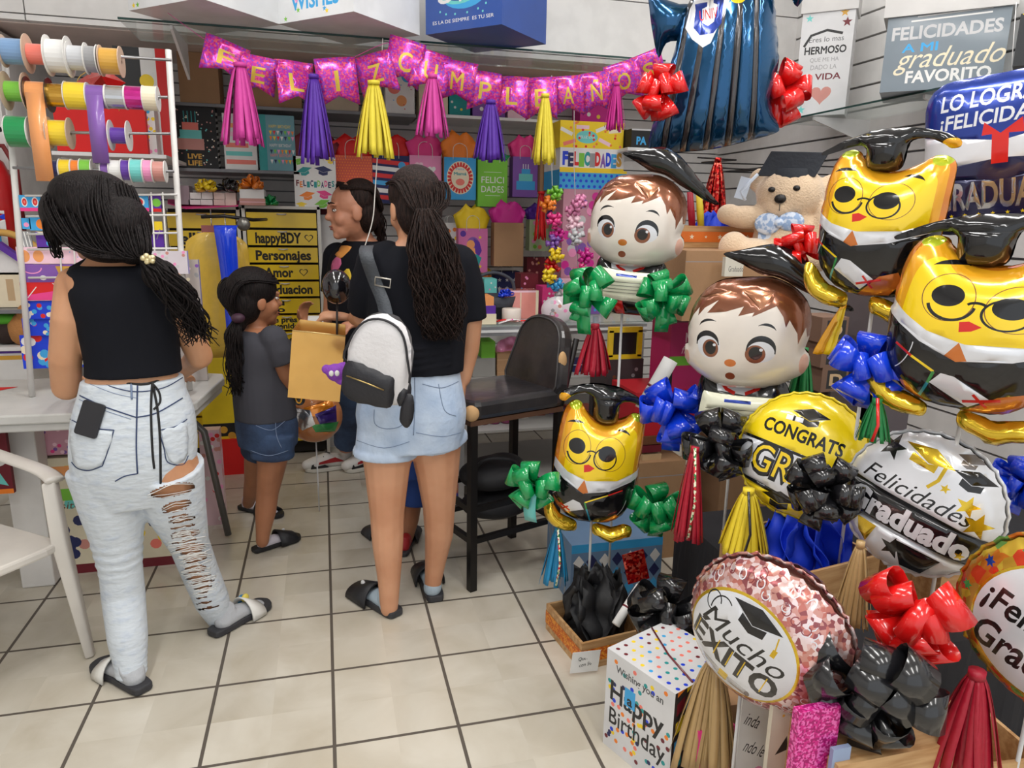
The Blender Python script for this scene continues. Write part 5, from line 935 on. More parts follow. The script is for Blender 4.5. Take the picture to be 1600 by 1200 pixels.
# --- gift bags
CORDW = mat('cord_white', (225, 222, 215), .7)
def gift_bag(label, px0, px1, py0, py1, Y, base, front=None, tis=None, tpy=0, d=.09, rz=0, side=None, handle=CORDW, z=None, group=None, ww=1.25, hook=True):
    c = (px0+px1)/2; s = pxm(c, py1, Y); w_ = (px1-px0)*s; p = at(c, py1, Y); zz = p.z if z is None else z; h = at(c, py0, Y).z-zz
    t = thing('gift_bag', label, 'gift bag', (p.x, Y+d/2, zz), math.radians(rz), group); m = MB(); pbox(m, w_, d, h, base, front(w_, h) if front else None, None, None, [(rect(-w_*.46, -d*.42, w_*.46, d*.42), mat('bag_inside', (70, 60, 60), .8))], None, side); m.build('paper_bag', t)
    if tis:
        H = (py0-tpy)*s; rn = random.Random(int(px0)); m = MB()
        for k, (yo, f) in enumerate(((-.3, 1), (.0, .92), (.28, 1.05))):
            top = [(-.5, 0), (-.5*ww, .55*f), (-.3*ww, .78*f), (-.16*ww, 1*f), (0, .8*f), (.14*ww, .97*f), (.33*ww, .82*f), (.5*ww, .5*f), (.5, 0), (.2, -.12), (-.2, -.12)]
            top = [(a*w_*.96+rn.uniform(-.02, .02)*w_, b*H+rn.uniform(-.04, .04)*H*(b > 0)) for a, b in top]
            sheet(m, poly(top), tissue_m(tis), [], T(0, yo*d, h) @ FRONT, lambda P, k=k: .25*d*np.sin(P[:, 0]/w_*9+k*2)*np.clip(P[:, 1]/H, 0, 1), w_*.12, True)
        m.build('tissue_paper', t, solid=.0006)
    if handle:
        for y in (-1, 1):
            MB().tube(spline([(-.22*w_, y*d*.52, h*.94), (-.2*w_, y*d*.45, h+.3*w_), (0, y*d*.35, h+.42*w_), (.2*w_, y*d*.45, h+.3*w_), (.22*w_, y*d*.52, h*.94)], 4), .0018, handle, 5).build('handle', t)
    if hook: MB().tube([(0, -d*.45, h+.41*w_), (0, d*.5, h+.4*w_), (0, YB-.008-Y-d/2, h+.4*w_)], .002, CHROME, 5).build('wall_hook', t)
    return t
def caps_pr(w_, h):
    o = []
    for x, y, s, c, r in ((-.25, .72, .2, 'teal', .3), (.2, .74, .22, 'navy', -.1), (-.2, .25, .2, 'orange', .2), (.2, .28, .2, 'hotpink', -.2), (.15, .1, .2, 'lime', .3), (-.38, .9, .14, 'lime', .5), (.38, .93, .13, 'yellow', 0), (-.35, .07, .14, 'yellow', 0), (.4, .05, .14, 'navy', .4)):
        o += [(tr(q, rot=r, dx=x*w_, dy=y*h), ink(c)) for q in cap2d(0, 0, s*w_)]
    for i, ch in enumerate('FELICIDADES'): o.append((txt(ch, (-.42+.084*i)*w_, (.48+.012*(-1)**i)*h, .11*h, .07*w_, bold=.04), ink(['maroon', 'orange', 'navy', 'teal', 'navy', 'teal', 'lime', 'navy', 'hotpink', 'navy', 'teal'][i])))
    return o
gift_bag('white gift bag with coloured graduation caps above the yellow drawers', 463, 526, 245, 326, 4.4, paper('white'), caps_pr, 'maroon', 204)
gift_bag('red gift bag with orange dots and red tissue beside the graduation caps bag', 527, 583, 243, 330, 4.42, mat('bag_coral', (214, 84, 58), .5), lambda w_, h: griddots(w_, h, 'orange', 14, 20, .0035), 'red', 210)
gift_bag('striped navy, red and white gift bag with red tissue', 584, 640, 243, 318, 4.42, paper('navy'), lambda w_, h: [(poly([(-.5*w_, y*h), (.5*w_, (y-.06)*h), (.5*w_, (y+.03)*h), (-.5*w_, (y+.09)*h)]), ink(c)) for y, c in ((.1, 'red'), (.24, 'white'), (.4, 'sky'), (.55, 'red'), (.7, 'white'), (.84, 'red'))]+[(circ(.3*w_, .8*h, .1*w_), ink('sky'))], 'red', 211)
gift_bag('pink hearts gift bag with pink tissue behind the curly ponytail', 641, 690, 243, 320, 4.42, paper('pink'), lambda w_, h: [(heart(x*w_, y*h, .25*w_), ink(c)) for x, y, c in ((-.2, .8, 'palepink'), (.2, .72, 'white'), (-.1, .4, 'hotpink'), (.25, .3, 'palepink'))]+words(w_, h, [('Love', 0, .6, .12, .6, 'white', {'shear': .3})]), 'hotpink', 211)
def rosette(w_, h):
    o = [(circ(0, .52*h, .47*w_, .44*h, 40), ink('sky')), (circ(0, .52*h, .42*w_, .39*h, 40), ink('cream')), (np.vstack([circ(0, .52*h, .40*w_, .37*h, 40), circ(0, .52*h, .28*w_, .26*h, 40)]), ink('red'))]
    for i in range(24): a = 2*PI*i/24; o.append((poly([(.41*w_*math.cos(a), .52*h+.38*h*math.sin(a)), (.29*w_*math.cos(a+.06), .52*h+.27*h*math.sin(a+.06)), (.41*w_*math.cos(a+.12), .52*h+.38*h*math.sin(a+.12))]), ink('cream')))
    return o+[(circ(0, .42*h, .14*w_, .08*h), ink('salmon'))]+words(w_, h, [('Mamá', 0, .62, .07, .4, 'teal', {'bold': .03}), ('Feliz', 0, .73, .05, .25, 'sky', {})])
gift_bag('blue gift bag with a red and white rosette and orange tissue', 694, 744, 246, 312, 4.38, paper('sky'), rosette, 'orange', 207, side=KR)
gift_bag('plain lime green gift bag with white lettering under the purple tassel', 746, 793, 250, 323, 4.36, paper('lime'), lambda w_, h: words(w_, h, [('FELICI', 0, .58, .14, .76, 'white', {}), ('DADES', 0, .38, .14, .76, 'white', {})])+[(stroke([(-.3*w_, .74*h), (.3*w_, .74*h)], .002), ink('white')), (stroke([(-.25*w_, .24*h), (.25*w_, .24*h)], .002), ink('white'))], 'green', 236)
gift_bag('purple gift bag with blue birthday cake and pink tissue', 800, 840, 245, 308, 4.4, paper('violet'), lambda w_, h: [(rect(-.35*w_, .18*h, .4*w_, .4*h), ink('sky')), (rect(-.25*w_, .4*h, .3*w_, .58*h), ink('aqua')), (rect(-.15*w_, .58*h, .2*w_, .7*h), ink('sky'))]+[(rect((-.1+.1*i)*w_, .7*h, (-.07+.1*i)*w_, .82*h), ink('white')) for i in range(3)], 'hotpink', 212)
gift_bag('small brown gift bag with a teal strip beside the stacked birthday boxes', 843, 872, 246, 300, 4.36, KR, lambda w_, h: [(rect(.3*w_, 0, .45*w_, h), ink('sky')), (rect(-.3*w_, .2*h, .2*w_, .6*h), ink('brown')), (circ(.3*w_, .3*h, .2*w_), ink('orange'))], None, 0)
def mermaid(w_, h):
    return [(circ(.0, .68*h, .2*w_, .13*h), ink('violet')), (poly([(.02*w_, .78*h), (.22*w_, .7*h), (.3*w_, .5*h), (.2*w_, .36*h), (.08*w_, .46*h)]), ink('purple')), (circ(-.08*w_, .64*h, .14*w_, .1*h), ink('peach')), (poly([(-.12*w_, .56*h), (.06*w_, .56*h), (.1*w_, .36*h), (-.08*w_, .36*h)]), ink('peach')), (poly([(-.1*w_, .42*h), (.12*w_, .42*h), (.3*w_, .34*h), (.2*w_, .16*h), (-.08*w_, .2*h)]), ink('teal')), (star(.24*w_, .8*h, .07*w_), ink('yellow')), (star(.25*w_, .14*h, .07*w_), ink('yellow')), (circ(-.34*w_, .88*h, .1*w_), ink('purple')), (circ(-.36*w_, .35*h, .07*w_), ink('hotpink'))]
gift_bag('pink gift bag with a purple haired girl in a green tail and yellow tissue', 716, 762, 357, 426, 4.34, mat('bag_orchid', (214, 112, 170), .55), mermaid, 'yellow', 322)
gift_bag('plain brown kraft gift bag with magenta tissue', 771, 818, 348, 416, 4.3, KR, None, 'magenta', 315, handle=None)
gift_bag('pale green floral gift bag with purple tissue behind the red hanging plush', 826, 862, 343, 392, 4.42, mat('bag_pale_green', (178, 196, 150), .6), lambda w_, h: dots(w_, h, ['salmon', 'lime', 'pink'], 8, .09, 4), 'purple', 318)
gift_bag('white gift bag with yellow flowers beside the curly ponytail', 692, 716, 348, 400, 4.42, paper('white'), lambda w_, h: dots(w_, h, ['yellow', 'orange', 'black'], 10, .13, 6), None)
# shelves of the back wall
it('plain brown cardboard box on the upper shelf next to the ribbon rack', 'cardboard_box', 'box', 284, 342, 82, 158, 4.42, .2, KR, None, ZA)
it('pale brown cardboard box on the upper shelf behind the letter L flag', 'cardboard_box', 'box', 396, 470, 110, 160, 4.45, .2, KR, None, ZA)
it('kraft cardboard box on the upper shelf behind the yellow tassel', 'cardboard_box', 'box', 505, 560, 120, 170, 4.42, .2, mat('kraft_pale', (188, 172, 150), .7), None, ZA)
it('white board with pastel balloon shapes behind the letter Z flag', 'gift_box', 'box', 603, 648, 95, 174, 4.42, .12, paper('white'), lambda w_, h: [(circ(-.2*w_, .5*h, .22*w_), ink('salmon')), (circ(.25*w_, .72*h, .2*w_), ink('sky')), (circ(.05*w_, .25*h, .18*w_), ink('peach'))]+dots(w_, h, ['red', 'sky'], 8, .02, 3), ZA)
def cake(w_, h): return dots(w_, h, ['white', 'rose', 'aqua', 'cream'], 70, .016, 5)+[(rect(-.22*w_, .62*h, .12*w_, .74*h), ink('salmon')), (rect(-.28*w_, .48*h, .18*w_, .62*h), ink('aqua')), (rect(-.34*w_, .3*h, .22*w_, .48*h), ink('rose')), (txt('LIVE', 0, .2*h, .08*h, .3*w_, bold=.03), ink('gold')), (txt('LIFE', 0, .09*h, .08*h, .3*w_, bold=.03), ink('gold'))]+[(rect((-.18+.08*i)*w_, .74*h, (-.16+.08*i)*w_, .92*h), ink('teal')) for i in range(4)]
it('black confetti gift bag with a tiered cake print on the wall shelf', 'gift_bag', 'gift bag', 272, 340, 166, 264, 4.42, .09, paper('black'), cake, ZC, right=lambda w_, h: [(poly([(-.5*w_, y), (.5*w_, y+.03), (.5*w_, y+.045), (-.5*w_, y+.015)]), ink('white')) for y in np.arange(0, h-.05, .03)])
it('pale gift bag with pink watercolour stripes on the wall shelf', 'gift_bag', 'gift bag', 354, 402, 178, 265, 4.42, .09, paper('white'), lambda w_, h: [(rect(-.45*w_, y*h, (.45-.1*i)*w_, (y+.08)*h), ink(c)) for i, (y, c) in enumerate(((.1, 'salmon'), (.25, 'aqua'), (.4, 'salmon'), (.6, 'palepink'), (.75, 'peach')))], ZC)
it('turquoise birthday gift bag with rows of bunting on the wall shelf', 'gift_bag', 'gift bag', 408, 462, 180, 267, 4.4, .09, mat('bag_sea', (110, 160, 172), .6), lambda w_, h: [(rect(-.5*w_, 0, -.28*w_, h), ink('teal'))]+[(txt('HAPPY BIRTHDAY', .1*w_, y*h, .06*h, .6*w_), ink(c)) for y, c in ((.28, 'salmon'), (.46, 'white'), (.8, 'yellow'))]+[(poly([((-.2+.1*i)*w_, y*h), ((-.12+.1*i)*w_, y*h), ((-.16+.1*i)*w_, (y-.08)*h)]), ink(['yellow', 'red', 'white', 'navy', 'lime', 'pink', 'orange'][(i+int(y*10)) % 7])) for i in range(7) for y in (.2, .38, .62, .72)], ZC)
for i, (a, b, c) in enumerate(((655, 700, 'cream'), (702, 735, 'teal'), (738, 790, 'violet'), (793, 830, 'palepink'), (905, 958, 'magenta'))):
    it(('cream', 'teal', 'violet', 'pale pink', 'magenta')[i]+' gift box on the white wall shelf behind the pink banner', 'gift_box', 'box', a, b, 118+i*4, 180, 4.46, .15, paper(c), lambda w_, h: dots(w_, h, ['white', 'yellow', 'sky'], 8, .06, 2), ZD)
# birthday boxes with the big lettering
def tags(w_, h): return [(tr(rect(-.1*w_, -.07*h, .1*w_, .07*h), rot=r, dx=x*w_, dy=y*h), ink(c)) for x, y, r, c in ((-.15, .78, 0, 'palepink'), (.15, .75, .4, 'white'), (.36, .68, .1, 'cream'), (-.4, .6, -.4, 'white'), (.2, .25, -.4, 'palepink'), (-.35, .2, .3, 'salmon'))]+[(circ(-.08*w_, .42*h, .17*w_, .24*h), ink('aqua')), (txt('FELIZ DIA', -.08*w_, .42*h, .1*h, .26*w_), ink('white'))]+dots(w_, h, ['orange', 'red', 'salmon'], 20, .05, 8)
FB = at(925, 296, 4.0).z
it('blue dotted birthday box under the lettered box, behind the boy balloon', 'birthday_box', 'box', 871, 982, 266, 296, 4.0, .3, paper('sky'), lambda w_, h: griddots(w_, h*.86, 'blue', 12, 3, .009)+[(rect(-.5*w_, .86*h, .5*w_, h), ink('yellow'))], FB)
FB1 = at(925, 266, 4.0).z
it('white birthday box with large coloured lettering in the stack', 'birthday_box', 'box', 872, 978, 232, 266, 4.0, .3, paper('white'), lambda w_, h: [(txt(ch, (-.42+.084*i)*w_, (.5+.03*(-1)**i)*h, .58*h, .085*w_, bold=.06), ink(['blue', 'navy', 'red', 'lime', 'teal', 'grey', 'red', 'violet', 'blue', 'sky', 'gold'][i])) for i, ch in enumerate('FELICIDADES')]+[(rect(-.5*w_, 0, .5*w_, .1*h), ink('yellow'))], FB1)
FB2 = at(925, 232, 4.0).z
it('yellow birthday box with paper tags, topmost of the lettered stack', 'birthday_box', 'box', 872, 977, 190, 232, 4.0, .3, paper('yellow'), tags, FB2)
it('black boxed set with blue and pink letters behind the black cap balloon', 'gift_box', 'box', 984, 1040, 202, 232, 3.9, .12, paper('black'), lambda w_, h: words(w_, h, [('PA', -.2, .4, .4, .3, 'sky', {'bold': .04}), ('M', .2, .45, .4, .2, 'pink', {'bold': .03})])+[(rect(-.5*w_, .92*h, .5*w_, h), ink('lgrey'))])
it('tall kraft panel box under the birthday boxes behind the ribbon strings', 'cardboard_box', 'box', 874, 985, 296, 420, 4.0, .14, mat('box_rose', (196, 140, 158), .7), lambda w_, h: dots(w_, h, ['pink', 'violet', 'lgrey', 'magenta'], 60, .06, 11), ZT+.001)
# --- banner
HOLO = sparkle('holographic', ((210, 50, 160), (176, 60, 190), (232, 80, 150), (200, 40, 140), (150, 80, 200), (236, 100, 120)), 150, .2, .35); HOLOB = foil('fuchsia', (170, 30, 130), .7); GLET = mat('letter_gold', (216, 184, 70), .45, .2)
FL = [('F', 352, 92, -16, 56, 50), ('E', 403, 118, -6, 46, 50), ('L', 463, 130, 0, 50, 62), ('I', 527, 128, 6, 52, 62), ('Z', 588, 116, 14, 50, 54), ('C', 632, 98, -12, 48, 62), ('U', 672, 112, -12, 50, 56), ('M', 715, 128, -9, 48, 54), ('P', 757, 143, -5, 42, 52), ('L', 800, 152, -2, 42, 56), ('E', 845, 154, 3, 42, 56), ('A', 888, 150, 4, 40, 52), ('Ñ', 932, 145, 8, 40, 54), ('O', 975, 128, 16, 46, 52), ('S', 1014, 112, 20, 40, 50)]
YBN = 3.42; bt = thing('party_banner', 'pink holographic birthday banner of gold lettered flags strung under the glass shelf', 'banner', tuple(at(660, 100, YBN))); q = Matrix.Translation(-bt.location)
for i, (ch, px, py, rot, w_, h) in enumerate(FL):
    s = pxm(px, py, YBN); W, H = w_*s*1.2, h*s*1.12; o = poly([(-W/2, H/2), (-W/2, -H/2), (0, -H*.3), (W/2, -H/2), (W/2, H/2)]); m = MB(); rn = random.Random(i); ph = rn.uniform(0, 3)
    sheet(m, o, HOLO, [(txt(ch, 0, .02*H, .42*H, .1*W if ch == 'I' else .36*W, bold=.01), GLET)], q @ face(px, py, YBN, rn.uniform(-14, 14), rn.uniform(-6, 8), rot), lambda P: .10*H*np.sin(P[:, 1]/H*4+ph)+.04*W*np.sin(P[:, 0]/W*5+ph), W*.12, True); f = m.build('flag', bt, solid=.0008)
S = spline([q @ at(*p, YBN+.004) for p in ((262, 20), (330, 68), (385, 92), (463, 100), (530, 98), (610, 66), (660, 84), (757, 118), (845, 128), (930, 118), (1002, 90), (1045, 55))], 6); MB().tube(S, .0012, ribbon_m('magenta'), 5).build('string', bt)
for px, y0, y1, c, w_, lab in ((375, 100, 218, 'hotpink', 74, 'between the F and E flags'), (490, 118, 246, 'purple', 60, 'beside the L flag'), (584, 128, 238, 'yellow', 72, 'below the Z flag'), (676, 118, 206, 'hotpink', 56, 'below the U flag'), (767, 158, 246, 'purple', 58, 'below the P flag'), (852, 148, 250, 'yellow', 48, 'beside the E flag'), (964, 130, 200, 'magenta', 34, 'beside the O flag')):
    tassel(('pink' if c == 'hotpink' else c)+' paper tassel hanging from the banner '+lab, px, y0, y1, w_, YBN-.05, mat('tassel_'+c+'_paper', {'hotpink': (214, 66, 160), 'magenta': (200, 36, 140), 'purple': (86, 40, 160), 'yellow': (232, 212, 60)}[c], .6, bump=.2, bscale=40), 16, px, top=.5, group='banner tassels', ww=.15)
# --- ribbon rack
YRK = 3.02; rk = thing('ribbon_rack', 'white metal rack of ribbon rods and pockets standing on the table', 'rack', tuple(at(150, 560, YRK))); q = Matrix.Translation(-rk.location); RW = mat('rack_white', (222, 220, 216), .4)
zt = .752
for nm, a, b in (('post', (5, 62), (52, 0)), ('post', (263, 78), (290, 0))):
    p0 = at(a[0], a[1], YRK+.05); xe = at(42 if a[0] < 100 else 287, 560 if a[0] < 100 else 500, YRK-.02); MB().tube([q @ p0, q @ Vector((xe.x, xe.y, zt))], .011, RW, 10).build(nm, rk)
for y in (302, 334, 362, 386, 430): MB().tube([q @ at(27+.04*y, y+4, YRK), q @ at(277, y+2, YRK)], .004, RW, 6).build('cross_wire', rk)
for x in (96, 118, 244, 262): MB().tube([q @ at(x-8, 300, YRK), q @ at(x+6, 520, YRK)], .003, RW, 6).build('upright_wire', rk)
RODS = [(76, 94, -2, 268), (148, 152, 2, 262), (206, 209, 14, 266), (262, 268, 20, 272)]
for y0, y1, x0, x1 in RODS: MB().tube([q @ at(x0, y0, YRK-.03), q @ at(x1, y1, YRK-.03)], .005, mat('rod_steel', (170, 170, 172), .3, .8), 8).build('rod', rk)
FLN = mat('spool_card', (206, 180, 158), .7); SPW = mat('spool_white', (226, 224, 220), .5)
def spool(label, x0, x1, y, r, col, fl=FLN, fr=1.25, met=False, tail=0, sol=False):
    c = at((x0+x1)/2, y, YRK-.03); s = pxm(x0, y, YRK); L_ = (x1-x0)*s; R = r*s; t = thing('ribbon_spool', label, 'spool', tuple(c), 0, 'ribbon spools on the rack'); m_ = (foil('spool_'+col, PAL[col], .7) if met else mat('satin_'+col, dict(PAL, palesky=(122, 158, 200))[col], .35, coat=.3, sheen=.3)); X = RY(PI/2)
    MB().lathe([(R*.35, -L_/2+.002), (R, -L_/2+.002), (R, L_/2-.002), (R*.35, L_/2-.002)], m_, X, 24, False).build('ribbon', t)
    for e in (-1, 1): MB().lathe([(.006, e*L_/2-.0015), (R*fr, e*L_/2-.0015), (R*fr, e*L_/2+.0015), (.006, e*L_/2+.0015)], fl, X, 24, False, False).build('flange', t)
    if tail: MB().strip([(0, -R-.001, 0), (0, -R-.004, -tail*s*.5), (0, -R, -tail*s)], [Vector((L_*.42, 0, 0))]*3, m_).build('loose_end', t, solid=.0005)
for a in (('pale blue ribbon spool on the top rod at the wall end', 8, 40, 81, 19, 'palesky'), ('coral ribbon spool with wide card flanges on the top rod', 46, 74, 85, 15, 'salmon', FLN, 1.9), ('white ribbon spool on the top rod', 78, 106, 88, 24, 'white', SPW), ('silver mesh ribbon spool on the top rod', 110, 134, 91, 18, 'silver', SPW, 1.3), ('grey ribbon spool on the top rod', 136, 153, 93, 19, 'grey', SPW, 1.15), ('golden orange ribbon spool at the end of the top rod', 160, 188, 96, 19, 'gold', FLN, 1.2),
          ('lime green ribbon spool on the second rod', 12, 40, 143, 15, 'lime', FLN, 1.9), ('copper ribbon spool with a long loose end on the second rod', 46, 76, 148, 19, 'peach', plastic('black'), 1.35, False, 130), ('shiny gold ribbon spool on the second rod', 77, 104, 149, 17, 'gold', SPW, 1.1, True), ('yellow ribbon spool on the second rod', 106, 136, 150, 20, 'yellow', SPW, 1.05), ('purple ribbon spool on the second rod', 138, 166, 151, 17, 'violet', SPW, 1.05, False, 100), ('silver ribbon spool on the second rod', 168, 196, 152, 17, 'silver', SPW, 1.05, True), ('magenta ribbon spool on the second rod', 198, 224, 153, 17, 'magenta', SPW, 1.05, True), ('cream ribbon spool at the end of the second rod', 226, 246, 154, 18, 'cream', SPW, 1.05),
          ('dark green ribbon spool on the third rod', 16, 46, 206, 23, 'green', SPW, 1.03), ('yellow ribbon spool with card flange on the third rod', 79, 108, 208, 19, 'yellow', FLN, 1.25), ('violet ribbon spool with white flanges on the third rod', 175, 200, 212, 12, 'purple', SPW, 1.9),
          ('navy ribbon spool on the lowest rod', 81, 94, 265, 14, 'navy', SPW, 1.1), ('pale yellow ribbon spool on the lowest rod', 96, 112, 264, 14, 'yellow', SPW, 1.1), ('orange ribbon spool on the lowest rod', 114, 126, 264, 13, 'orange', SPW, 1.1), ('lime ribbon spool on the lowest rod', 128, 144, 264, 14, 'lime', SPW, 1.1), ('lavender ribbon spool on the lowest rod', 160, 172, 266, 13, 'violet', SPW, 1.1), ('white lace ribbon spool on the lowest rod', 174, 190, 266, 15, 'white', SPW, 1.1), ('dark purple ribbon spool on the lowest rod', 192, 206, 266, 15, 'purple', SPW, 1.1), ('sea green ribbon spool on the lowest rod', 207, 224, 267, 17, 'aqua', SPW, 1.1), ('pink ribbon spool on the lowest rod', 226, 239, 267, 16, 'pink', SPW, 1.1), ('rose patterned ribbon spool at the end of the lowest rod', 241, 258, 268, 15, 'rose', SPW, 1.1)): spool(*a)
# goods in the pockets of the rack
def card(label, px0, px1, py0, py1, base, fr, Y=YRK+.012, d=.006, name='greeting_card', cat='card', group=None): return it(label, name, cat, px0, px1, py0, py1, Y, d, base, fr, group=group)
tgt = lambda w_, h: [(rect(-.5*w_, 0, .5*w_, .22*h), ink('hotpink')), (circ(0, .58*h, .3*w_, .3*h), ink('white')), (circ(0, .58*h, .22*w_, .22*h), ink('red')), (circ(0, .58*h, .1*w_, .1*h), ink('salmon'))]
for i, (a, b) in enumerate(((33, 47), (49, 64), (205, 232))): card('blue card with a red target in the top pocket '+('at the wall end', 'second from the wall', 'by the lime ball card')[i], a, b, 305, 330, paper('sky'), tgt)
card('purple card with a lime ball and red base in the rack', 236, 252, 305, 331, paper('purple'), lambda w_, h: [(circ(.1*w_, .55*h, .4*w_, .25*h), ink('lime')), (rect(-.4*w_, 0, .5*w_, .2*h), ink('red'))])
card('yellow and purple card in the second pocket of the rack', 236, 256, 346, 386, paper('purple'), lambda w_, h: [(rect(-.5*w_, .66*h, .5*w_, h), ink('yellow')), (stroke([(0, .3*h), (.3*w_, .7*h)], .003), ink('grey'))])
card('blue card with a pink ice drawing in the second pocket', 36, 48, 341, 358, paper('sky'), lambda w_, h: [(circ(0, .4*h, .3*w_), ink('pink'))])
card('blue card with an orange round head in the second pocket', 49, 74, 340, 360, paper('sky'), lambda w_, h: [(circ(.2*w_, .5*h, .34*w_, .42*h), ink('orange'))])
card('striped grey and white card in the third pocket of the rack', 34, 50, 362, 386, paper('grey'), lambda w_, h: [(stroke([(x*w_, 0), ((x-.2)*w_, h)], .004), ink('white')) for x in (-.2, .1, .4)])
card('indigo card with a pale figure in the third pocket of the rack', 60, 84, 362, 388, paper('purple'), lambda w_, h: [(poly([(-.5*w_, h), (.5*w_, h), (.2*w_, .7*h)]), ink('cream')), (circ(.25*w_, .3*h, .2*w_), ink('sky'))])
card('pink sheet with brown biscuit prints across the rack', 35, 140, 386, 412, paper('palepink'), lambda w_, h: [(circ(x*w_, .45*h, .07*w_, .36*h), ink('peach')) for x in (-.4, -.22)]+[(circ(x*w_, y*h, .008*w_), ink('sky')) for x, y in ((0, .5), (.1, .3), (.2, .7), (.3, .4), (.4, .6))])
card('lilac sheet with a honey pot print across the rack', 38, 130, 413, 441, paper('violet'), lambda w_, h: [(poly([(.05*w_, .9*h), (.3*w_, .9*h), (.24*w_, .4*h), (.1*w_, .4*h)]), ink('gold')), (arc(-.3*w_, .8*h, .14*w_, .3*h, 180, 360, .004), ink('pink')), (circ(-.15*w_, .25*h, .05*w_, .14*h), ink('white'))])
card('red and pink sheet with white strokes across the rack', 40, 130, 441, 469, paper('red'), lambda w_, h: [(poly([(-.5*w_, 0), (.5*w_, 0), (.5*w_, .3*h), (0, .5*h), (-.5*w_, .25*h)]), ink('hotpink')), (stroke([(-.4*w_, .15*h), (-.25*w_, .75*h)], .003), ink('white')), (stroke([(.0, .95*h), (.2*w_, .4*h)], .003), ink('white'))])
for i, (y0, y1) in enumerate(((470, 498), (497, 524), (523, 575))):
    card(('upper', 'middle', 'lowest')[i]+' blue comic patterned wrap packet in the bottom of the rack', 43, 128, y0, y1, paper('blue'), lambda w_, h, i=i: dots(w_, h, ['sky', 'white', 'red', 'sky', 'cream'], 22, .13, 20+i), YRK+.02+.01*i, .008, 'wrap_packet', 'packet')
card('clear packet of silver and pink party items hanging by the rack post', 228, 292, 392, 428, mat('cello', (222, 214, 222), .2, coat=.6), lambda w_, h: dots(w_, h, ['pink', 'lgrey', 'rose', 'grey'], 26, .07, 31), YRK-.02, .03, 'party_packet', 'packet')
card('long clear packet with lilac flower prints leaning beside the rack', 268, 322, 400, 590, mat('cello_grey', (186, 176, 172), .25, coat=.6), lambda w_, h: dots(w_, h, ['violet', 'cream', 'grey', 'palepink'], 40, .05, 33), YRK+.15, .03, 'flower_packet', 'packet').location.z = .752
# things behind the rack
gift_bag('red gift bag with gold loop handle behind the purple spools', 98, 226, 168, 238, 3.9, paper('red'), None, None, 0, .08, hook=False, handle=mat('cord_gold', (220, 170, 70), .4)); gift_bag('pale birthday gift bag with blue icons beside the red gift bag', 226, 246, 170, 246, 3.94, paper('white'), lambda w_, h: dots(w_, h, ['sky', 'pink', 'yellow'], 16, .14, 12), hook=False)
it('yellow, white and red printed box high behind the rack post', 'gift_box', 'box', 195, 268, 75, 236, 4.05, .1, paper('white'), lambda w_, h: [(rect(.3*w_, 0, .5*w_, h), ink('red')), (rect(-.5*w_, .5*h, .0, h), ink('black')), (circ(.1*w_, .7*h, .14*w_), ink('yellow')), (circ(0, .55*h, .12*w_), ink('orange'))], at(150, 239, 3.9).z)
tag(MB().add([tuple(at(*p)) for p in ((118, 130, 3.3), (158, 104, 3.3), (196, 130, 3.3), (172, 142, 3.2), (140, 140, 3.2), (158, 118, 3.12), (150, 88, 2.99), (160, 90, 2.99))], [(0, 1, 5), (1, 2, 5), (2, 3, 5), (3, 4, 5), (4, 0, 5), (1, 6, 7)], ribbon_m('red')).build('ribbon_fold', solid=.004), 'folded red satin ribbon behind the silver spools', 'ribbon')
plain_shelf('side shelf behind the ribbon rack carrying the red gift bag', at(85, 240, 3.9).x, at(262, 240, 3.9).x, 3.86, 4.4, at(150, 239, 3.9).z, METAL)

zz = at(1010, 232, 3.9).z; plain_shelf('short white shelf under the black boxed set', at(984, 232, 3.9).x-.03, at(1040, 232, 3.9).x+.05, 3.86, 4.79, zz-.001, METAL)
# ---------------------------------------------------------------- furniture and the rest of the goods
TBL = mat('table_white', (205, 204, 200), .4, bump=.03); LEGM = mat('leg_grey', (108, 106, 104), .35, .5)
t = thing('folding_table', 'white plastic folding table with grey metal legs under the ribbon rack', 'table', (-1.2, 3.03, 0)); m = MB()
P = [(-.95, -.28), (.62, -.32), (.69, -.29), (.72, -.22), (.765, .2), (.75, .28), (.68, .31), (-.95, .31)]; m.prism(P, .715, .75, TBL); m.prism([(a*.985, b*.96) for a, b in P], .685, .716, TBL); m.build('tabletop', t, bevel=.006)
for y in (-.2, .24):
    MB().tube([(.5, y, .69), (.56+.1*(y > 0), y, .5), (.63+.1*(y > 0), y*.9, 0.012)], .015, LEGM, 10).build('leg', t); MB().tube([(-.6, y, .69), (-.72, y, 0.012)], .015, LEGM, 10).build('leg', t)
MB().tube(spline([(.54, -.2, .5), (.45, -.2, .42), (.3, -.1, .4), (.3, .1, .4), (.45, .24, .42), (.6, .24, .5)], 4), .009, LEGM, 8).build('brace', t)
tag(MB().box((0, 0, .34), (.115, .1, .68), WALL).build('table_support', None, T(at(38, 700, 2.98).x, 2.98, 0), bevel=.006), 'white square post under the folding table next to the pastel wrapped box', 'post')
tag(MB().box((0, 0, .002), (.62, .06, .004), paper('hotpink')).build('pink_strip', None, T(-1.5, 2.84, .751)), 'narrow pink strip of paper along the table edge', 'paper')
tag(MB().add([(-1.9, 2.95, .7515), (-1.4, 2.95, .7515), (-1.2, 3.18, .7515), (-1.9, 3.2, .7515)], [(0, 1, 2, 3)], paper('red')).build('red_paper_sheet', solid=.001), 'red paper sheet lying on the folding table near the wall', 'paper')
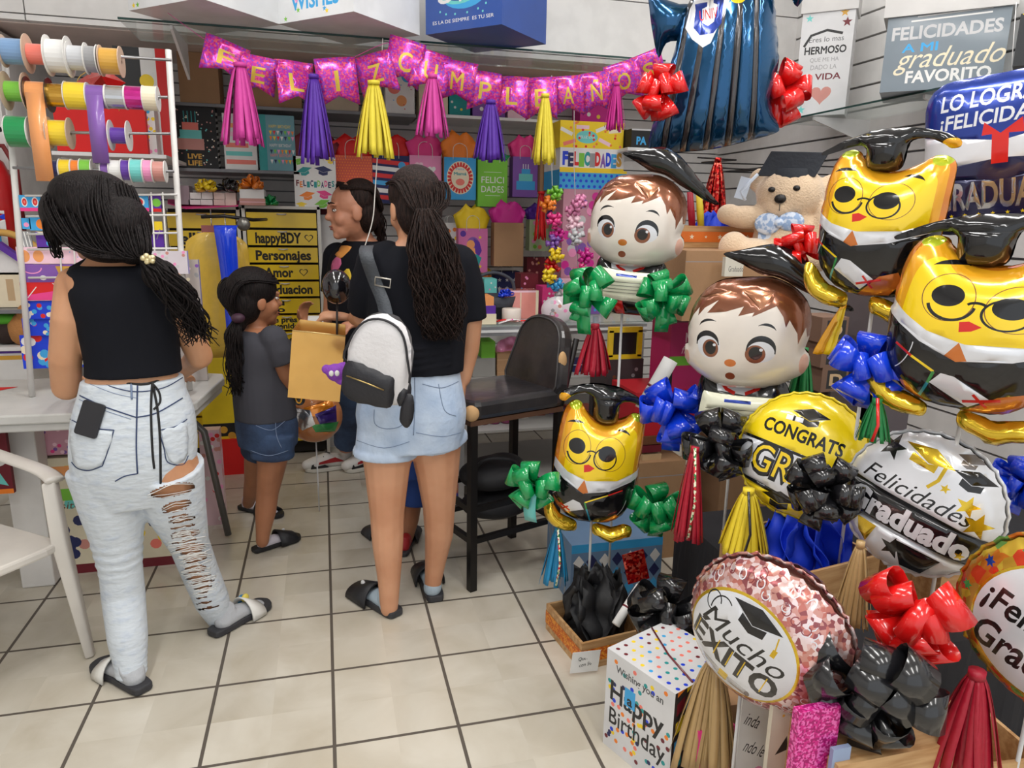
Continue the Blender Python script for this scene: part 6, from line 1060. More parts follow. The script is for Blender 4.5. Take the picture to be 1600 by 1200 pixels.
def pastel(w_, h): return dots(w_, h, ['violet', 'rose', 'salmon', 'yellow', 'aqua', 'navy'], 34, .045, 41)+[(rect(-.5*w_, .64*h, .5*w_, .74*h), ink('lime')), (rect(-.5*w_, .82*h, .5*w_, .93*h), ink('peach')), (rect(-.5*w_, 0, .5*w_, .08*h), ink('maroon')), (txt('Osito', -.2*w_, .6*h, .06*h, .2*w_, shear=.2), ink('brown')), (circ(.1*w_, .3*h, .06*w_, .1*h), ink('pink')), (circ(.14*w_, .2*h, .07*w_, .06*h), ink('yellow'))]
it('large pastel floral wrapped box on the floor under the folding table', 'wrapped_box', 'box', 50, 262, 712, 832, 3.02, .3, mat('wrap_pastel', (222, 212, 186), .5), pastel, 0)
it('pink confetti box on top of the pastel wrapped box', 'wrapped_box', 'box', 52, 130, 652, 712, 3.03, .25, mat('wrap_rose', (216, 160, 178), .5), lambda w_, h: dots(w_, h, ['palepink', 'violet', 'hotpink'], 30, .05, 42), at(90, 712, 3.02).z)
it('dark red comic print board leaning against the post under the table', 'print_board', 'board', -40, 18, 648, 772, 2.84, .02, paper('maroon'), lambda w_, h: [(circ(.1*w_, .8*h, .3*w_, .1*h), ink('aqua')), (circ(.2*w_, .45*h, .25*w_, .1*h), ink('white')), (poly([(-.3*w_, .2*h), (.4*w_, .1*h), (.2*w_, .3*h)]), ink('aqua')), (rect(-.5*w_, 0, .5*w_, .06*h), ink('orange'))], at(0, 772, 2.84).z)
# monobloc chair
CH = mat('chair_white', (214, 208, 200), .35, coat=.2); t = thing('plastic_chair', 'white plastic armchair in front of the folding table, cut by the picture edge', 'chair', (-1.15, 2.34, 0), math.radians(-38)); m = MB()
m.rbox((0, 0, .405), (.46, .46, .03), .06, CH); m.build('seat', t, bevel=.008)
for sx, sy in ((1, 1), (1, -1), (-1, 1), (-1, -1)):
    top = .62 if sx > 0 else .66
    MB().tube([(sx*.21, sy*.22, top), (sx*.215, sy*.225, .42), (sx*.25, sy*.25, .002)], [.03, .034, .021], CH, 4, True, None, .7).build('leg', t, bevel=.006)
for sy in (1, -1): MB().tube(spline([(.23, sy*.225, .625), (.14, sy*.24, .64), (-.1, sy*.25, .655), (-.25, sy*.235, .68)], 4), .03, CH, 8, True, None, .35).build('armrest', t)
m = MB()
for y in (-.15, -.075, 0, .075, .15): m.tube([(-.215, y, .41), (-.25, y, .6), (-.285, y, .84)], .018, CH, 6, True, None, .5)
m.tube([(-.21, -.22, .42), (-.25, -.23, .66), (-.28, -.19, .86), (-.29, 0, .9), (-.28, .19, .86), (-.25, .23, .66), (-.21, .22, .42)], .024, CH, 8); m.build('backrest', t)
# bar chair
VIN = mat('vinyl_black', (40, 39, 42), .28, coat=.3, bump=.25, bscale=18, rgb2=(58, 55, 56), nscale=6); IRN = mat('iron_black', (30, 28, 28), .4, .4); FOAM = mat('foam_tan', (206, 166, 118), .9)
t = thing('bar_chair', 'tall worn black vinyl chair with torn corners on an iron frame', 'chair', (.655, 2.75, 0), math.radians(20)); m = MB(); m.rbox((0, 0, .737), (.46, .36, .075), .05, VIN); o = m.build('seat', t, bevel=.02); MB().box((0, 0, .689), (.44, .34, .02), mat('plywood_dark', (92, 62, 44), .6)).build('seat_board', t)
MB().ell((-.21, -.16, .728), (.03, .028, .032), FOAM).build('torn_foam', t)
for sx, sy in ((-1, -1), (1, -1), (-1, 1), (1, 1)): MB().box((sx*.205, sy*.158, .34), (.03, .03, .678), IRN).build('leg', t)
for z in (.21, .34):
    for sy in (-1, 1): MB().box((0, sy*.158, z), (.40, .022, .022), IRN).build('stretcher', t)
    for sx in (-1, 1): MB().box((sx*.205, 0, z), (.022, .3, .022), IRN).build('stretcher', t)
bk = T(.2, 0, .785) @ RY(math.radians(14)); m = MB(); P = smooth_loop([(-.17, -.05), (-.165, .12), (-.135, .22), (-.06, .265), (.06, .265), (.135, .22), (.165, .12), (.17, -.05)], 3); m.prism([tuple(p) for p in P], -.03, .03, VIN, bk @ Matrix(((0, 0, 1, 0), (1, 0, 0, 0), (0, 1, 0, 0), (0, 0, 0, 1)))); m.build('backrest', t, bevel=.015)
for sy in (-1, 1): MB().tube([bk @ Vector((.045, sy*.15, .2)), bk @ Vector((.045, sy*.15, -.03)), (.205, sy*.158, .67)], .012, IRN, 8).build('back_post', t)
MB().ell(tuple(bk @ Vector((-.01, -.16, .1))), (.02, .016, .04), FOAM).build('torn_foam', t)
MB().tube([bk @ Vector((-.032, p[0]*.92, p[1]*.95)) for p in P], .004, mat('piping_grey', (70, 68, 68), .4), 6).build('piping', t)
CLB = mat('nylon_black', (26, 26, 30), .7, bump=.4, bscale=16)
for i, (px, pz, r, lab) in enumerate(((.0, .405, (.16, .13, .065), 'slumped black nylon bag on the upper bar of the tall vinyl chair'), (.02, .275, (.17, .13, .06), 'folded black cloth bag on the lower bars of the tall vinyl chair'))):
    m = MB(); m.ell((px, 0, pz), r, CLB, RZ(math.radians(20)), 20, 12); m.ell((px+.06, .02, pz+.02), (.09, .09, .045), CLB, RZ(math.radians(20))); o = fuse(m, .012, 'black_bag', None, 6); o.location = (.655, 2.75, 0); tag(o, lab, 'bag')
    if i == 0: MB().tube(spline([(-.1, -.06, .44), (-.06, -.1, .5), (.04, -.09, .49), (.08, -.05, .45)], 4), .008, CLB, 6).build('strap', o)
# drawer units
YEL = mat('drawer_yellow', (232, 196, 24), .35, coat=.3); DFR = mat('drawer_frame', (216, 214, 206), .45); DBK = mat('drawer_gap', (30, 28, 26), .7)
def drawers(label, px0, px1, pyt, Y, rows):
    c = (px0+px1)/2; s = pxm(c, pyt+60, Y); w_ = (px1-px0)*s*.95; p = at(c, pyt, Y); H = p.z; t = thing('drawer_unit', label, 'drawers', (p.x, Y+.2, 0)); n = len(rows); dh = (H-.12)/11
    MB().box((0, .02, H/2), (w_*.9, .34, H-.03), DBK).build('body', t); MB().box((0, 0, H-.008), (w_, .4, .016), DFR).build('top', t)
    for sx in (-1, 1):
        for sy in (-1, 1): MB().box((sx*(w_/2-.008), sy*.19, H/2), (.018, .02, H), DFR).build('post', t)
    dh = .0975
    for i in range(int((H-.1)/dh)):
        tx = rows[i] if i < n else None; z = H-.022-(i+1)*dh; ww = w_-.045; m = MB(); pr = []
        if tx: pr = [(txt(a, x*ww, (.5+y)*(dh-.014), k*dh*1.08, f*ww, bold=.04), DBK) for a, x, y, k, f in tx if a != '<3']+[(np.vstack([heart(x*ww, .5*dh-.007, .5*dh), heart(x*ww, .5*dh-.007, .38*dh)]), DBK) for a, x, y, k, f in tx if a == '<3']
        m.box((0, .0, (dh-.014)/2), (ww*.98, .36, dh-.014), YEL); sheet(m, rect(-ww/2, 0, ww/2, dh-.014), YEL, pr, T(0, -.182, 0) @ FRONT); o = m.build('drawer', t, T(0, -.02, z)); MB().tube([(-.025, -.185, dh-.022), (0, -.2, dh-.024), (.025, -.185, dh-.022)], .004, DFR, 6).build('handle', o)
    return H
HD = drawers('yellow plastic drawer unit with handwritten occasions, standing behind the small child', 378, 500, 322, 4.36, [None, [('happyBDY', -.06, 0, .55, .66), ('<3', .38, 0, 0, 0)], [('Personajes', 0, 0, .5, .8)], [('Amor', -.08, 0, .5, .42), ('<3', .28, 0, 0, 0)], [('Graduacion', 0, 0, .48, .8)], [('mal', -.15, .25, .3, .25), ('no', -.13, -.22, .3, .22)], [('este pres', -.1, .22, .3, .5), ('Bienvenido', -.12, -.22, .3, .6)], [('especial', -.05, 0, .45, .7)]])
HD2 = drawers('yellow plastic drawer unit behind the hanging yellow packets, next to the rack', 255, 372, 322, 4.36, [None, [('ellenos', .02, 0, .6, .7)], [('ellenos', .02, 0, .5, .7)], None, None, None, None])
tag(MB().add([tuple(at(*p)) for p in ((262, 318, 4.31), (290, 326, 4.24), (372, 322, 4.27), (374, 314, 4.6), (262, 312, 4.6))], [(0, 1, 2, 3, 4)], paper('hotpink')).build('pink_card_sheet', solid=.004), 'hot pink card sheet lying on top of the drawer unit next to the rack', 'card')
for i, (a, b, y0, y1) in enumerate(((296, 313, 312, 322), (315, 332, 312, 322), (335, 351, 312, 322), (353, 369, 312, 322), (298, 314, 301, 311), (316, 332, 301, 311), (335, 351, 301, 311), (353, 368, 301, 311))):
    z = HD2+.006 if i < 4 else at(340, 311.5, 4.31).z; it('small white jewellery box in the two-tier row on the drawer unit next to the rack', 'small_box', 'box', a, b, y0, y1, 4.31, .07, paper('white') if i % 4 < 2 else mat('box_blush', (230, 206, 196), .5), None, z, group='small white boxes on the drawers')
zz = HD+.001; it('rose striped box on the drawer unit under the white box', 'small_box', 'box', 376, 414, 310, 323, 4.29, .14, mat('box_rosewood', (196, 140, 130), .5), lambda w_, h: [(rect(-.5*w_, .42*h, .5*w_, .5*h), ink('palepink'))], zz)
z2 = at(395, 310, 4.29).z; it('white box on the rose striped box under the orange pompom', 'small_box', 'box', 376, 412, 296, 310, 4.29, .14, paper('white'), None, z2)
def pom(label, px, py, Y, R, col, zb, n=26):
    c = at(px, py, Y); t = thing('pompom_bow', label, 'bow', (c.x, Y, zb)); rn = random.Random(px); m = MB()
    for i in range(n):
        d = Vector((rn.gauss(0, 1), rn.gauss(0, 1), abs(rn.gauss(0, .7)))).normalized(); b = d.orthogonal().normalized(); w_ = d.cross(b); L_ = R*rn.uniform(.7, 1.1)
        m.strip([d*(L_*math.sin(PI*j/6))+b*(.4*L_*math.sin(PI*j/6)*math.cos(PI*j/6))+Vector((0, 0, R*.2)) for j in range(7)], [w_*R*.14]*7, ribbon_m(col))
    m.build('loops', t, solid=.0006); return t
zp = at(340, 301, 4.31).z
for a in (('yellow looped ribbon pompom on the small white boxes', 322, 291, 4.29, .065, 'yellow'), ('black looped ribbon pompom on the small white boxes', 352, 288, 4.29, .075, 'black'), ('gold looped ribbon pompom above the black one', 369, 280, 4.35, .06, 'gold')): pom(*a, zp)
pom('orange looped ribbon pompom on the white box on the drawers', 394, 294, 4.31, .07, 'orange', at(395, 296, 4.29).z); pom('green and black ribbon pompom beside the white box on the drawers', 422, 312, 4.33, .05, 'green', HD)
it('grey shrink wrapped bundle on the drawer unit beside the rack post', 'wrapped_bundle', 'bundle', 278, 296, 290, 313, 4.31, .12, mat('bundle_grey', (150, 128, 138), .3, coat=.4), None, HD2+.006)
it('white panel cupboard between the drawers and the shop assistant', 'panel_cupboard', 'cupboard', 507, 548, 336, 540, 4.5, .25, WALL, lambda w_, h: [(rect(-.5*w_, y*h-.003, .5*w_, y*h), GROOVE) for y in (.2, .4, .6, .8)], 0)
it('maroon box on the white panel cupboard under the caps bag', 'small_box', 'box', 502, 545, 327, 336, 4.52, .15, paper('maroon'), None, at(520, 336, 4.5).z)
# yellow hanging packets and the blue ribbon
m = MB(); o = smooth_loop([(-.1, .34), (-.118, .3), (-.122, .15), (-.115, -.18), (.115, -.18), (.122, .15), (.118, .3), (.1, .34), (.04, .37), (-.04, .37)], 3)
MUS = mat('packet_mustard', (214, 176, 62), .4, coat=.3, bump=.3, bscale=1, stretch=(3, 3, 90))
for i, (px, Y, lab, w_) in enumerate(((341, 3.6, 'hanging mustard yellow packet with rounded shoulders in front of the drawers', 1.0), (362, 3.72, 'second mustard packet half hidden behind the blue ribbon', .8))):
    p = at(px, 488, Y); t = root('hanging_packet', lab, 'packet', face(0, 0, 0, P=p)); m = MB(); q = o*[w_, 1]; puff(m, poly(q), .06, MUS, [], MUS, .02, p=.3); m.build('packet', t); MB().box((0, .375, 0), (.09*w_, .05, .012), mat('packet_header', (150, 84, 84), .6)).build('header_card', t)
    zt_ = at(px, 300, Y).z-p.z; MB().tube([(0, .38, 0), (0, .46, 0), (0, .47, -.3)], .003, CHROME, 6).build('hanger', t)
m = MB(); S = [at(355, 352, 3.55), at(352, 360, 3.5), at(358, 420, 3.5), at(362, 480, 3.5), at(366, 560, 3.52)]; m.strip(spline(S, 4), [Vector((.055-.002*i, 0, 0)) for i in range(17)], ribbon_m('blue')); t = tag(m.build('blue_ribbon', solid=.001), 'wide shiny blue ribbon strip hanging in front of the mustard packets', 'ribbon')
t = thing('clip_stand', 'dark metal clip hook holding the blue ribbon and the packets', 'hook', tuple(at(352, 350, 3.56))); MB().tube([(-.1, 0, .03), (0, .0, .035), (.12, 0, .02), (.14, .3, .02), (.14, .55, .02)], .008, IRN, 8).build('bar', t); MB().ell((.08, -.02, -.0), (.03, .02, .03), mat('clip_grey', (120, 118, 112), .3, .7)).build('clip', t)
it('narrow pink paper bag edge hanging beside the blue ribbon', 'paper_strip', 'paper', 346, 356, 420, 545, 3.66, .03, paper('pink'))
YG = 4.12; gift_bag('large yellow gift bag with a black wave border behind the folding table', 322, 404, 525, 686, YG, mat('bag_sun', (236, 206, 36), .4), lambda w_, h: [(rect(-.5*w_, .03*h, .5*w_, .16*h), ink('black'))]+[(circ((-.42+.14*i)*w_, (.065+.03*(-1)**i)*h, .07*w_, .035*h), ink('gold')) for i in range(8)]+[(stroke([(-.3*w_, .6*h), (0, .5*h), (.3*w_, .62*h)], .006), ink('black'))], 'lime', 500, .16, 0, hook=False, handle=None, z=at(360, 686, YG).z)
zyb = at(360, 686, YG).z; it('red carton under the large yellow gift bag', 'carton', 'box', 346, 408, 686, 712, YG-.02, .2, paper('red'), lambda w_, h: [(rect(.1*w_, .2*h, .45*w_, .8*h), ink('palepink'))], 0)
it('pink and white striped packet beside the red carton', 'carton', 'box', 405, 424, 680, 706, YG+.05, .16, paper('pink'), lambda w_, h: [(rect(-.5*w_, y*h, .5*w_, (y+.15)*h), ink('white')) for y in (.1, .4, .7)], 0)
pk_ = it('clear pink floral gift wrap roll standing by the table leg', 'wrap_roll', 'gift wrap', 316, 346, 672, 735, 3.4, .06, mat('wrap_clear_pink', (226, 190, 200), .25, coat=.5), lambda w_, h: dots(w_, h, ['rose', 'white', 'red', 'pink'], 24, .12, 51), 0)
# gold foil gift bag in her hand, toy, balloon ball
GLD = mat('gold_foil_bag', (226, 176, 96), .22, .65, coat=.4, bump=.25, bscale=9); XG_ = face(497, 566, 2.62, -6, 0, -7); t = root('foil_gift_bag', 'shiny gold foil gift bag held by the hand of the person with the backpack', 'gift bag', XG_); s = pxm(497, 566, 2.62)
m = MB(); w2 = 39*s; m.add([(-w2, -55*s, .05), (w2, -55*s, .05), (w2, 50*s, .06), (-w2, 50*s, .06), (-w2*.95, -55*s, -.05), (w2*.95, -55*s, -.05), (w2*.9, 60*s, -.06), (-w2*.9, 60*s, -.06)], [(0, 1, 2, 3), (5, 4, 7, 6), (1, 5, 6, 2), (4, 0, 3, 7), (1, 0, 4, 5)], GLD); m.build('bag', t, solid=.001)
MB().tube([(-w2, 50*s, .0605), (0, 50.6*s, .0605), (w2, 50*s, .0605)], .002, mat('foil_edge', (236, 206, 140), .3, .5), 6).build('rim', t);
PUR = mat('plush_purple', (136, 66, 176), .85, bump=.4, bscale=120); p = at(524, 582, 2.36); t = thing('plush_keyring', 'small purple plush charm with white eyes hanging at the backpack', 'plush toy', tuple(p)); m = MB(); m.ell((0, 0, 0), (.03, .025, .03), PUR); m.ell((.03, 0, .01), (.03, .02, .025), PUR); m.ell((-.028, 0, .012), (.016, .012, .016), PUR); m.ell((.03, 0, -.032), (.03, .02, .012), PUR); fuse(m, .004, 'body', t)
for q in (-1, 1): MB().ell((-.004+q*.009, -.024, .002), (.008, .004, .01), EYEW, None, 10, 8).build('eye', t)
MB().tube([(.03, 0, .03), (.07, -.02, .07), (.11, -.05, .09)], .002, CHROME, 5).build('chain', t)
m = MB(); bp_ = at(526, 448, 2.64); m.ell((0, 0, 0), (.052, .052, .062), mat('gloss_black', (20, 18, 22), .12, coat=.8), None, 24, 16); o = tag(m.build('black_ball', None, T(*bp_)), 'glossy black ball ornament on a stick stuck in the gold foil gift bag', 'ball'); MB().tube([(0, 0, -.05), (-.01, 0, -.28)], .004, mat('cord_dark', (40, 36, 36), .5), 6).build('stick', o)
t = root('foil_bubble', 'round clear bag of coloured foil pieces on the floor beside the small child', 'bag', face(492, 650, 3.45, 0, 0, 0)); m = MB(); s = pxm(492, 650, 3.45)
puff(m, circ(0, 0, 42*s, 42*s, 40), .16, mat('bag_orange_clear', (190, 120, 70), .2, coat=.6), [(poly([(-.05, .06), (.08, .09), (.1, .03), (-.02, .02)]), F_O), (poly([(.0, .03), (.1, .06), (.1, -.02), (.02, -.02)]), foil('violetp', (60, 40, 120), .4)), (poly([(-.02, -.02), (.11, -.02), (.09, -.07), (.0, -.06)]), F_GN), (poly([(-.1, .06), (-.02, .05), (.0, -.02), (-.06, -.05), (-.1, -.0)]), F_S), (poly([(-.12, .02), (-.08, .0), (-.08, -.06), (-.11, -.04)]), F_YO), (circ(-.07, .1, .03), F_K), (ringsh(-.07, .1, .016, .022, .006), F_YO)], _mats['bag_orange_clear'], .016); m.build('bubble', t)
MB().tube([(0, -42*s, -.01), (0, at(492, 650, 3.45).z*-1+.003, -.01)], .004, WSTICK, 6).build('stick', t)
tag(MB().tube(spline([at(598, 60, 3.46), at(592, 200, 3.46), at(586, 300, 3.44), at(582, 345, 3.42), at(570, 385, 3.4)], 6), .0025, CORDW, 6).build('white_string'), 'long white string hanging from the banner in front of the shop assistant', 'string')
it('white paper slips on a tray in front of the shop assistant', 'paper_slip', 'paper', 480, 505, 502, 508, 3.42, .2, paper('white'), None, at(490, 508, 3.42).z)
# fire extinguisher and shelf toys at the wall
t = thing('fire_extinguisher', 'red fire extinguisher with white and blue label on the column wall', 'fire extinguisher', tuple(at(2, 400, 3.95))); EXR = mat('extinguisher_red', (186, 30, 34), .3, coat=.5); MB().lathe([(.07, 0), (.085, .02), (.085, .36), (.06, .43), (.028, .46), (.028, .5)], EXR, None, 24).build('cylinder', t); m = MB(); sheet(m, rect(-.09, .0, .06, .17), paper('white'), [(rect(-.09, .13, .06, .155), ink('blue')), (rect(.0, .02, .04, .11), ink('sky'))], T(0, 0, .04) @ FRONT, lambda P: np.sqrt(np.maximum(.0868**2-P[:, 0]**2, 1e-6)), .02); m.build('label', t); MB().tube([(-.04, -.03, .52), (.05, -.05, .56), (.09, -.06, .57)], .012, RUBK, 8).build('handle', t); MB().tube([(.0, 0, .5), (.08, -.03, .5), (.12, -.02, .4), (.11, 0, .12)], .011, mat('hose_dark_red', (110, 20, 24), .5), 8).build('hose', t); MB().box((0, .085, .25), (.1, .02, .3), EXR).build('bracket', t)
plain_shelf('lower side shelf of toys against the column wall', at(-60, 540, 3.75).x, at(62, 540, 3.75).x, 3.72, 4.03, at(20, 541, 3.75).z, WALL); plain_shelf('grey toy shelf under the paper castle', at(-60, 482, 3.75).x, at(62, 482, 3.75).x, 3.72, 4.03, at(20, 483, 3.75).z)
zc = at(20, 482, 3.75).z; p = at(12, 482, 3.78); t = thing('paper_castle', 'paper castle house with purple gable and arched gold frame on the toy shelf', 'toy house', (p.x, 3.8, zc)); ww = .17; m = MB(); sheet(m, rect(-ww, 0, ww, .16), paper('cream'), [(rect(x, .03, x+.03, .13), ink('tan')) for x in (-.13, -.07, 0, .06, .12)], T(0, 0, 0) @ FRONT); m.box((0, .04, .08), (2*ww, .07, .16), paper('cream')); m.build('walls', t); m = MB(); m.prism([(-ww, .15), (0, .3), (ww, .15), (ww-.03, .15), (0, .265), (-ww+.03, .15)], 0, .04, ink('purple'), T(0, .02, 0) @ FRONT); m.prism([(-ww+.03, .15), (0, .265), (ww-.03, .15)], .0, .02, paper('white'), T(0, .02, 0) @ FRONT); m.build('gable', t); m = MB(); m.tube(spline([(-ww, .03, .15), (-ww*.8, .03, .27), (0, .03, .34), (ww*.8, .03, .27), (ww, .03, .15)], 5), .016, mat('castle_gold', (206, 160, 80), .5), 8); m.build('arch', t)
zl = at(20, 541, 3.75).z; p = at(36, 540, 3.76); m = MB(); m.ell((0, 0, .07), (.07, .06, .08), mat('plush_brown', (184, 128, 74), .9, bump=.4, bscale=90)); m.ell((.03, -.02, .15), (.045, .045, .045), _mats['plush_brown']); o = fuse(m, .006, 'plush_toy'); o.location = (p.x, 3.8, zl); tag(o, 'small brown plush animal on the lower toy shelf', 'plush toy')
p = at(12, 540, 3.76); m = MB(); m.ell((0, 0, .12), (.1, .06, .03), mat('felt_green', (90, 180, 50), .8)); m.ell((0, 0, .06), (.09, .06, .06), mat('felt_dark', (50, 34, 30), .8)); o = m.build('felt_pouch', None, T(p.x-.02, 3.82, zl)); tag(o, 'dark felt pouch with bright green rim beside the brown plush', 'pouch')
it('white side cabinet below the toy shelves, with purple and gold edging', 'cabinet', 'cabinet', -60, 46, 545, 655, 3.74, .3, WALL, lambda w_, h: [(rect(-.5*w_, .93*h, .5*w_, .97*h), ink('purple')), (rect(-.5*w_, .84*h, .5*w_, .9*h), ink('gold'))])
# counter goods
zt = ZT+.001
it('orange book in the pile on the glass counter', 'book', 'book', 742, 772, 464, 478, 3.5, .16, paper('peach'), None, zt+.055, group=None); it('purple book under the orange one on the glass counter', 'book', 'book', 738, 775, 478, 491, 3.49, .18, paper('purple'), None, zt+.024); it('cream book at the bottom of the pile on the glass counter', 'book', 'book', 736, 776, 491, 500, 3.48, .2, paper('cream'), None, zt)
p = at(777, 470, 3.62); t = thing('fabric_basket', 'dark grey fabric basket with a small blue bow on the counter', 'basket', (p.x, 3.72, zt)); GF = mat('felt_slate', (70, 74, 84), .9, bump=.3, bscale=50); MB().lathe([(.09, 0), (.115, .08), (.125, .12), (.12, .12), (.105, .03)], GF, None, 24).build('basket', t); MB().tube(spline([(-.12, 0, .11), (-.1, 0, .2), (0, 0, .24), (.1, 0, .2), (.12, 0, .11)], 4), .009, GF, 8).build('handle', t)
pom('small blue ribbon bow on the grey basket', 790, 440, 3.62, .045, 'blue', zt+.12)
PKC = mat('pink_clear_box', (236, 150, 140), .15, coat=.6); it('translucent pink gift box behind the white candle on the counter', 'clear_box', 'box', 786, 842, 454, 494, 3.66, .12, PKC, lambda w_, h: [(rect(-.03*w_, 0, .0, h), ink('cream')), (rect(-.5*w_, .93*h, .5*w_, h), ink('palepink')), (rect(.42*w_, 0, .5*w_, h), ink('cream'))], zt)
p = at(800, 490, 3.56); tag(MB().lathe([(.048, 0), (.05, .01), (.05, .062), (.046, .066)], mat('candle_white', (232, 222, 212), .4, sub=.2), T(p.x, 3.57, zt+.002), 24).build('candle'), 'short white candle in front of the translucent pink box', 'candle')
for i in range(7):
    rn = random.Random(60+i); a = at(800+rn.uniform(-26, 46), 494, 3.52); c_ = ['red', 'white', 'pink', 'palepink', 'magenta', 'white', 'rose'][i]; m = MB(); m.strip(spline([(a.x-.09, a.y+rn.uniform(-.05, .05), zt+.002), (a.x-.03, a.y-.02, zt+.02), (a.x+.03, a.y+.02, zt+.008), (a.x+.1, a.y+rn.uniform(-.04, .04), zt+.012)], 5), [Vector((.0, .006, .003))]*16, ribbon_m(c_)); tag(m.build('curled_ribbon', solid=.0006), 'loose curled '+c_+' ribbon '+['beside the books', 'under the candle', 'near the counter front edge', 'beside the clear pink box', 'at the far end of the counter', 'behind the vinyl chair', 'beside the basket'][i], 'ribbon')
def cg(label, name, cat, px0, px1, py0, py1, base, fr, lvl, Y=3.55, d=.16): return it(label, name, cat, px0, px1, py0, py1, Y, d, base, fr, CSH[lvl]+.001)
zs2 = CSH[2]+.001
cg('grey gift box in the counter beside the kraft boxes', 'gift_box', 'box', 738, 774, 560, 604, mat('box_stone', (150, 148, 144), .6), lambda w_, h: [(rect(-.5*w_, .86*h, .5*w_, .88*h), GROOVE)], 2)
cg('kraft box at the bottom of the counter stack', 'kraft_box', 'box', 776, 818, 578, 604, KR, lambda w_, h: [(rect(-.5*w_, .6*h, .5*w_, .64*h), KR2)], 2); zk = at(797, 578, 3.55).z; it('kraft box on top of the counter stack', 'kraft_box', 'box', 776, 816, 552, 578, 3.55, .16, KR, lambda w_, h: [(rect(-.5*w_, .6*h, .5*w_, .64*h), KR2)], zk)
it('lime green box lying on the grey gift box', 'gift_box', 'box', 752, 774, 534, 548, 3.56, .14, paper('lime'), None, at(760, 560, 3.55).z)
t = thing('satin_packet', 'crumpled pink satin packet on the kraft boxes in the counter', 'packet', tuple(at(800, 545, 3.64))); m = MB(); sheet(m, circ(0, 0, .1, .07, 30), mat('satin_pink', (226, 150, 160), .25, coat=.4), [(circ(.03, -.02, .04, .02), ink('maroon'))], FRONT, lambda P: .03+.02*np.sin(P[:, 0]*70)*np.cos(P[:, 1]*80), .012, True); m.build('satin', t, solid=.004)
for i in range(4):
    x = (738, 755, 772, 790)[i]; p = at(x, 716, 3.6); t = thing('spray_bottle', 'plum coloured bottle with white label, '+('at the iron leg of', 'second under', 'third under', 'at the far end under')[i]+' the tall vinyl chair', 'bottle', (p.x, 3.6, CSH[1]+.001)); BT = mat('bottle_plum', (128, 44, 88), .25, coat=.5); MB().lathe([(.028, 0), (.03, .01), (.03, .11), (.018, .135), (.018, .15)], BT, None, 18).build('bottle', t); MB().lathe([(.0305, .03), (.0305, .085)], mat('bottle_label', (206, 186, 204), .5), None, 18, True, False).build('label', t); MB().lathe([(.02, .148), (.021, .2), (.014, .21)], BT, None, 16).build('cap', t)
cg('brown kraft box hanging above the plum bottles', 'kraft_box', 'box', 736, 766, 664, 690, mat('box_olive', (176, 160, 110), .7), None, 1, 3.72); cg('yellow and black bowl box beside the plum bottles', 'gift_box', 'box', 790, 812, 668, 690, paper('yellow'), lambda w_, h: [(rect(-.5*w_, .6*h, .5*w_, h), ink('black'))], 1, 3.7); cg('rust red box between the chair leg and the owl', 'gift_box', 'box', 826, 852, 655, 682, mat('box_rust', (170, 84, 60), .6), None, 1, 3.7)
p = at(712, 745, 3.5); it('multicoloured patterned packet column beside the chair leg', 'pattern_packet', 'packet', 704, 718, 680, 800, 3.5, .1, paper('blue'), lambda w_, h: [(rect(-.5*w_, i*h/8, .5*w_, (i+1)*h/8), ink(c)) for i, c in enumerate(('sky', 'blue', 'salmon', 'aqua', 'orange', 'lime', 'yellow', 'teal'))]+dots(w_, h, ['white', 'blue', 'yellow', 'teal'], 20, .16, 66))
# hanging strings of small pull bows
def mini(label, px, py, Y, col, R=.04, seed=1): return bow(label, px, py, Y, 1, col, 0, 0, 0, (5, 4, 1), 0, .3, seed, group='small bows on the strings', R=R)
for i, (px, py, c) in enumerate(((868, 303, 'lime'), (857, 320, 'orange'), (866, 345, 'hotpink'), (870, 366, 'magenta'), (864, 380, 'violet'), (869, 398, 'yellow'), (863, 416, 'red'), (868, 444, 'sky'), (858, 432, 'yellow'), (896, 328, 'pink'), (898, 350, 'palepink'), (900, 370, 'silver'), (914, 400, 'magenta'), (908, 425, 'hotpink'), (905, 316, 'pink'), (878, 462, 'white'))):
    mini('small '+c+' ribbon bow strung '+('high' if py < 340 else 'midway' if py < 400 else 'low')+' on the bow string by the stacked boxes', px, py, 3.62-.02*(i % 3), c, .045, 80+i)
for j, (x0, x1) in enumerate(((862, 868), (897, 905))): tag(MB().tube([at(x0, 118, 3.62), at(x0, 260, 3.64), at(x1, 470, 3.64)], .002, WSTICK, 5).build('bow_string'), ('white string of bright bows hanging from the glass shelf', 'white string of pink bows beside the boy balloon')[j], 'string')
t = tassel('red hanging plush cone behind the bow string', 846, 300, 372, 26, 4.2, paper('red'), 14, 90, top=.8, name='paper_fringe', cat='fringe'); q = at(846, 300, 4.2); MB().tube([(0, .0, 0), (0, .012, -(YB-.01-q.y))], .002, CHROME, 5).build('wall_hook', t)
t = root('clear_packet', 'clear packet of silver and pink ribbon bows on the counter', 'packet', face(872, 485, 3.58)); m = MB(); puff(m, circ(0, 0, .09, .075, 24), .08, mat('cello_clear', (226, 216, 222), .15, coat=.7), dots(.12, .1, ['pink', 'silver', 'rose', 'grey', 'white'], 18, .1, 71, -.04), _mats['cello_clear'], .012); m.build('packet', t)
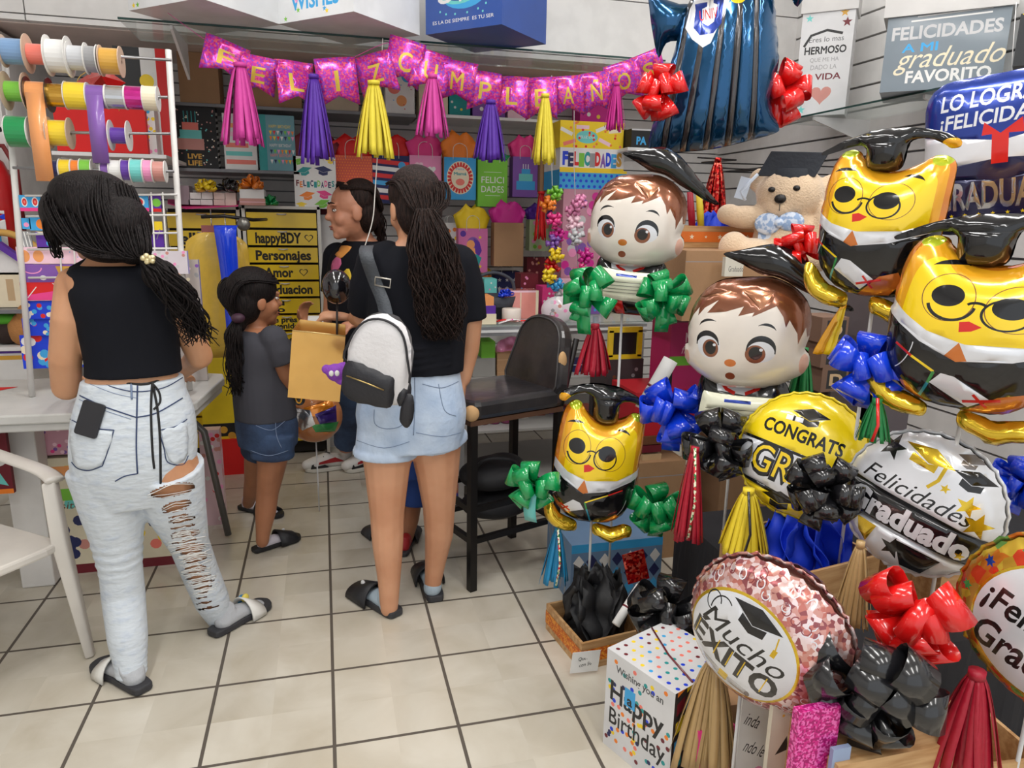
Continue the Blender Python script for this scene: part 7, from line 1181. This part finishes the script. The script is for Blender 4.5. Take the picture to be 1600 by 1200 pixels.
# kraft boxes, crates and the table under the balloons
CLOTH = mat('cloth_dark', (34, 33, 38), .9, bump=.3, bscale=10)
t = thing('display_table', 'low display table covered in dark cloth under the graduation balloons', 'table', (1.93, 1.71, 0)); m = MB(); lx, ly, H = 1.5, .88, .42; n = 44
per = [(-lx/2+lx*i/n, -ly/2) for i in range(n)]+[(lx/2, -ly/2+ly*i/n) for i in range(n)]+[(lx/2-lx*i/n, ly/2) for i in range(n)]+[(-lx/2, ly/2-ly*i/n) for i in range(n)]; N_ = len(per)
V = []
for k, z in enumerate((H, H*.6, .012)):
    for i, (x, y) in enumerate(per): f = 1+(.012*math.sin(i*.9)+.008*math.sin(i*2.1))*k*.6; V.append((x*f, y*f, z))
m.add(V, [(k*N_+(i+1) % N_, k*N_+i, (k+1)*N_+i, (k+1)*N_+(i+1) % N_) for k in range(2) for i in range(N_)]+[tuple(range(N_))], CLOTH, False); m.build('cloth', t, solid=.003)
for sx in (-1, 1):
    for sy in (-1, 1): MB().box((sx*(lx/2-.05), sy*(ly/2-.05), H/2-.005), (.04, .04, H-.01), WOOD).build('leg', t)
def crate(label, x, y, z, w_, d, h, rz=0, band=None, cloth=None, stars=0):
    t = thing('wooden_crate', label, 'crate', (x, y, z), math.radians(rz)); m = MB(); th_ = .009
    for sx in (-1, 1): MB().box((sx*(w_/2-th_/2), 0, h/2), (th_, d, h), WOOD).build('side_board', t)
    MB().box((0, -d/2+th_/2, h/2), (w_-2*th_, th_, h), WOOD).build('front_board', t); MB().box((0, d/2-th_/2, h/2), (w_-2*th_, th_, h), WOOD).build('back_board', t); MB().box((0, 0, .005), (w_-2*th_, d-2*th_, .008), WOOD).build('floor_board', t)
    if band:
        b = MB(); pr = [(star((-.4+.8*i/(stars-1))*w_, .5*h, .08*h if i % 2 else .13*h), ink('cream')) for i in range(stars)] if stars else []
        for a, l, o in ((0, w_, d), (PI/2, d, w_), (PI, w_, d), (-PI/2, d, w_)): sheet(b, rect(-l/2-.001, .26*h, l/2+.001, .74*h), band, pr if a == 0 else [], RZ(a) @ T(0, -o/2-.0012, 0) @ FRONT)
        b.build('ribbon_band', t)
    if cloth:
        rn = random.Random(int(x*100)); m = MB()
        for k in range(7):
            a = rn.uniform(0, 6.28); R_ = min(w_, d)*.55; top = [(-.6, 0), (-.8, .5), (-.5, .95), (-.1, .7), (.15, 1.05), (.5, .75), (.75, .9), (.8, .4), (.55, 0)]; sheet(m, poly([(p*R_, q*cloth[1]) for p, q in top]), cloth[0], [], T(0, 0, h*.3) @ RZ(a) @ T(0, -R_*.45, 0) @ RX(math.radians(-18)) @ FRONT, lambda P, k=k: .014*np.sin(P[:, 0]*60+k)+.01*np.sin(P[:, 1]*50+k), .02, True)
        m.build('tissue_paper', t, solid=.001)
    return t
TKB = tissue_m('black'); TBL_ = tissue_m('blue')
crate('small wooden crate with orange ribbon and black tissue on the floor under the owl balloon', .865, 2.09, .0, .25, .27, .1, 8, sparkle('orange', ((226, 124, 30), (240, 160, 50), (206, 96, 20)), 200, .4, .4), (TKB, .26))
p = at(916, 1040, 1.93); tag(MB().add([(-.05, 0, 0), (.045, -.01, -.004), (.05, -.016, .075), (-.045, -.006, .078)], [(0, 1, 2, 3)], paper('white')).build('price_note', None, T(p.x-.01, 1.925, .012) @ RZ(.1), solid=.0008), 'white handwritten paper note at the front of the small wooden crate', 'note')
nt = bpy.data.objects['price_note']; m = MB(); sheet(m, txt('Quedar', 0, .052, .012, .05, shear=.2), ink('black'), [], T(0, -.0135, 0) @ RX(-.08) @ FRONT); sheet(m, txt('con 50', 0, .03, .012, .045, shear=.2), ink('black'), [], T(0, -.0125, 0) @ RX(-.08) @ FRONT); m.build('lettering', nt)
def plaid(w_, h): return [(poly([(x*w_, y*h+.12*h), (x*w_+.06*w_, y*h), (x*w_, y*h-.12*h), (x*w_-.06*w_, y*h)]), ink(c)) for i, x in enumerate(np.arange(-.42, .45, .14)) for y, c in ((.7, 'navy' if i % 2 else 'white'), (.45, 'sky' if i % 2 else 'navy'), (.2, 'white' if i % 2 else 'sky'))]+[(rect(-.5*w_, .86*h, .5*w_, h), ink('sky'))]
it('blue diamond patterned gift box on the floor behind the crate with black tissue', 'gift_box', 'box', 886, 1036, 846, 940, 2.34, .3, mat('box_denim', (108, 138, 172), .5), plaid, 0, left=lambda w_, h: [(stroke([(x, .05*h), (x+.03, .5*h), (x-.02, .9*h)], .01), ink('grey')) for x in np.arange(-.12, .13, .05)])
def scroll(label, a, b, r, seal=True):
    a, b = Vector(a), Vector(b); t = thing('paper_diploma', label, 'diploma', tuple(a)); d = b-a; m = MB(); m.tube([(0, 0, 0), d*.5, d], r, paper('white'), 16); m.build('scroll', t); MB().tube([d*.42, d*.46], r*1.05, ink('maroon'), 16).build('tie', t)
    if seal: MB().ell(tuple(d*.6+Vector((0, -r, 0))), (r*.35, .003, r*.4), ink('salmon')).build('seal', t)
scroll('rolled white paper diploma sticking up between the owl balloon and the blue bow', at(1003, 640, 2.2), at(1048, 562, 2.2), .026); scroll('small rolled white diploma lying over the black tissue of the owl crate', at(962, 976, 1.88), at(1000, 916, 1.93), .014, False)
t = tag(MB().box((0, 0, .055), (.075, .004, .11), sparkle('red', ((200, 20, 30),)*2)).build('glitter_tag', None, T(*at(998, 908, 2.0)) @ RZ(-.1) @ RY(-.25)), 'red glitter card tag stuck in the crate of black tissue', 'tag')
def bday(w_, h): return dots(w_, h, ['blue', 'salmon', 'teal', 'yellow', 'maroon', 'navy', 'orange'], 60, .028, 14)+[(txt('Wishing you an', 0, .86*h, .07*h, .7*w_, bold=.02), ink('dgrey')), (txt('Happy', -.02*w_, .62*h, .2*h, .8*w_, bold=.02), ink('black')), (txt('Birthday', 0, .36*h, .17*h, .84*w_, bold=.01), ink('black')), (rect(-.2*w_, .56*h, -.04*w_, .74*h), ink('sky')), (txt('a', -.12*w_, .63*h, .1*h, .08*w_, bold=.03), ink('black'))]
DB = .3; p = at(1010, 1150, 1.6); t = thing('birthday_box', 'white birthday box with coloured dots and black lettering on the floor', 'box', (.865, 1.55, 0), math.radians(-68)); zz = .3; m = MB(); pbox(m, .24, .24, zz, BXW, bday(.24, zz), [(poly([(x, y), (x+.03, y+.015), (x+.03, y+.05), (x, y+.035)]), ink(['orange', 'teal', 'sky', 'yellow', 'maroon'][(i*3+j) % 5])) for i, x in enumerate((-.11, -.075, -.04, -.005, .03, .065)) for j, y in enumerate(np.arange(.01, .33, .055))], None, [(circ(x, y, .006, n=8), ink(random.Random(int((x+1)*997+y*1009)).choice(['salmon', 'yellow', 'teal', 'blue', 'maroon', 'sky']))) for x in np.arange(-.1, .11, .03) for y in np.arange(-.1, .11, .03)], None, mat('box_pattern_dark', (40, 36, 40), .5)); m.build('carton', t); MB().tube([(-.115, .05, zz+.002), (0, -.01, zz+.002), (.115, -.05, zz+.002)], .003, ribbon_m('maroon'), 6).build('ribbon', t)
# kraft tower and friends
def kbox(label, px0, px1, py0, py1, Y, d, m_=KR, z=None, fr=None, nm='kraft_box'): return it(label, nm, 'box', px0, px1, py0, py1, Y, d, m_, fr, z)
lidl = lambda w_, h: [(rect(-.5*w_, .68*h, .5*w_, .7*h), GROOVE)]
zz = at(1030, 792, 2.62).z; kbox('lower large kraft box beside the owl balloon with the green bow', 994, 1072, 792, 905, 2.62, .28, KR, 0); kbox('upper large kraft box with a lid beside the owl balloon', 992, 1070, 722, 792, 2.61, .29, KR, zz, lidl); z3 = at(1030, 722, 2.61).z
for i, c in enumerate(('brown', 'maroon', 'tan')): it(('lowest', 'middle', 'topmost')[2-i]+' thin '+c+' box in the pile on the large kraft boxes', 'thin_box', 'box', 1002, 1034, 682+14*i, 696+14*i, 2.64, .2, mat('thinbox_'+c, PAL[c], .6), None, z3+(2-i)*.035)
it('wide red gift box lid behind the white diploma', 'gift_box', 'box', 988, 1090, 612, 650, 2.65, .26, mat('box_cherry', (186, 26, 40), .5), lambda w_, h: [(rect(-.5*w_, .3*h, .5*w_, .34*h), ink('maroon'))], z3+.106); zr = at(1040, 612, 2.65).z
it('magenta printed box with white lettering behind the boy balloon with the yellow tassel', 'gift_box', 'box', 1040, 1096, 504, 612, 2.68, .18, mat('box_berry', (188, 40, 104), .5), lambda w_, h: words(w_, h, [('ME', .1, .78, .14, .3, 'palepink', {'bold': .03}), ('frida', .1, .6, .12, .5, 'palepink', {'shear': .3})])+[(rect(-.5*w_, .36*h, .5*w_, .5*h), ink('lime')), (rect(-.5*w_, 0, -.38*w_, .4*h), ink('black'))], zr)
t = thing('photo_frame', 'bright yellow square photo frame behind the red tassel', 'frame', (at(975, 560, 2.95).x, 2.95, at(975, 562, 2.95).z)); m = MB(); e = .12
for c, d_ in (((0, 0, .012), (.16, .02, .024)), ((0, 0, .138), (.16, .02, .024)), ((-.07, 0, .075), (.022, .02, .12)), ((.07, 0, .075), (.022, .02, .12))): m.box(c, d_, plastic('yellow'))
m.build('frame', t); MB().box((0, .006, .075), (.12, .004, .11), ink('black')).build('picture', t); MB().box((0, .03, .03), (.05, .05, .06), IRN).build('stand', t)
kbox('dark carton carrying the yellow photo frame', 940, 1000, 562, 700, 2.93, .2, mat('carton_charcoal', (64, 56, 58), .8), 0, lambda w_, h: dots(w_, h, ['rose', 'grey', 'brown', 'violet'], 26, .05, 77))
kb = .421
zk1 = at(1153, 500, 2.37).z; kbox('large kraft box under the crate with the orange star ribbon', 1056, 1250, 392, 500, 2.37, .56, KR, zk1, lambda w_, h: [(rect(-.5*w_, .84*h, .5*w_, .85*h), GROOVE)]); kbox('lowest kraft box of the tower behind the boy balloons', 1120, 1210, 500, 760, 2.625, .27, mat('kraft_dark', (164, 128, 96), .75), 0)
zcr = at(1153, 392, 2.37).z+.001; cw = (1190-1046)*pxm(1115, 392, 2.6)
crate('wooden crate with orange star ribbon and blue tissue on the kraft tower', at(1122, 392, 2.62).x+.12, 2.76, zcr, cw+.25, .3, .085, 0, mat('band_orange', (226, 116, 36), .5), (TBL_, .13), 9)
kbox('dark shelf box at the back of the kraft tower', 1120, 1300, 392, 640, 2.44, .2, mat('kraft_shadow', (120, 92, 70), .8), .421) if False else None
for px, c, y0, lab in ((1078, 'maroon', 300, 'crimson'), (1092, 'yellow', 302, 'yellow')):
    a = at(px, y0, 2.74); m = MB(); b = at(px+4, 364, 2.74)-a; t = thing('cap_tassel', lab+' cord tassel hanging over the blue tissue of the star crate', 'tassel', tuple(a)); MB().tube([(0, 0, 0), b*.5, b*.96], [.012, .015, .013], TR if c == 'maroon' else TY, 10).build('strands', t); MB().ell(tuple(b), (.02, .02, .02), TR if c == 'maroon' else TY).build('end_knot', t)
# wooden letter blocks between the owls
for i, (y0, y1, tx) in enumerate(((496, 534, 'D'), (536, 572, 'OO'), (574, 612, 'D'))):
    it(('upper', 'middle', 'lower')[i]+' brown wooden letter box in the column between the owl balloons', 'letter_box', 'box', 1278, 1326, y0, y1, 2.0, .12, mat('letter_box_brown', (120, 92, 76), .7), lambda w_, h, tx=tx: [(rect(-.3*w_, .12*h, .42*w_, .88*h), ink('black')), (txt(tx, .05*w_, .5*h, .45*h, .5*w_, bold=.04), ink('maroon' if tx == 'OO' else 'tan'))], at(1300, 612, 2.0).z+(2-i)*(at(1300, 574, 2.0).z-at(1300, 612, 2.0).z)*1.0)
kbox('tall dark carton under the wooden letter boxes', 1270, 1345, 612, 800, 1.99, .16, mat('carton_dark', (70, 60, 58), .8), .421)
kbox('dark grey carton behind the largest owl balloon', 1330, 1420, 455, 700, 1.99, .14, mat('carton_grey', (92, 84, 88), .8), .421)
# teddy bear
FUR = mat('plush_cream', (232, 204, 172), .95, bump=.5, bscale=150, sheen=.5); XT = face(1232, 300, 2.46, -4, 0, 0); s = pxm(1232, 318, 2.4); t = root('teddy_bear', 'large cream teddy bear with a graduation cap sitting on the star crate', 'teddy bear', XT); E_ = lambda m, x, y, z, a, b, c_: m.ell((x*s, y*s, z), (a*s, b*s, c_*s), FUR, None, 20, 14)
m = MB(); E_(m, 2, -2, 0, 52, 44, 44); E_(m, -8, -22, .05, 26, 20, 20); E_(m, -46, 18, -.01, 18, 20, 10); E_(m, 60, 8, -.02, 18, 20, 10); E_(m, 5, -75, -.02, 55, 60, 44); E_(m, -60, -40, .03, 42, 19, 20); E_(m, -86, -36, .05, 20, 17, 18); E_(m, 62, -62, .02, 22, 50, 22); E_(m, -45, -92, .08, 34, 20, 32); E_(m, -72, -88, .1, 24, 26, 22); E_(m, 52, -98, .08, 34, 24, 32); fuse(m, .008, 'body', t, 6)
for x, y, r, nm in ((-22, 2, 5.5, 'eye'), (14, 4, 5.5, 'eye'), (-8, -12, 9, 'nose')): MB().ell((x*s, y*s, .1 if nm == 'eye' else .105), (r*s, r*.8*s, .008), mat('plush_black', (20, 16, 16), .3), None, 14, 10).build(nm, t)
MB().tube([(-8*s, -20*s, .098), (-8*s, -30*s, .094)], .0015, _mats['plush_black'], 5).build('mouth', t)
BT_ = mat('gingham_blue', (150, 176, 214), .8, rgb2=(214, 224, 240), nscale=60, ramp=(.45, .55)); m = MB(); m.ell((-24*s, -50*s, .08), (20*s, 17*s, .014), BT_); m.ell((10*s, -46*s, .08), (20*s, 15*s, .014), BT_); m.ell((-7*s, -48*s, .09), (7*s, 8*s, .012), BT_); m.box((-26*s, -78*s, .07), (22*s, 44*s, .008), BT_); m.build('bow_tie', t)
CAPM = mat('felt_cap', (44, 48, 56), .8, bump=.2, bscale=60); m = MB(); m.prism([(-48*s, 24*s), (38*s, 22*s), (54*s, 58*s), (-30*s, 62*s)], -.01, .0, CAPM, T(0, 0, .07) @ RX(math.radians(-8))); m.tube([(3*s, 34*s, 0), (3*s, 12*s, .0)], [34*s, 40*s], CAPM, 20); m.build('graduation_cap', t, bevel=.003)
MB().tube([(-46*s, 26*s, .07), (-70*s, 0, .06), (-62*s, -14*s, .06)], .006, mat('tag_white', (210, 220, 235), .6), 8).build('tag_cord', t); MB().box((-66*s, -12*s, .06), (18*s, 34*s, .006), _mats['tag_white'], RZ(-.25)).build('paper_tag', t)
it('small round-cornered cream label card peeking over the copper haired boy balloon', 'label_card', 'card', 1130, 1162, 402, 432, 2.3, .02, mat('card_cream', (214, 210, 196), .5), lambda w_, h: words(w_, h, [('Graduado', .1, .4, .3, .8, 'dgrey', {})]), at(1146, 432, 2.3).z)
# hooks for the fringe, and low goods
for i, y in enumerate((246, 262)): tag(MB().tube([at(1090+30*i, y, 2.9), at(1150+40*i, y+4, 2.9)]+[(at(1150+40*i, y+4, 2.9).x, YB-.01 if False else 3.2, at(1150+40*i, y+4, 2.9).z+.01), (XR-.012, 3.25, at(1150+40*i, y+4, 2.9).z+.02)], .0035, IRN, 6).build('wire_hook'), ('upper', 'lower')[i]+' dark wire hook arm on the side wall above the star crate', 'hook')
crate('wooden crate with gold ribbon bands beneath the large black bow', 1.24, 1.09, .18, .42, .2, .16, -6, F_G); kbox('plain wooden box under the crate with gold bands', 1270, 1520, 1180, 1330, .99, .2, WOOD, 0)
bx = bpy.data.objects[[o.name for o in bpy.data.objects if o.get('label') == 'plain wooden box under the crate with gold bands'][0]]
crate('open pine crate with blue tissue behind the rose gold balloon', 1.28, 1.62, .421, .3, .3, .13, 10, None, (TBL_, .22)); crate('pine crate of dark red tissue under the white graduate balloon', 1.68, 1.5, .421, .34, .3, .14, 0, None, (tissue_m('maroon'), .2))
MGL = sparkle('magenta', ((214, 40, 140), (240, 110, 190), (170, 20, 110)), 240, .3, .4)
it('magenta glitter card panel under the large black bow', 'glitter_card', 'card', 1226, 1300, 1112, 1260, 1.02, .02, MGL, None, 0)
it('pale banner card with black letters beside the glitter panel', 'letter_card', 'card', 1188, 1228, 1105, 1260, 1.14, .012, mat('card_putty', (206, 196, 178), .6), lambda w_, h: [(txt('a', .1*w_, .56*h, .1*h, .4*w_, bold=.06), ink('black')), (poly([(-.2*w_, .72*h), (.35*w_, .74*h), (.25*w_, .82*h)]), ink('black')), (circ(0, .94*h, .06*w_), ink('gold'))], 0)
it('white card with slanted black lettering behind the golden tassel', 'letter_card', 'card', 1140, 1196, 1090, 1260, 1.3, .012, paper('white'), lambda w_, h: [(txt('inda', -.1*w_, .8*h, .1*h, .5*w_, rot=-.5), ink('black')), (txt('ndo le', .05*w_, .56*h, .1*h, .7*w_, rot=-.5), ink('black')), (circ(.2*w_, .2*h, .3*w_, .2*h), ink('pink'))], 0)
it('kraft carton standing behind the lettered cards', 'kraft_box', 'box', 1100, 1330, 1090, 1290, 1.36, .18, KR, None, 0)
it('pink paper sheet standing behind the golden tassel', 'paper_sheet', 'paper', 1078, 1140, 1140, 1260, 1.34, .01, paper('hotpink'), None, 0)
it('slate blue card at the foot of the gold banded crate', 'letter_card', 'card', 1288, 1320, 1172, 1260, 1.0, .01, mat('card_slate', (150, 168, 200), .5), None, 0)
# more goods in and on the glass counter and on the wall behind it
for (a, b, y0, y1, c, lvl, Y, lab) in ((822, 858, 566, 604, 'kraft', 2, 3.58, 'plain kraft box in the counter behind the vinyl backrest'), (862, 890, 556, 604, 'teal', 2, 3.62, 'teal box in the counter beside the chair post'), (893, 926, 566, 604, 'navy', 2, 3.58, 'navy box in the counter behind the red tassel'), (930, 962, 560, 604, 'rose', 2, 3.62, 'rose box in the counter behind the yellow frame'), (966, 998, 566, 604, 'cream', 2, 3.58, 'cream box at the far end of the counter'),
                                  (814, 826, 660, 690, 'white', 1, 3.66, 'narrow white carton in the counter under the vinyl seat'), (856, 884, 640, 690, 'violet', 1, 3.72, 'violet carton in the counter behind the owl ear'), (890, 930, 640, 690, 'salmon', 1, 3.72, 'salmon carton in the counter behind the owl cap'), (935, 990, 640, 690, 'sky', 1, 3.72, 'sky blue carton in the counter beside the diploma')):
    cg(lab, 'gift_box', 'box', a, b, y0, y1, paper(c), lambda w_, h, a=a: dots(w_, h, ['white', 'gold', 'pink'], 9, .08, a) if a % 2 == 0 else [(rect(-.5*w_, .7*h, .5*w_, .78*h), ink('white'))], lvl, Y, .14)
for (a, b, y0, c, Y, lab) in ((846, 872, 448, 'hotpink', 3.8, 'hot pink box on the counter behind the clear ribbon packet'), (876, 906, 438, 'palepink', 3.86, 'pale pink tall box on the counter below the pink bow string'), (908, 940, 452, 'violet', 3.8, 'violet box on the counter behind the green bow'), (942, 985, 440, 'gold', 3.86, 'golden box on the counter end behind the certificate'), (756, 776, 436, 'aqua', 3.92, 'aqua box on the counter behind the fabric basket'), (812, 840, 428, 'maroon', 3.95, 'maroon box on the counter behind the clear pink box')):
    it(lab, 'gift_box', 'box', a, b, y0, 494, Y, .13, paper(c), lambda w_, h, a=a: dots(w_, h, ['white', 'pink', 'sky'], 10, .07, a), ZT+.001)
gift_bag('dark maroon gift bag on the slat wall under the floral green bag', 822, 862, 402, 446, 4.46, paper('maroon'), lambda w_, h: dots(w_, h, ['gold', 'rose'], 14, .05, 91), None); gift_bag('navy gift bag with silver stars under the kraft bag', 772, 812, 424, 462, 4.5, paper('navy'), lambda w_, h: [(star((-.3+.3*i)*w_, (.3+.35*j)*h, .09*w_), ink('silver')) for i in range(3) for j in range(2)], None)
gift_bag('small orange gift bag on the slat wall beside the curly ponytail tip', 742, 768, 430, 462, 4.48, paper('orange'), None, 'yellow', 418)
